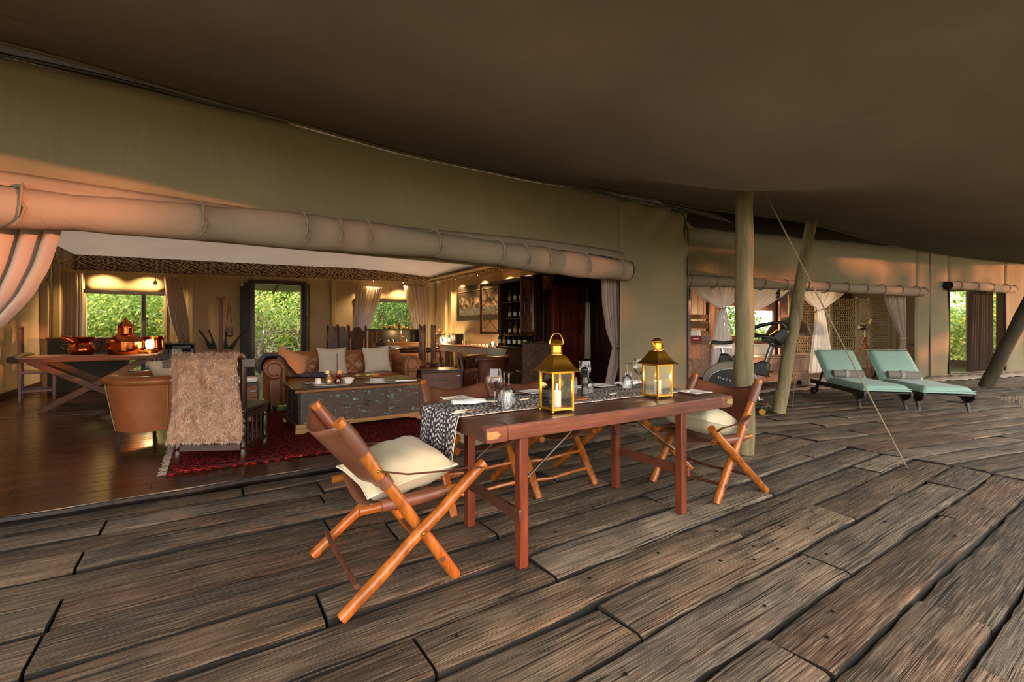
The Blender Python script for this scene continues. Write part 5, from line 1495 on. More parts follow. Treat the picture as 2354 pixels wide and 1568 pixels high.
t = thing('copper_jug', 'wide-mouthed copper jug with a spout at the left on the charpoy', 'jug', (-1.66, 9.52, WZ))
obj('belly', MB().lathe([(.12, 0), (.15, .03), (.16, .09), (.14, .16), (.10, .2), (.12, .25), (.155, .275), (.15, .278), (.1, .215)], 28), mt['copper'], t)
obj('spout', MB().tube([(-.09, -.03, .2), (-.16, -.06, .26), (-.22, -.08, .29)], [.05, .045, .03], 12), mt['copper'], t)
obj('handle', MB().tube(bez([(.13, 0, .24), (.22, .02, .2), (.2, .02, .1), (.15, 0, .06)], 5), .012, 8), mt['copper'], t)
t = thing('copper_pot', 'straight copper pot with a rim at the right on the charpoy', 'pot', (-.80, 9.68, WZ))
obj('pot_body', MB().lathe([(.13, 0), (.145, .02), (.15, .1), (.14, .2), (.145, .25), (.165, .26), (.165, .275), (.15, .28), (.135, .25)], 28), mt['copper'], t)
t = thing('oil_lamp', 'small lit glass lamp between the still and the copper pot', 'lamp', (-.82, 9.33, WZ))
obj('lamp_base', MB().lathe([(.05, 0), (.05, .01), (.02, .02), (.02, .06), (.045, .07), (.045, .09)], 14), mt['brass'], t)
obj('shade_glass', emis and MB().lathe([(.04, .09), (.055, .12), (.055, .2), (.035, .23)], 14), emis('lit_lamp_glass', 'ffd9a0', 10), t)
lamp('oil_lamp_glow', 'POINT', (0, 0, .17), 9, (1, .66, .3), .05, t)
lamp('oil_lamp_front_glow', 'POINT', (0, -.12, .2), 5, (1, .66, .3), .05, t)

# carved chair behind the charpoy, dark chest, glazed bookcase
def tall_chair(name, label, loc, rz, mat, panel_mat, h_=1.25, group='tall carved dining chairs'):
    t = thing(name, label, 'chair', loc, rz, group)
    for s in (-1, 1):
        obj('leg', MB().box((s * .21, .2, .23), (.045, .045, .46)), mat, t, bevel=.005)
        po = obj('back_post', MB().box((s * .21, -.2, h_ / 2), (.05, .045, h_)), mat, t, bevel=.005)
        obj('finial', MB().ball((s * .21, -.2, h_ + .012), .026, 8), mat, po)
        obj('side_stretcher', MB().box((s * .21, 0, .16), (.025, .36, .035)), mat, t)
    obj('seat', MB().box((0, 0, .465), (.48, .46, .04)), mat, t, bevel=.006)
    obj('front_stretcher', MB().box((0, .2, .2), (.38, .025, .04)), mat, t)
    pts = [(-.18, -.16), (.18, -.16), (.18, .02), (.12, .05), (.08, .12), (0, .145), (-.08, .12), (-.12, .05), (-.18, .02)]
    obj('crest', MB().prism(pts, lambda p: (p[0], -.215, h_ - .14 + p[1]), lambda p: (p[0], -.185, h_ - .14 + p[1])), mat, t, fix=True)
    pn = obj('back_panel', MB().box((0, -.2, .78), (.3, .02, .56)), panel_mat, t, bevel=.003)
    obj('panel_moulding', MB().box((0, -.215, .78), (.2, .012, .44)).box((0, -.185, .78), (.2, .012, .44)), mat, pn, bevel=.005)
    obj('lower_rail', MB().box((0, -.2, .52), (.38, .03, .06)), mat, t)
    return t
wal = mt['walnut']
gp = mk('green_painted_panel', '4a5648', '6a7a68', rough=.6, sc_=14)
tall_chair('carved_chair', 'dark carved chair against the left wall behind the charpoy', (-2.45, 10.9, FZ), R(-80), wal, mt['darkwood_z'], 1.2)
bx = thing('dark_chest', 'dark wooden chest with a ring handle behind the charpoy', 'chest', (-1.95, 11.9, FZ), R(0))
obj('body', MB().box((0, 0, .5), (1.1, .5, 1.0)), mt['black'], bx, bevel=.008)
obj('lid', MB().box((0, 0, 1.015), (1.14, .54, .04)), mt['darkwood'], bx, bevel=.008)
obj('ring_handle', MB().tube([(-.3 + .05 * math.cos(a), -.262, .86 + .05 * math.sin(a)) for a in [k * math.pi / 8 for k in range(16)]], .008, 6, closed=True), mt['brass_old'], bx)
bc = thing('glazed_bookcase', 'low black glazed cabinet under the left back window', 'cabinet', (-.8, 13.1, FZ), 0)
bcw, bch = .94, .84
obj('carcass', MB().box((0, .17, bch / 2), (bcw, .02, bch)).box((0, 0, .03), (bcw, .36, .06)).box((-bcw / 2, 0, bch / 2), (.03, .36, bch)).box((bcw / 2, 0, bch / 2), (.03, .36, bch)), mt['black'], bc, bevel=.003)
obj('top', MB().box((0, -.01, bch + .015), (bcw + .06, .42, .03)), mt['blackp'], bc, bevel=.005)
obj('shelf', MB().box((0, 0, .42), (bcw - .04, .32, .02)), mt['darkwood'], bc)
for k in range(2):
    x = -bcw / 2 + bcw * (k + .5) / 2
    d_ = obj('door', MB().box((x, -.18, bch - .06), (bcw / 2 - .01, .025, .07)).box((x, -.18, .08), (bcw / 2 - .01, .025, .09)).box((x - bcw / 4 + .035, -.18, bch / 2), (.05, .025, bch - .06)).box((x + bcw / 4 - .035, -.18, bch / 2), (.05, .025, bch - .06)), mt['blackp'], bc, bevel=.003)
    obj('pane', MB().box((x, -.178, bch / 2), (bcw / 2 - .1, .004, bch - .16)), mt['pane'], d_)
cols = ['d8d0c4', 'c9c4be', '7a3a3a', 'e6e2da', '5a6a78', 'b8a890', 'd6d2cc', '8a5a3a']
for k in range(20):
    h_ = rng.uniform(.2, .29)
    x = -.8 - .38 + .04 * k
    c_ = cols[k % 8]
    o = obj('shelf_book', MB().box((0, 0, h_ / 2), (.05, .2, h_)), mk('spine_%d' % k, c_, rough=.5), loc=(x, 13.05, FZ + (.431 if k % 2 else .061)), bevel=.003)
    tag(o, ['pale', 'cream', 'dark red', 'white', 'slate blue', 'tan', 'ivory', 'brown'][k % 8] + ' book on the ' + ('upper' if k % 2 else 'lower') + ' shelf of the glazed cabinet, number %s from the left' % ['one', 'two', 'three', 'four', 'five', 'six', 'seven', 'eight', 'nine', 'ten', 'eleven', 'twelve', 'thirteen', 'fourteen', 'fifteen', 'sixteen', 'seventeen', 'eighteen', 'nineteen', 'twenty'][k], 'book', 'books in the glazed cabinet')
t = thing('open_book', 'stack of loose papers lying on top of the glazed cabinet', 'papers', (-.95, 13.05, FZ + bch + .031), R(8))
obj('sheet_stack', MB().box((0, 0, .012), (.4, .28, .024)), mk('brown_paper', '6a4a3a', '8a6a54'), t, bevel=.003)
# hall stand with umbrellas and bag
hsx, hsy = PY(508, 800, 12.9).x, 12.9
hs_ = thing('hall_stand', 'slim pink-brown wooden hall stand with brass hooks beside the back door', 'hall stand', (hsx, hsy, FZ))
hm = wood('pink_brown_wood', '6a3a2c', '945a48', rough=.45, axis=2)
obj('column', MB().box((0, 0, .98), (.09, .06, 1.86)), hm, hs_, bevel=.006)
obj('top_cap', MB().box((0, 0, 1.93), (.2, .1, .04)), hm, hs_, bevel=.006)
obj('box_top', MB().box((0, -.05, .70), (.5, .34, .03)), hm, hs_, bevel=.005)
for k in range(5): obj('slat', MB().box((-.2 + .1 * k, -.2, .36), (.05, .02, .66)), hm, hs_, bevel=.003)
obj('box_base', MB().box((0, -.05, .04), (.48, .32, .05)), hm, hs_, bevel=.005)
for s in (-1, 1):
    for z in (1.88, 1.76):
        obj('hook', MB().tube(bez([(s * .04, -.03, z), (s * .1, -.08, z - .05), (s * .16, -.1, z - .03), (s * .18, -.1, z + .03)], 4), .008, 6), mt['brass'], hs_)
for k, (dx, lean_, lb) in enumerate([(-.2, -.14, 'leftmost'), (-.13, -.07, 'second from the left'), (.1, -.0, 'third from the left'), (.19, .2, 'rightmost')]):
    t = thing('furled_umbrella', 'furled dark green umbrella in the hall stand, ' + lb, 'umbrella', (hsx + dx * .9, hsy - .12, FZ + .716), 0, 'umbrellas in the hall stand')
    obj('canopy', MB().tube([(0, 0, 0), (lean_ * .4, 0, .1), (lean_ * .9, 0, .26)], [.05, .05, .02], 8), mk('umbrella_green_%d' % k, '12211a', '1e3428', rough=.6), t)
    obj('handle', MB().tube([(lean_ * .9, 0, .26), (lean_ * 1.8, 0, .46)], [.017, .02], 8), mt['black'], t)
t = thing('shoulder_bag', 'brown leather bag hanging by its strap from the hall stand', 'bag', (hsx + .17, hsy - .08, FZ + 1.0), 0)
obj('pouch', MB().box((0, 0, .13), (.16, .1, .24)), mt['leather_brown'], t, bevel=.04)
obj('flap', MB().box((0, -.055, .19), (.165, .012, .13)), mt['sling'], t, bevel=.004)
obj('strap', MB().tube([(-.06, 0, .24), (-.04, 0, .5), (-.015, 0, .80), (.0, 0, .82), (.03, 0, .5), (.06, 0, .24)], .009, 6), mt['leather_brown'], t)

# ---------------------------------------------------------------- inner dining table and tall chairs
it = thing('inner_dining_table', 'dark dining table with a carved edge behind the sofa', 'table', (3.66, 10.3, FZ), R(-3))
obj('top', MB().box((0, 0, .745), (1.6, 1.0, .035)), wood('dark_shiny_top', '2e1a12', '4a2c1e', rough=.16), it, bevel=.006)
cm = MB()
for k in range(44):
    cm.ball((-.79 + .0365 * k, -.5, .69), .026, 6); 
obj('carved_edge', cm.box((0, -.49, .69), (1.6, .03, .07)), mt['walnut'], it)
obj('apron', MB().box((0, .49, .69), (1.6, .03, .07)).box((-.78, 0, .69), (.03, .96, .07)).box((.78, 0, .69), (.03, .96, .07)), mt['walnut'], it)
for sx in (-1, 1):
    for sy in (-1, 1): obj('leg', MB().lathe([(.03, 0), (.045, .04), (.03, .1), (.05, .3), (.035, .5), (.05, .62), (.05, .7)], 10, (sx * .7, sy * .42, 0)), mt['walnut'], it)
for px, d_, rz, lb, pm in [(786, 9.2, -75, 'green-panelled tall carved chair standing nearest behind the sofa', gp), (806, 9.78, -70, 'green-panelled tall carved chair just behind the nearest one', gp), (827, 11.4, 182, 'tall carved chair with a plain panel at the far side of the inner table', mt['darkwood_z']), (948, 9.2, 55, 'tall carved chair in shadow at the right of the inner table, left of its pair', mt['black']), (975, 9.9, 58, 'tall carved chair in shadow at the right end of the inner table', mt['black'])]:
    p = PD(px, 800, d_)
    tall_chair('carved_dining_chair', lb, (p.x, p.y, FZ), R(rz), wal, pm)
ITZ = FZ + .764
p = PD(877, 798, 10.4)
t = thing('fruit_bowl', 'shallow pale bowl on the inner dining table', 'bowl', (p.x, p.y, ITZ))
obj('bowl_body', MB().lathe([(.08, 0), (.12, .01), (.2, .045), (.195, .05), (.11, .018), (.001, .014)], 24), mt['ivory'], t)
for k in range(6):
    a = k * 1.047
    o = obj('dark_fruit', MB().ball((0, 0, 0), .055, 10), mk('dark_fruit_%d' % k, '1d120d', '33211a', rough=.3), loc=(p.x + (.085 if k else 0) * math.cos(a), p.y + (.085 if k else 0) * math.sin(a), ITZ + (.075 if k else .14)))
    tag(o, ['dark round fruit on top of the pile in the pale bowl', 'dark round fruit at the right rim of the pale bowl', 'dark round fruit at the far right of the pale bowl', 'dark round fruit at the far left of the pale bowl', 'dark round fruit at the left rim of the pale bowl', 'dark round fruit nearest the viewer in the pale bowl'][k], 'fruit', 'fruit in the pale bowl')
o = tag(obj('folded_cloth', MB().box((0, 0, .02), (.2, .14, .04)), mt['napkin'], loc=(p.x + .3, p.y + .0, ITZ), bevel=.012), 'folded white cloth beside the fruit bowl', 'cloth')
# shelf unit in the right back window
su = thing('drinks_shelf', 'wooden drinks shelf unit standing in front of the right back window', 'shelf unit', (PY(912, 790, 12.8).x, 12.8, FZ))
SW_, SH_ = 1.5, 1.18
ow = wood('amber_shelf_wood', '5a3416', '8a5828', rough=.4)
obj('side_panel', MB().box((-SW_ / 2, 0, SH_ / 2), (.03, .36, SH_)), ow, su); obj('side_panel', MB().box((SW_ / 2, 0, SH_ / 2), (.03, .36, SH_)), ow, su)
obj('top', MB().box((0, 0, SH_), (SW_ + .1, .42, .03)), mt['blackp'], su)
obj('shelf', MB().box((0, 0, .80), (SW_, .36, .03)), ow, su)
obj('lower_body', MB().box((0, .02, .40), (SW_, .32, .76)), ow, su)
obj('back_panel', MB().box((0, .17, .99), (SW_, .01, .36)), mt['black'], su)
for x in (-.62, .1, .68): obj('divider', MB().box((x, -.15, .99), (.05, .03, .36)), ow, su)
for k in range(7):
    x = su.location.x - .5 + .13 * k
    o = obj('decanter' if k in (1, 5) else 'small_glass', MB().lathe([(.035, 0), (.04, .06), (.02, .13), (.016, .17), (.022, .2)] if k in (1, 5) else [(.025, 0), (.03, .1)], 12), mt['glass'], loc=(x, 12.72, FZ + .816))
    tag(o, ['small glass', 'cut decanter', 'small glass', 'small glass', 'small glass', 'cut decanter', 'small glass'][k] + ' on the drinks shelf, ' + ['leftmost', 'second from the left', 'third from the left', 'in the middle', 'third from the right', 'second from the right', 'rightmost'][k], 'glassware', 'glassware on the drinks shelf')
tag(obj('lime', MB().ball((0, 0, .03), .03, 10), mk('lime_skin', 'b8b024', 'd8cc3a', rough=.4), loc=(su.location.x - .3, 12.66, FZ + .816)), 'yellow-green lime among the glasses on the drinks shelf', 'fruit')
lamp('shelf_glow', 'POINT', (0, -.05, 1.12), 3.5, (1, .6, .25), .04, su)
for k in range(6):
    x = su.location.x - .38 + .14 * k
    h_ = [.12, .1, .14, .2, .12, .09][k]
    o = obj('copper_vessel', MB().lathe([(.035, 0), (.05, h_ * .35), (.03, h_ * .7), (.02, h_ * .8), (.026, h_), (.001, h_ + .01)], 14), mt['copper' if k % 2 else 'brass'], loc=(x, 12.72, FZ + SH_ + .016))
    tag(o, ['brass', 'copper'][k % 2] + ' vessel on top of the drinks shelf, ' + ['leftmost', 'second from the left', 'third from the left', 'tallest of the row', 'second from the right', 'rightmost'][k], 'vessel', 'metal vessels on the drinks shelf')
for px, lb in ((882, 'left'), (943, 'right')):
    p = PY(px, 770, 12.85)
    t = thing('candelabrum', 'tall dark branching candelabrum at the %s end of the drinks shelf' % lb, 'candelabrum', (p.x, 12.85, FZ + SH_ + .016), 0, 'candelabra on the drinks shelf')
    obj('stem', MB().lathe([(.06, 0), (.05, .015), (.012, .04), (.01, .2), (.018, .22), (.01, .24), (.008, .6)], 10), mt['brass_old'], t)
    for s in (-1, 1):
        for r_ in (.1, .18):
            obj('branch', MB().tube(bez([(0, 0, .34), (s * r_ * .6, 0, .30), (s * r_, 0, .36), (s * r_, 0, .44)], 4), .007, 6), mt['brass_old'], t)
    obj('cup', MB().lathe([(.012, .6), (.022, .62), (.022, .64)], 8), mt['brass_old'], t)
# tripod fan by the right back corner
def tripod_fan(label, loc, rz, hub, rad, cage, legm):
    t = thing('tripod_fan', label, 'fan', loc, rz, 'tripod fans')
    for k in range(3):
        a = k * 2.094 + .5
        obj('leg', MB().tube([(0, 0, hub - .25), (.32 * math.cos(a), .32 * math.sin(a), 0)], [.018, .022], 8), legm, t)
    obj('mast', MB().tube([(0, 0, hub - .3), (0, 0, hub)], .018, 10), mt['steel'], t)
    obj('motor', MB().tube([(0, .16, hub), (0, .12, hub), (0, 0, hub), (0, -.06, hub)], [.04, .065, .07, .04], 14), mt['steel'], t)
    cg = MB()
    for rr in (.3, .65, 1.0):
        cg.tube([(rad * rr * math.cos(a), -.1, hub + rad * rr * math.sin(a)) for a in [k * math.pi / 14 for k in range(28)]], .004, 4, closed=True)
    for k in range(18):
        a = k * math.pi / 9
        cg.tube([(.04 * math.cos(a), -.13, hub + .04 * math.sin(a)), (rad * math.cos(a), -.1, hub + rad * math.sin(a)), (rad * .9 * math.cos(a), -.04, hub + rad * .9 * math.sin(a))], .002, 3)
    stuff(obj('cage', cg, cage, t))
    for k in range(4):
        a = k * math.pi / 2 + .4
        u_ = Vector((math.cos(a), 0, math.sin(a))); w_ = Vector((-math.sin(a), .25, math.cos(a)))
        obj('blade', MB().grid(4, 4, lambda p_, q: tuple(Vector((0, -.085, hub)) + u_ * rad * (.15 + .75 * p_) + w_ * rad * .35 * (q - .5) * (.5 + p_ * .6))), mt['brass_old'], t, solid=.004)
    return t
p = PD(997, 850, 12.8)
tripod_fan('brass tripod fan in the corner left of the white sideboard', (p.x, p.y - .35, FZ), R(20), 1.02, .2, mt['brass_old'], mt['redwood_z'])

# ---------------------------------------------------------------- sideboard, picture, bar cabinet on the right wall
sb = thing('white_sideboard', 'long chalky white sideboard table with turned baluster legs along the right wall', 'sideboard', (5.68, 10.9, FZ), 0)
SBZ = .77
obj('top', MB().box((0, 0, SBZ - .015), (.54, 3.4, .03)), mt['planks_wall_x'], sb, bevel=.005)
obj('apron', MB().box((-.235, 0, SBZ - .11), (.03, 3.3, .16)).box((.235, 0, SBZ - .11), (.03, 3.3, .16)), mt['white_paint'], sb, bevel=.005)
for y_ in (-1.6, 1.6): obj('apron_end', MB().box((0, y_, SBZ - .11), (.44, .03, .16)), mt['white_paint'], sb, bevel=.005)
for y_ in (-1.25, .1, 1.3):
    obj('leg', MB().lathe([(.05, .06), (.075, .09), (.06, .13), (.04, .2), (.045, .3), (.08, .36), (.085, .40), (.05, .46), (.04, .5), (.06, .54), (.06, .62)], 16, (-.1, y_, 0)), mt['white_paint'], sb)
    obj('foot', MB().tube(bez([(-.30, y_, .02), (-.22, y_, .06), (-.1, y_, .1), (.05, y_, .08), (.16, y_, .02)], 4), [.03] * 17, 8), mt['white_paint'], sb)
TZ2 = FZ + SBZ + .001
p = PX(1020, 780, 5.62)
t = thing('lantern_lamp', 'glowing white glass lantern lamp on the white sideboard', 'lamp', (5.62, p.y, TZ2))
obj('lamp_base', MB().lathe([(.08, 0), (.08, .02), (.06, .03)], 16), mt['brass_old'], t)
obj('lit_glass', MB().lathe([(.07, .03), (.085, .05), (.085, .17), (.06, .19)], 16), emis('white_lamp_glass', 'ffdca0', 14), t)
obj('lamp_top', MB().lathe([(.06, .19), (.05, .22), (.05, .29), (.06, .3), (.04, .32)], 16), mt['brass_old'], t)
lamp('lantern_lamp_glow', 'POINT', (-.14, 0, .16), 14, (1, .66, .28), .08, t)
p = PX(1046, 775, 5.7)
t = thing('black_case', 'black case with a silver arm beside the glowing lamp', 'case', (5.72, p.y, TZ2))
obj('case_body', MB().box((0, 0, .15), (.25, .5, .3)), mt['blackp'], t, bevel=.02)
obj('lever_arm', MB().tube(bez([(-.135, .18, .25), (-.15, .15, .16), (-.16, .05, .1), (-.16, -.05, .09)], 5), .012, 8), mt['steel'], t)
for k in range(2):
    o = obj('jar', MB().lathe([(.05, 0), (.05, .1), (.045, .12)], 14), mt['glass'], loc=(5.62, PX(1067 + 9 * k, 780, 5.62).y, TZ2)); tag(o, 'clear glass jar on the sideboard, %s of two' % ['left', 'right'][k], 'jar', 'glass jars on the sideboard')
for k in range(9):
    y_ = PX(1085 + 4.6 * k, 790, 5.56).y
    o = obj('porcelain_cup', MB().lathe([(.018, 0), (.032, .02), (.036, .045), (.033, .045), (.016, .005)], 12), mt['china'], loc=(5.54 + .05 * (k % 2), y_, TZ2))
    tag(o, 'small white cup in the row on the sideboard, number %s from the lamp' % ['one', 'two', 'three', 'four', 'five', 'six', 'seven', 'eight', 'nine'][k], 'cup', 'white cups on the sideboard')
p = PX(1133, 785, 5.5)
t = thing('candle_holder', 'lit candle in a round glass holder at the bar end of the sideboard', 'candle', (5.5, p.y, TZ2))
obj('holder', MB().lathe([(.05, 0), (.065, .04), (.06, .1)], 14), mt['glass'], t)
obj('flame', MB().ball((0, 0, .09), .03, 8, 1.4), mt['flame'], t)
lamp('candle_holder_glow', 'POINT', (-.08, 0, .14), 8, (1, .62, .25), .03, t)
y0, y1 = PX(1052, 700, 6.0).y, PX(1155, 700, 6.0).y
z0, z1 = 1.45, 2.42
pc = thing('framed_picture', 'wide framed sepia picture of animals at a waterhole on the right wall', 'picture', (XR - .04, (y0 + y1) / 2, (z0 + z1) / 2))
hy, hz = abs(y0 - y1) / 2, (z1 - z0) / 2
for s in (-1, 1):
    obj('frame_rail', MB().box((0, 0, s * (hz - .07)), (.05, hy * 2, .14)), mt['black'], pc, bevel=.008)
    obj('frame_stile', MB().box((0, s * (hy - .07), 0), (.05, .14, hz * 2 - .28)), mt['black'], pc, bevel=.008)
m = MB().grid(2, 2, lambda a, b: (-.012, (hy - .13) * (1 - 2 * a), (hz - .13) * (2 * b - 1)))
obj('print', m, mt['picture'], pc)
obj('slip', MB().box((-.015, 0, hz - .15), (.02, hy * 2 - .28, .012)).box((-.015, 0, -hz + .15), (.02, hy * 2 - .28, .012)), mt['brass_old'], pc)
# bar cabinet, upper doors open
bar = thing('bar_cabinet', 'tall dark bar cabinet with open lattice-glazed doors and bottles', 'cabinet', (5.72, 8.1, FZ), 0)
bh, bwid, bdp = 2.22, 1.3, .5
for s in (-1, 1): obj('side_panel', MB().box((0, s * bwid / 2, bh / 2), (bdp, .04, bh)), mt['darkwood_z'], bar, bevel=.004)
obj('back_panel', MB().box((bdp / 2 - .01, 0, bh / 2), (.02, bwid, bh)), mt['black'], bar)
obj('cornice', MB().box((-.02, 0, bh + .03), (bdp + .08, bwid + .1, .08)), mt['darkwood'], bar, bevel=.012)
obj('counter', MB().box((-.06, 0, .80), (bdp + .12, bwid, .04)), mt['darkwood'], bar, bevel=.006)
obj('lower_body', MB().box((0, 0, .39), (bdp, bwid - .06, .78)), mt['darkwood'], bar, bevel=.006)
shz = (1.06, 1.42, 1.78)
for z in shz: obj('shelf', MB().box((0, 0, z), (bdp - .04, bwid - .06, .022)), mt['darkwood'], bar)
def lat_door(rz, side):
    d_ = link(bpy.data.objects.new('door', None)); d_.parent = bar
    d_.location = (-bdp / 2, side * bwid / 2, 1.07); d_.rotation_euler = (0, 0, rz)
    bpy.data.objects.remove(d_)
    w_, h_ = .5, 1.12
    def tr(x, z, dx=0.0): 
        return (-bdp / 2 + math.cos(rz) * x - math.sin(rz) * dx, side * bwid / 2 + math.sin(rz) * x + math.cos(rz) * dx, 1.08 + z)
    m = MB()
    for a, b in (((0, .03), (w_, .03)), ((0, h_), (w_, h_)), ((.025, 0), (.025, h_)), ((w_ - .025, 0), (w_ - .025, h_))):
        m.beam(tr(*a), tr(*b), .05, .03, up=(math.sin(rz), -math.cos(rz), 0))
    dd = obj('door', m, mt['redwood_z'], bar)
    for a, b in (((.05, h_ - .03), (w_ - .05, h_ * .55)), ((w_ - .05, h_ - .03), (.12, h_ * .55)), ((.12, h_ * .55), (.12, h_ * .4)), ((w_ - .12, h_ * .55), (w_ - .12, h_ * .4)), ((.12, h_ * .4), (w_ - .05, .06)), ((w_ - .12, h_ * .4), (.05, .06)), ((.03, h_ * .5), (.12, h_ * .5)), ((w_ - .03, h_ * .5), (w_ - .12, h_ * .5))):
        obj('glazing_bar', MB().tube([tr(*a), tr(*b)], .009, 5), mt['orange_x'], dd)
    obj('pane', MB().add([tr(.04, .05), tr(w_ - .04, .05), tr(w_ - .04, h_ - .02), tr(.04, h_ - .02)], [(0, 1, 2, 3)]), mt['pane'], dd, smooth=False)
lat_door(R(125), 1); lat_door(R(203), -1)
BX = ['clear gin bottle', 'white-labelled bottle', 'amber whisky bottle', 'dark wine bottle', 'green bottle']
def bottle(loc, k, lb, h_=.3):
    t = thing('bottle', lb, 'bottle', loc, 0, 'bottles in the bar cabinet')
    gm = [mt['glass'], mt['glass'], mk_b[0], mk_b[1], mk_b[2]][k]
    obj('bottle_body', MB().lathe([(.034, 0), (.037, .01), (.037, h_ * .58), (.03, h_ * .66), (.014, h_ * .75), (.013, h_ * .95), (.016, h_ * .96), (.016, h_)], 12), gm, t)
    obj('paper_label', MB().lathe([(.0378, h_ * .2), (.0378, h_ * .48)], 12), mk_b[3] if k != 2 else mk_b[4], t)
    obj('cap', MB().lathe([(.0165, h_ * .93), (.0165, h_ * 1.005), (.001, h_ * 1.01)], 10), mk_b[5 + k % 2], t)
mk_b = [mk('amber_spirit', '6a3408', '9a5a14', rough=.08, bump=0), mk('dark_bottle', '0a0d08', '141a10', rough=.08, bump=0), mk('green_bottle', '14381a', '2a6a2c', rough=.08, bump=0), mk('white_label', 'd8d0b8', 'e8e0c8', rough=.6), mk('gold_label', 'b88a34', 'd0a850', rough=.6), mk('red_foil', '8a1420', 'b02030', rough=.3), mk('black_cap', '141414', '202020', rough=.4)]
place = {0: 'lowest', 1: 'middle', 2: 'top'}
for lv, z in enumerate(shz):
    for k in range(5):
        bottle((5.62, 8.1 + .48 - .22 * k, FZ + z + .012), (k * 2 + lv) % 5, BX[(k * 2 + lv) % 5] + ' on the %s shelf of the bar cabinet, ' % place[lv] + ['leftmost', 'second from the left', 'in the middle', 'second from the right', 'rightmost'][k], .27 + .02 * (k % 2))
for k in range(6):
    kk = [4, 2, 3, 3, 3, 3][k]
    bottle((5.42, 8.1 + .6 - .2 * k, FZ + .821), kk, BX[kk] + ' on the counter of the bar cabinet, ' + ['leftmost', 'second from the left', 'third from the left', 'third from the right', 'second from the right', 'rightmost'][k], .3)

tag(obj('antelope_figure', MB().tube(bez([(0, 0, 0), (0, 0, .06), (.0, .02, .12), (0, .05, .2)], 4), [.03] * 13, 8).tube([(0, .05, .2), (0, .1, .24)], .014, 6).tube([(0, .05, .2), (0, .02, .3)], .006, 5), mk('red_lacquer', 'a01812', 'c83024', rough=.4), loc=(5.42, 7.5, FZ + 1.072)), 'small red animal figure at the right end of the bar cabinet shelf', 'figure')

# studded door and robe on the dark boards of the lobby
d2 = sroot('door_2')
dx0, dx1 = 6.06, 6.70
rdw = wood('reddish_carved_door', '5a1e12', '8a3820', rough=.45, axis=2)
obj('door_leaf', MB().box(((dx0 + dx1) / 2, LY - .05, 1.06), (dx1 - dx0, .06, 2.08)), rdw, d2, bevel=.006)
for k in range(9):
    for j in range(4):
        xx, zz = dx0 + .085 + j * .157, .17 + k * .222
        pnl = obj('raised_panel', MB().box((xx, LY - .088, zz), (.125, .02, .185)), rdw, d2, bevel=.006)
        obj('iron_stud', MB().ball((xx, LY - .1, zz), .015, 6), mt['black'], pnl)
for z in (.5, 1.25, 1.9): obj('iron_strap', MB().box((dx1 - .17, LY - .102, z), (.06, .01, .32)), mt['black'], d2)
obj('door_post', MB().box((dx0 - .16, LY - .05, 1.1), (.16, .1, 2.2)), wood('red_door_post', '5a2010', '8a3c22', rough=.4, axis=2), d2, bevel=.006)
obj('door_head', MB().box(((dx0 + dx1) / 2, LY - .05, 2.17), (1.1, .1, .14)), mt['darkwood'], d2, bevel=.006)
obj('ring_pull', MB().tube([(dx0 + .2 + .035 * math.cos(a), LY - .115, 1.0 + .035 * math.sin(a)) for a in [k * math.pi / 6 for k in range(12)]], .006, 6, closed=True), mt['black'], d2)
p = PY(1351, 760, LY - .12)
t = thing('hanging_robe', 'pale robe hanging beside the studded door', 'robe', (p.x, LY - .1, 1.0))
obj('robe_cloth', MB().grid(16, 12, lambda a, b: ((a - .5) * (.12 + .05 * b), .025 * math.sin(14 * a) - .03, .78 - 1.2 * b)), mt['linen'], t, solid=.01)
obj('hook', MB().tube([(0, .1, .86), (0, -.02, .86), (0, -.04, .8), (0, -.02, .77)], .01, 6), mt['brass_old'], t)
# ---------------------------------------------------------------- log posts and guy ropes
def log(name, label, a, b, r0, r1, mat):
    a, b = Vector(a), Vector(b)
    t = tag(obj(name, MB().tube([a.lerp(b, k / 12) - a + Vector((.006 * math.sin(k * 1.3), .006 * math.cos(k * 1.7), 0)) for k in range(13)], [r0 + (r1 - r0) * k / 12 + .003 * math.sin(k * 2.2) for k in range(13)], 18), mat, loc=a), label, 'post', 'log posts holding up the awning')
    return t
zt = lambda x, y_: AZ(x, y_) - .01
log('log_post', 'thick upright log post behind the right end of the table', (4.32, 2.44, 0), (4.32, 2.44, zt(4.32, 2.44)), .092, .078, mt['pole'])
log('log_post', 'leaning log post in front of the bedroom, beside the exercise bike', (6.80, 3.34, 0), (7.3, 3.12, zt(7.3, 3.12)), .088, .072, mt['pole'])
log('log_post', 'dark leaning log post at the right edge of the deck', (13.5, 2.47, 0), (13.2, 1.55, 2.5), .12, .10, mt['pole_dark'])
for a, b, lb in [((5.0, 1.39, .01), (4.5, 2.35, zt(4.5, 2.35)), 'taut guy rope running from the upright post down to the open deck'), ((7.45, 3.45, .01), (7.36, 3.2, zt(7.36, 3.2)), 'thin guy rope hanging beside the leaning log post')]:
    t = thing('guy_rope', lb, 'rope', a, 0, 'guy ropes of the awning')
    obj('rope', MB().tube([(0, 0, 0), tuple((Vector(b) - Vector(a)) * .5 + Vector((0, 0, -.01))), tuple(Vector(b) - Vector(a))], .006 if a[0] < 6 else .004, 6), mt['rope'], t)
    obj('eye_bolt', MB().tube([(.015 * math.cos(q), 0, .0 + .015 * math.sin(q)) for q in [k * math.pi / 5 for k in range(10)]], .003, 5, closed=True), mt['darksteel'], t)

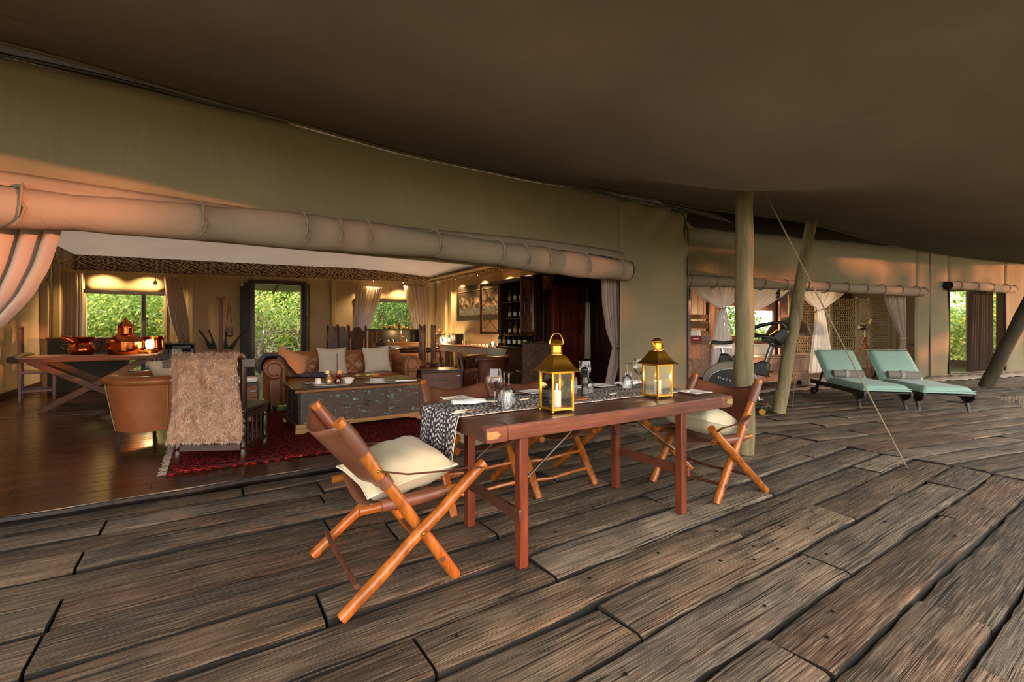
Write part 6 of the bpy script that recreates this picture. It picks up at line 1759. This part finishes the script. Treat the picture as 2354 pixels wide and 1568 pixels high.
# ---------------------------------------------------------------- sun loungers
def lounger(label, loc, rz):
    """+x runs from the foot end to the head"""
    t = thing('sun_lounger', label, 'lounger', loc, rz, 'sun loungers in front of the bedroom tent')
    dw = mt['black']; W_ = .60
    for s in (-1, 1):
        obj('side_rail', MB().beam((-.14, s * W_ / 2, .245), (1.75, s * W_ / 2, .235), .035, .075), dw, t, bevel=.006)
        lg = bez([(.12, s * (W_ / 2 - .0), .22), (.07, s * W_ / 2, .14), (.02, s * W_ / 2, .06), (.0, s * W_ / 2, 0)], 4)
        obj('leg', MB().tube(lg, [.042, .038, .034, .03, .028, .026, .025, .024, .024, .023, .023, .022, .022], 6, sq=.6), dw, t)
        obj('bracket', MB().prism([(0, 0), (.3, 0), (.22, -.05), (.12, -.07), (.05, -.04)], lambda p: (-.1 + p[0], s * W_ / 2 - .014, .21 + p[1]), lambda p: (-.1 + p[0], s * W_ / 2 + .014, .21 + p[1])), dw, t, fix=True)
        obj('rear_leg', MB().beam((1.45, s * W_ / 2, .23), (1.55, s * W_ / 2, .06), .035, .06), dw, t, bevel=.005)
        wh = obj('wheel', MB().tube([(1.56, s * (W_ / 2 + .02), .07), (1.56, s * (W_ / 2 + .06), .07)], .07, 16), dw, t)
        obj('back_rail', MB().beam((1.12, s * (W_ / 2 - .05), .27), (1.62, s * (W_ / 2 - .05), .76), .03, .05), dw, t, bevel=.005)
        obj('prop', MB().beam((1.42, s * (W_ / 2 - .09), .56), (1.62, s * (W_ / 2 - .09), .25), .02, .03), dw, t)
    for k in range(9): obj('slat', MB().box((-.08 + .135 * k, 0, .262), (.09, W_ - .03, .018)), dw, t, bevel=.003)
    for k in range(6): obj('back_slat', MB().box((1.17 + .088 * k, 0, .335 + .086 * k), (.08, W_ - .06, .016), ry=R(-44.4)), dw, t, bevel=.003)
    def pad(u, v, sgn):
        # u across, v from the foot along the pad
        L = 1.95; s_ = v * L; hinge = 1.2
        if s_ < hinge: x, z, n = -.12 + s_, .285, Vector((0, 0, 1))
        else: x, z, n = -.12 + hinge + (s_ - hinge) * math.cos(R(44.4)), .285 + (s_ - hinge) * math.sin(R(44.4)), Vector((-math.sin(R(44.4)), 0, math.cos(R(44.4))))
        edge = min(1, 12 * min(u, 1 - u) + .0) ** .5 * min(1, 26 * min(v, 1 - v)) ** .5
        h_ = (.09 * edge + .005 * math.sin(18 * v) * math.sin(math.pi * u)) if sgn > 0 else .004
        p = Vector((x, (u - .5) * W_ * 1.04, z)) + n * h_
        return tuple(p)
    m = MB().grid(20, 60, lambda a, b: pad(a, b, 1))
    m2_ = MB().grid(20, 60, lambda a, b: pad(a, b, -1)); m2_.f = [tuple(reversed(q)) for q in m2_.f]
    m.add(m2_.v, m2_.f); m.uv = [(0, 0)] * len(m.v)
    pd = obj('mattress', m, mt['aqua'], t, ang=1.6)
    pts = [pad(0, k / 40, 0) for k in range(41)] + [pad(1, 1 - k / 40, 0) for k in range(41)]
    obj('piping', MB().tube([(p[0], p[1], p[2] + .03) for p in pts], .006, 5, closed=True), mt['aqua'], pd)
    obj('tie_cord', MB().tube([(1.55, W_ / 2, .80), (1.6, W_ / 2 + .01, .72), (1.57, W_ / 2 + .02, .66)], .004, 4), mt['aqua'], pd)
    return t
lr = R(44)
lounger('dark-framed sun lounger with aqua cushion, left one next to the bedroom opening', (8.44, 2.63, 0), lr)
lounger('dark-framed sun lounger with aqua cushion, right one below the mesh window', (8.93, 2.06, 0), R(41))
for (x, y_), a, lb in [((8.44, 2.63), lr, 'left'), ((8.93, 2.06), R(41), 'right')]:
    c_ = Vector((x, y_, 0)) + Vector((math.cos(a), math.sin(a), 0)) * 1.06
    t = thing('rolled_towel', 'rolled grey towel lying on the %s sun lounger' % lb, 'towel', (c_.x, c_.y, .435), a, 'rolled towels on the loungers')
    sp = MB()
    n = 40
    path = [((.022 + .045 * k / n) * math.cos(k * .45), (.022 + .045 * k / n) * math.sin(k * .45)) for k in range(n)]
    for y0, y1 in ((-.23, .23),):
        vs = [(p[0], y0, p[1]) for p in path] + [(p[0], y1, p[1]) for p in path]
        sp.add(vs, [(k, k + 1, n + k + 1, n + k) for k in range(n - 1)])
    obj('towel_cloth', sp, mt['towel'], t, solid=.008)
    obj('core', MB().tube([(0, -.225, 0), (0, .225, 0)], .066, 18), mt['towel'], t)
    obj('woven_band', MB().tube([(0, .0, 0), (0, .05, 0)], .0765, 20), cloth('towel_band_' + lb, '8f8780', 'a39b94'), t)

# ---------------------------------------------------------------- exercise bike
bk = thing('exercise_bike', 'black upright exercise bike with a silver mast behind the log post', 'exercise bike', (6.56, 3.80, 0), R(-88))
bk.rotation_euler = (0, 0, R(-72))
pl = mt['plastic']
for x, w_ in ((.36, .42), (-.45, .46)):
    sb_ = obj('stabiliser', MB().tube([(x, -w_ / 2, .045), (x, w_ / 2, .045)], .035, 12), pl, bk)
    for s in (-1, 1): obj('transport_wheel', MB().tube([(x, s * (w_ / 2), .045), (x, s * (w_ / 2 + .035), .045)], .042, 14), mt['brass'] if x > 0 else pl, sb_)
obj('base_beam', MB().box((-.05, 0, .075), (.8, .1, .07)), pl, bk, bevel=.02)
out = [(.36 * math.cos(a) * (1.0 if math.cos(a) > 0 else 1.15) - .08, .43 + .30 * math.sin(a) * (1 if math.sin(a) > 0 else .95)) for a in [k * math.pi / 16 for k in range(32)]]
obj('flywheel_housing', MB().prism(out, lambda p: (p[0], -.085, p[1]), lambda p: (p[0], .085, p[1])), mk('bike_grey', '6f6757', '8a8170', rough=.45, bump=0), bk, bevel=.02, fix=True)
inn = [(p[0] * .86 + .03, .43 + (p[1] - .43) * .74 - .03) for p in out]
for s in (-1, 1):
    sh = obj('side_cover', MB().prism(inn, lambda p: (p[0], s * .086, p[1]), lambda p: (p[0], s * .105, p[1])), pl, bk, bevel=.006, fix=True)
    obj('cover_trim', MB().tube([(p[0], s * .105, p[1]) for p in inn], .006, 5, closed=True), mt['steel'], sh)
    cr_ = obj('crank', MB().tube([(.22, s * .12, .30), (.22 + s * .04, s * .13, .30 - s * .15)], .014, 8), mt['steel'], bk)
    obj('pedal', MB().box((.22 + s * .04, s * .18, .30 - s * .15), (.1, .09, .03)), pl, cr_, bevel=.008)
    obj('crank_hub', MB().tube([(.22, s * .1, .30), (.22, s * .125, .30)], .04, 14), mt['steel'], cr_)
obj('upper_shell', MB().prism([(-.30, .66), (-.16, .60), (.0, .62), (.2, .56), (.40, .52), (.42, .72), (.34, .76), (.1, .66), (-.06, .72), (-.14, .84), (-.24, .84), (-.26, .74)], lambda p: (p[0], -.07, p[1]), lambda p: (p[0], .07, p[1])), pl, bk, bevel=.02, fix=True)
obj('lever', MB().ball((.45, -.07, .60), .035, 8, .5), mt['brass'], bk)
obj('seat_post', MB().tube([(-.2, 0, .8), (-.23, 0, .93)], .024, 10).box((-.2, 0, .935), (.26, .05, .025)), mt['steel'], bk)
obj('adjust_knob', MB().box((-.32, 0, .955), (.06, .04, .025)), mt['brass'], bk, bevel=.005)
sd = MB().grid(16, 10, lambda a, b: (-.36 + .29 * a, (b - .5) * (.2 * (1 - a) ** .8 + .05), 1.0 + .02 * math.sin(math.pi * b) - .012 * math.sin(math.pi * a)))
obj('saddle', sd, pl, bk, solid=.04, subd=1)
obj('mast', MB().tube([(.36, 0, .70), (.46, 0, 1.02)], .045, 12, sq=.8), mt['steel'], bk)
cs_ = obj('console', MB().prism([(.34, 1.02), (.56, 1.0), (.66, 1.18), (.60, 1.24), (.44, 1.1), (.32, 1.08)], lambda p: (p[0], -.11, p[1]), lambda p: (p[0], .11, p[1])), pl, bk, bevel=.02, fix=True)
for s in (-1, 1):
    hb = bez([(.5, s * .08, 1.06), (.42, s * .2, 1.1), (.2, s * .24, 1.12), (.12, s * .22, 1.18), (.3, s * .16, 1.26), (.55, s * .1, 1.3), (.62, s * .06, 1.22)], 6)
    obj('handlebar', MB().tube(hb, .02, 10), pl, bk)
    obj('grip', MB().tube(bez([(.5, s * .1, 1.05), (.6, s * .22, .98), (.5, s * .28, .98), (.42, s * .27, 1.06)], 5), .018, 8), pl, bk)
obj('screen', MB().box((.47, 0, 1.16), (.12, .14, .012), ry=R(-40)), mt['brass'], cs_)
def text_mesh(name, txt, size, mat, parent, loc, rot, ext=.002):
    cu = bpy.data.curves.new(name, 'FONT'); cu.body = txt; cu.size = size; cu.extrude = ext; cu.align_x = 'CENTER'; cu.align_y = 'CENTER'
    tmp = bpy.data.objects.new(name + '_tmp', cu); C.objects.link(tmp)
    bpy.context.view_layer.update()
    me = bpy.data.meshes.new_from_object(tmp.evaluated_get(bpy.context.evaluated_depsgraph_get()))
    bpy.data.objects.remove(tmp)
    me.materials.clear(); me.materials.append(mat)
    o = link(bpy.data.objects.new(name, me)); o.parent = parent; o.location = loc; o.rotation_euler = rot
    return o
text_mesh('lettering', 'M A T R I X', .055, mt['steel'], bk, (-.12, -.108, .45), (R(90), R(12), 0))

# ---------------------------------------------------------------- bedroom
def tb2(u, v, z=0.0): return T2(u, v, z)
bed = thing('four_poster_bed', 'large four-poster bed with a cream cover in the bedroom tent', 'bed', tb2(-.3, 2.35, BZ), T2A)
obj('frame', MB().box((0, 0, .22), (2.5, 2.1, .3)), mt['darkwood'], bed, bevel=.01)
obj('mattress', MB().box((0, -.02, .58), (2.52, 2.14, .42)), cloth('cream_bedspread', 'c9bda2', 'd8cdb4'), bed, bevel=.06)
for sx in (-1, 1):
    for sy in (-1, 1): obj('post', MB().box((sx * 1.3, sy * 1.1, 1.15), (.07, .07, 2.3)), mt['darkwood_z'], bed, bevel=.006)
    obj('canopy_rail', MB().box((sx * 1.3, 0, 2.28), (.06, 2.2, .06)), mt['darkwood'], bed)
    obj('canopy_rail', MB().box((0, sx * 1.1, 2.28), (2.6, .06, .06)), mt['darkwood'], bed)
for k, (z, h_) in enumerate(((1.02, .18), (1.28, .2), (1.5, .12))): obj('headboard_plank', MB().box((.4, 1.09, z), (1.75, .05, h_)), mt['planks_wall_x'], bed, bevel=.008)
pw = tb2(.42 - .3, 2.35 + .85, BZ + .95)
pillow('bed_pillow', 'white pillow propped against the headboard planks', .95, .42, .2, mt['napkin'], (pw[0], pw[1], pw[2]), (R(62), 0, T2A), 'pillows on the bed')
pw = tb2(.30 - .3, 2.35 + .55, BZ + .885)
bo = tag(obj('bolster', MB().tube([(-.5, 0, 0), (-.47, 0, 0), (.47, 0, 0), (.5, 0, 0)], [.06, .1, .1, .06], 18), cloth('grey_bolster_tweed', '6e6256', '857869'), loc=pw, rot=(0, 0, T2A)), 'grey bolster with a maroon band on the bed', 'cushion', 'pillows on the bed')
obj('band', MB().tube([(-.2, 0, 0), (.2, 0, 0)], .102, 20), cloth('maroon_band', '7a2438', '8f3048'), bo)
obj('stitched_letters', MB().box((0, 0, 0), (.02, .002, .03)), mt['napkin'], bo, loc=(-.08, -.104, .02))
for k in range(1, 7):
    o = obj('stitched_letters', MB().box((0, 0, 0), (.016, .002, .026 if k % 2 else .034)), mt['napkin'], bo, loc=(-.08 + .028 * k, -.104, .02))
ft3 = thing('fur_bedspread', 'brown fur bedspread falling over the near left corner of the bed', 'bedspread', tb2(-1.15, 1.3, BZ), T2A)
def dr3(u, v):
    x = -.5 + .75 * u
    s = v * 1.25
    wv = .02 * math.sin(9 * u + 4 * s)
    if s < .55: return (x, .55 - s, .83 + wv * .5)
    return (x * (1 + .1 * s), -.06 + wv - .08 * s, .83 - (s - .55))
obj('hide', MB().grid(16, 20, dr3), mt['fur_base'], ft3, solid=.02)
s3_ = surf_of(dr3)
fur('pile', lambda u, v: (lambda r_: (r_[0], r_[1] if r_[1].y < 0 or r_[1].z > .3 else -r_[1], r_[2]))(s3_(u, v)), 4000, .05, mt['fur'], ft3, .005, 9)
frT = lambda v0: (lambda x, d, z: T2(x, v0 + d, z))
curtain('bed_net', 'white bed net gathered at its waist at the near left corner of the bed', [(2.12, -1.75, -.15), (1.95, -1.55, -.28), (1.78, -1.2, -.55), (1.66, -.90, -.74), (1.55, -.95, -.70), (1.2, -1.05, -.62), (.7, -1.12, -.52), (.12, -1.2, -.45)], mt['net'], fr=frT(1.08), n=13, amp=.05, tie=1.66, group='white bed nets')
curtain('bed_net', 'white bed net gathered at its waist right of the leaning log post', [(2.14, 1.75, 3.35), (1.95, 1.95, 3.05), (1.80, 2.2, 2.75), (1.70, 2.42, 2.58), (1.55, 2.36, 2.64), (1.2, 2.28, 2.72), (.7, 2.2, 2.85), (.14, 2.12, 2.95)], mt['net'], fr=frT(1.3), n=13, amp=.05, tie=1.70, group='white bed nets')
curtain('bed_net', 'white net swag drawn up to the bed canopy between the two log posts', [(2.14, -.1, 1.35), (2.0, -.1, 1.15), (1.8, -.1, .75), (1.62, -.1, .35), (1.5, -.1, .1)], mt['net'], fr=frT(1.25), n=9, amp=.04, group='white bed nets')
# chest of drawers at the foot of the bed
cd = thing('campaign_chest', 'brown wooden chest with drawers and a leather strap at the foot of the bed', 'chest', tb2(.02, .62, BZ), T2A)
cwood = wood('brown_chest_wood', '46230e', '68391a', rough=.4, rnd=.05)
obj('body', MB().box((0, 0, .3), (1.5, .5, .5)), cwood, cd, bevel=.008)
obj('lid', MB().box((0, 0, .565), (1.54, .54, .05)), cwood, cd, bevel=.012)
for s in (-1, 1):
    dd = obj('drawer', MB().box((s * .37, -.255, .17), (.7, .02, .17)), cwood, cd, bevel=.005)
    obj('drawer_pull', MB().tube([(s * .37 - .04, -.27, .19), (s * .37 - .03, -.285, .15), (s * .37 + .03, -.285, .15), (s * .37 + .04, -.27, .19)], .008, 6), mt['brass'], dd)
    obj('bracket_foot', MB().box((s * .68, -.2, .03), (.14, .1, .06)), cwood, cd, bevel=.008)
obj('lock_plate', MB().box((.0, -.256, .47), (.08, .012, .05)), mt['brass'], cd)
obj('strap', MB().tube(bez([(0, -.27, .5), (.02, -.28, .42), (.06, -.28, .34), (.0, -.28, .22)], 5), .018, 6, sq=.4), mt['leather_brown'], cd)
# big domed lamp
lm = thing('dome_lamp', 'large dark brown domed floor lamp behind the exercise bike', 'lamp', tb2(2.27, 2.0, BZ), T2A)
obj('base', MB().lathe([(.2, 0), (.2, .03), (.03, .05)], 20), mt['blackp'], lm)
obj('stem', MB().tube([(0, 0, .04), (0, 0, 1.1)], .02, 8), mt['blackp'], lm)
obj('shade', MB().lathe([(.53, 1.0), (.52, 1.06), (.46, 1.2), (.36, 1.33), (.2, 1.43), (.06, 1.46), (.001, 1.47)], 28), wood('dark_shade_wood', '2e1a0c', '5a3618', rough=.35), lm, solid=.01)
lamp('dome_lamp_glow', 'POINT', (0, 0, 1.02), 28, (1, .68, .36), .08, lm)
bt = thing('bedside_table', 'dark bedside table right of the bed under the domed lamp', 'table', tb2(1.75, 2.6, BZ), T2A)
obj('top', MB().box((0, 0, .66), (.6, .5, .04)), mt['darkwood'], bt, bevel=.006)
for sx in (-1, 1):
    for sy in (-1, 1): obj('leg', MB().box((sx * .26, sy * .2, .32), (.05, .05, .64)), mt['darkwood_z'], bt)
rl_ = thing('reading_lamp', 'small brass lamp with a black curved arm on the bedside table', 'lamp', tb2(1.6, 2.5, BZ + .681), T2A)
obj('base', MB().lathe([(.07, 0), (.07, .02), (.02, .04)], 14), mt['brass'], rl_)
obj('arm', MB().tube(bez([(0, 0, .03), (0, 0, .25), (.08, 0, .36), (.2, 0, .34)], 5), .012, 8), mt['blackp'], rl_)
# a low warm light stands on the far side of the bed, behind the net
wl = thing('bedside_lamp', 'warm bedside lamp glowing behind the left bed net', 'lamp', tb2(2.9, 3.9, BZ), T2A)
obj('stand', MB().lathe([(.16, 0), (.16, .02), (.02, .04), (.02, 1.1)], 14), mt['brass_old'], wl)
obj('shade', MB().lathe([(.2, 1.1), (.13, 1.45)], 20), emis('warm_lamp_shade', 'ffd9a0', 4.0), wl)
lamp('bedside_glow', 'POINT', (0, 0, 1.6), 70, (1, .7, .38), .15, wl)
# carved folding screen
jl = MB()
rj = random.Random(11)
pw_, phh = .74, 1.45
for j in range(20):
    for i in range(10):
        x = -pw_ / 2 + pw_ * (i + .5 + .25 * (j % 2)) / 10.5 + rj.uniform(-.008, .008); z = .5 + phh * (j + .5) / 20
        a0 = rj.uniform(0, 3.14)
        pts = [(x + .046 * math.cos(q) * math.cos(a0) - .03 * math.sin(q) * math.sin(a0), 0, z + .046 * math.cos(q) * math.sin(a0) + .03 * math.sin(q) * math.cos(a0)) for q in [k * math.pi / 4 for k in range(8)]]
        jl.tube(pts, .010, 4, closed=True)
cwm = wood('whitewashed_screen_wood', '9a8a68', 'c0ae88', rough=.7, axis=2)
jali = mesh('carved_fretwork', jl, cwm)
scn = thing('folding_screen', 'carved whitewashed folding screen with pierced leaf fretwork', 'screen', tb2(2.95, 2.55, BZ), T2A)
uu, vv, ang = 0.0, 0.0, R(12)
for k in range(5):
    ang = R(14) * (1 if k % 2 else -1)
    cxp, cyp = uu + math.cos(ang) * .44, vv + math.sin(ang) * .44
    def tr(x, z, y_=0.0): return (cxp + math.cos(ang) * x - math.sin(ang) * y_, cyp + math.sin(ang) * x + math.cos(ang) * y_, z)
    m = MB()
    for x in (-.40, .40): m.beam(tr(x, 0), tr(x, 2.1), .035, .07, up=(math.cos(ang), math.sin(ang), 0))
    for z in (.05, .45, 2.0): m.beam(tr(-.42, z), tr(.42, z), .03, .08)
    m.beam(tr(-.38, .25), tr(.38, .25), .015, .36)
    fo = obj('screen_panel', m, cwm, scn)
    jo = obj('fretwork', jali, None, fo, loc=(cxp, cyp, 0), rot=(0, 0, ang))
    uu, vv = uu + math.cos(ang) * .86, vv + math.sin(ang) * .86
pf = tb2(3.95, 1.2, BZ)
tripod_fan('chrome tripod fan standing in front of the carved folding screen', pf, R(62), 1.2, .30, mt['darksteel'], mt['orange'])
curtain('bedroom_curtain', 'grey curtain tied back at the right of the bedroom opening', [(2.05, 2.98, 3.66), (1.8, 3.05, 3.68), (1.5, 3.22, 3.70), (1.2, 3.42, 3.70), (1.0, 3.55, 3.70), (.7, 3.5, 3.7), (.1, 3.46, 3.72)], mt['curtain'], fr=frT(.16), n=6, amp=.04, tie=1.0)
curtain('bedroom_curtain', 'brown curtain behind the mesh window above the right lounger', [(2.2, 6.35, 7.3), (1.5, 6.3, 7.3), (.8, 6.25, 7.3), (.15, 6.22, 7.3)], cloth('brown_curtain', '4a3a30', '5e4c40', transl=.2), fr=frT(.2), n=8, amp=.04, group='curtains behind the mesh window')
curtain('bedroom_curtain', 'narrow brown curtain at the left edge of the mesh window', [(2.2, 5.02, 5.26), (1.2, 5.02, 5.3), (.15, 5.02, 5.3)], cloth('brown_curtain_b', '4a3a30', '5e4c40', transl=.2), fr=frT(.2), n=4, amp=.04, group='curtains behind the mesh window')
vt = thing('side_table', 'small round dark table inside the mesh window', 'table', tb2(6.1, 1.0, BZ), T2A)
obj('top', MB().lathe([(.001, .72), (.38, .72), (.38, .75), (.001, .75)], 28), mt['darkwood'], vt)
for k in range(3): obj('leg', MB().tube([(.12 * math.cos(k * 2.1), .12 * math.sin(k * 2.1), .72), (.3 * math.cos(k * 2.1), .3 * math.sin(k * 2.1), 0)], .022, 8), mt['darkwood_z'], vt)
vb_ = thing('wire_basket', 'dark wire basket with a hoop handle on the small round table', 'basket', tb2(6.0, 1.0, BZ + .751), T2A)
bm2 = MB()
for z, r_ in ((.01, .15), (.1, .18), (.2, .2)): bm2.tube([(r_ * math.cos(q), r_ * math.sin(q), z) for q in [k * math.pi / 10 for k in range(20)]], .007, 5, closed=True)
for k in range(12):
    q = k * math.pi / 6; bm2.tube([(.15 * math.cos(q), .15 * math.sin(q), .01), (.2 * math.cos(q), .2 * math.sin(q), .2)], .005, 4)
obj('wirework', bm2, mt['black'], vb_)
obj('hoop_handle', MB().tube([(.2 * math.cos(q), 0, .2 + .2 * math.sin(q)) for q in [k * math.pi / 12 for k in range(13)]], .008, 6), mt['black'], vb_)
# ---------------------------------------------------------------- bush outside the tents
def tree(name, label, loc, h_, spread, nleaf, seed, leafm, trunks=3, ls=.058, group='trees outside the tents', low=.1, clear=0.0):
    r = random.Random(seed)
    t = thing(name, label, 'tree', loc, 0, group)
    tm = MB(); tips = []
    def grow(p, d, L, rad, lv):
        pts = [p]
        q = p.copy()
        for k in range(4):
            d = (d + Vector((r.gauss(0, .25), r.gauss(0, .25), r.gauss(0, .16)))).normalized()
            q = q + d * L / 4
            pts.append(q.copy())
        tm.tube(pts, [rad * (1 - .12 * k) for k in range(5)], 7 if lv < 2 else 4, cap=False)
        if lv >= 2: tips.extend(pts[1:])
        if lv < 4:
            for k in range(3 if lv < 2 else 2):
                nd = (d + Vector((r.gauss(0, .75), r.gauss(0, .75), r.gauss(.1, .4)))).normalized()
                grow(pts[r.choice((2, 3, 4))], nd, L * r.uniform(.6, .8), rad * .55, lv + 1)
    for k in range(trunks):
        a = k * 6.28 / trunks + r.uniform(-.4, .4)
        grow(Vector((.08 * math.cos(a), .08 * math.sin(a), 0)), Vector((.55 * math.cos(a), .55 * math.sin(a), 1)).normalized(), h_ * .42, .06 + .012 * h_, 0)
    obj('trunk', tm, mt['bark'], t)
    vs, fs = [], []
    for k in range(nleaf):
        if r.random() < .72 and tips:
            c_ = r.choice(tips) + Vector((r.gauss(0, .28), r.gauss(0, .28), r.gauss(0, .22)))
        else:
            a, b = r.uniform(0, 6.28), r.random() ** .5
            c_ = Vector((spread * b * math.cos(a), spread * b * math.sin(a), h_ * r.uniform(low, 1.0)))
        if c_.z < .02 or (c_.z < clear * h_ and r.random() < .93): continue
        n = Vector((r.gauss(0, 1), r.gauss(0, 1), r.gauss(.4, 1))).normalized()
        u = n.orthogonal().normalized() * ls * r.uniform(.5, 1.1); v = n.cross(u).normalized() * ls * r.uniform(.3, .6)
        i = len(vs)
        vs += [c_ - u, c_ - v, c_ + u, c_ + v]; fs.append((i, i + 1, i + 2, i + 3))
    m = MB(); m.v = vs; m.f = fs; m.uv = [(0, 0)] * len(vs)
    stuff(obj('foliage', m, leafm, t, smooth=False))
    return t
GZ = -.55
def at_b(px, Y): 
    p = PY(px, 758, Y); return (p.x, p.y, GZ)
tree('bush_tree', 'gnarled pale-trunked tree seen through the open back door', at_b(635, 16.6), 3.6, 1.6, 9000, 1, mt['leaf'], 6, low=.3, clear=.52)
tree('bush_tree', 'yellow-flecked leafy tree filling the left half of the left back window', at_b(225, 17.5), 4.4, 2.2, 22000, 2, mt['leaf'], 3)
tree('bush_tree', 'leafy tree filling the right half of the left back window', at_b(370, 18.5), 4.6, 2.4, 20000, 3, mt['leaf'], 3)
tree('bush_tree', 'darker green tree behind the right back window', at_b(880, 18.0), 4.6, 2.4, 22000, 4, mt['leaf_dark'], 4)
tree('bush_tree', 'green bush behind the right half of the right back window', at_b(960, 19.5), 4.6, 2.4, 16000, 5, mt['leaf'], 4)
tree('bush_tree', 'dense tree standing behind the gnarled one beyond the back door', at_b(620, 21.5), 5.2, 3.0, 20000, 6, mt['leaf'], 3, ls=.1)
for k, px in enumerate((120, 300, 480, 760, 880, 1010)):
    tree('bush_tree', ['broad bush far behind the left edge of the left window', 'broad bush far behind the middle of the left window', 'broad bush far behind the hall stand wall', 'broad bush far behind the door frame on the right', 'broad bush far behind the candelabra', 'broad bush far behind the right back corner'][k], at_b(px, 25 + k % 2), 5.4, 3.4, 12000, 20 + k, mt['leaf'] if k % 3 else mt['leaf_dark'], 3, ls=.16, low=.02)
p = T2(15.4, 2.6, GZ); tree('bush_tree', 'sunlit yellow-green tree seen through the mesh window', p, 4.8, 2.4, 20000, 40, mt['leaf'], 3, ls=.1)
p = T2(20.5, 3.8, GZ); tree('bush_tree', 'broad bush far behind the tree in the mesh window', p, 5.5, 3.2, 14000, 41, mt['leaf'], 3, ls=.16, low=.02)
p = T2(6.9, 9.7, GZ); tree('bush_tree', 'dark tree seen through the small bedroom window', p, 4.6, 2.2, 12000, 42, mt['leaf_dark'], 3, ls=.12, low=.02)
pz = T2(9.9, 1.85, 0)
tag(obj('veranda_post', MB().tube([(0, 0, GZ), (0, 0, 3.0)], .11, 12), mt['pole'], loc=(pz[0], pz[1], 0)), 'grey veranda post seen through the mesh window', 'post')
# grey rear awning outside the back door
struct(obj('awning_rear', MB().grid(16, 4, lambda a, b: (.2 + 2.9 * a, 14.0 + 1.7 * b, 2.62 - .16 * b - .08 * math.sin(math.pi * a) * b)), canvas('grey_rear_canvas', '6f6c66', '7d7a74'), solid=.01))
obj_ = struct(obj('trim_16', MB().tube([(1.6, 14.0, 2.6), (1.62, 15.7, 2.36)], .03, 6), mt['tent_dark']))
# unseen bush before the deck, its clumps laid out to dapple the low sun
vs, fs = [], []
r = random.Random(66)
ctr = Vector((3.0, 5.0, 0)) + Vector((math.cos(SUN_AZ), math.sin(SUN_AZ), 0)) * 45.0
sd = Vector((-math.sin(SUN_AZ), math.cos(SUN_AZ), 0)); dp = Vector((math.cos(SUN_AZ), math.sin(SUN_AZ), 0))
for c_ in range(280):
    cc = ctr + sd * r.uniform(-26, 26) + dp * r.uniform(-2, 4) + Vector((0, 0, r.uniform(.3, 6.0)))
    rad = r.uniform(.25, .7)
    for k in range(60):
        q = cc + Vector((r.gauss(0, rad), r.gauss(0, rad), r.gauss(0, rad * .7)))
        if q.z < GZ: continue
        n = Vector((r.gauss(0, 1), r.gauss(0, 1), r.gauss(0, 1))).normalized()
        u = n.orthogonal().normalized() * r.uniform(.16, .34); v = n.cross(u).normalized() * r.uniform(.12, .24)
        i = len(vs); vs += [q - u, q - v, q + u, q + v]; fs.append((i, i + 1, i + 2, i + 3))
m = MB(); m.v = vs; m.f = fs; m.uv = [(0, 0)] * len(vs)
o = stuff(obj('sun_dapple_thicket', m, mt['leaf_dark'], smooth=False))
o['label'] = 'unseen thicket of bush beyond the deck, laid out to dapple the sun'; o['category'] = 'bush'
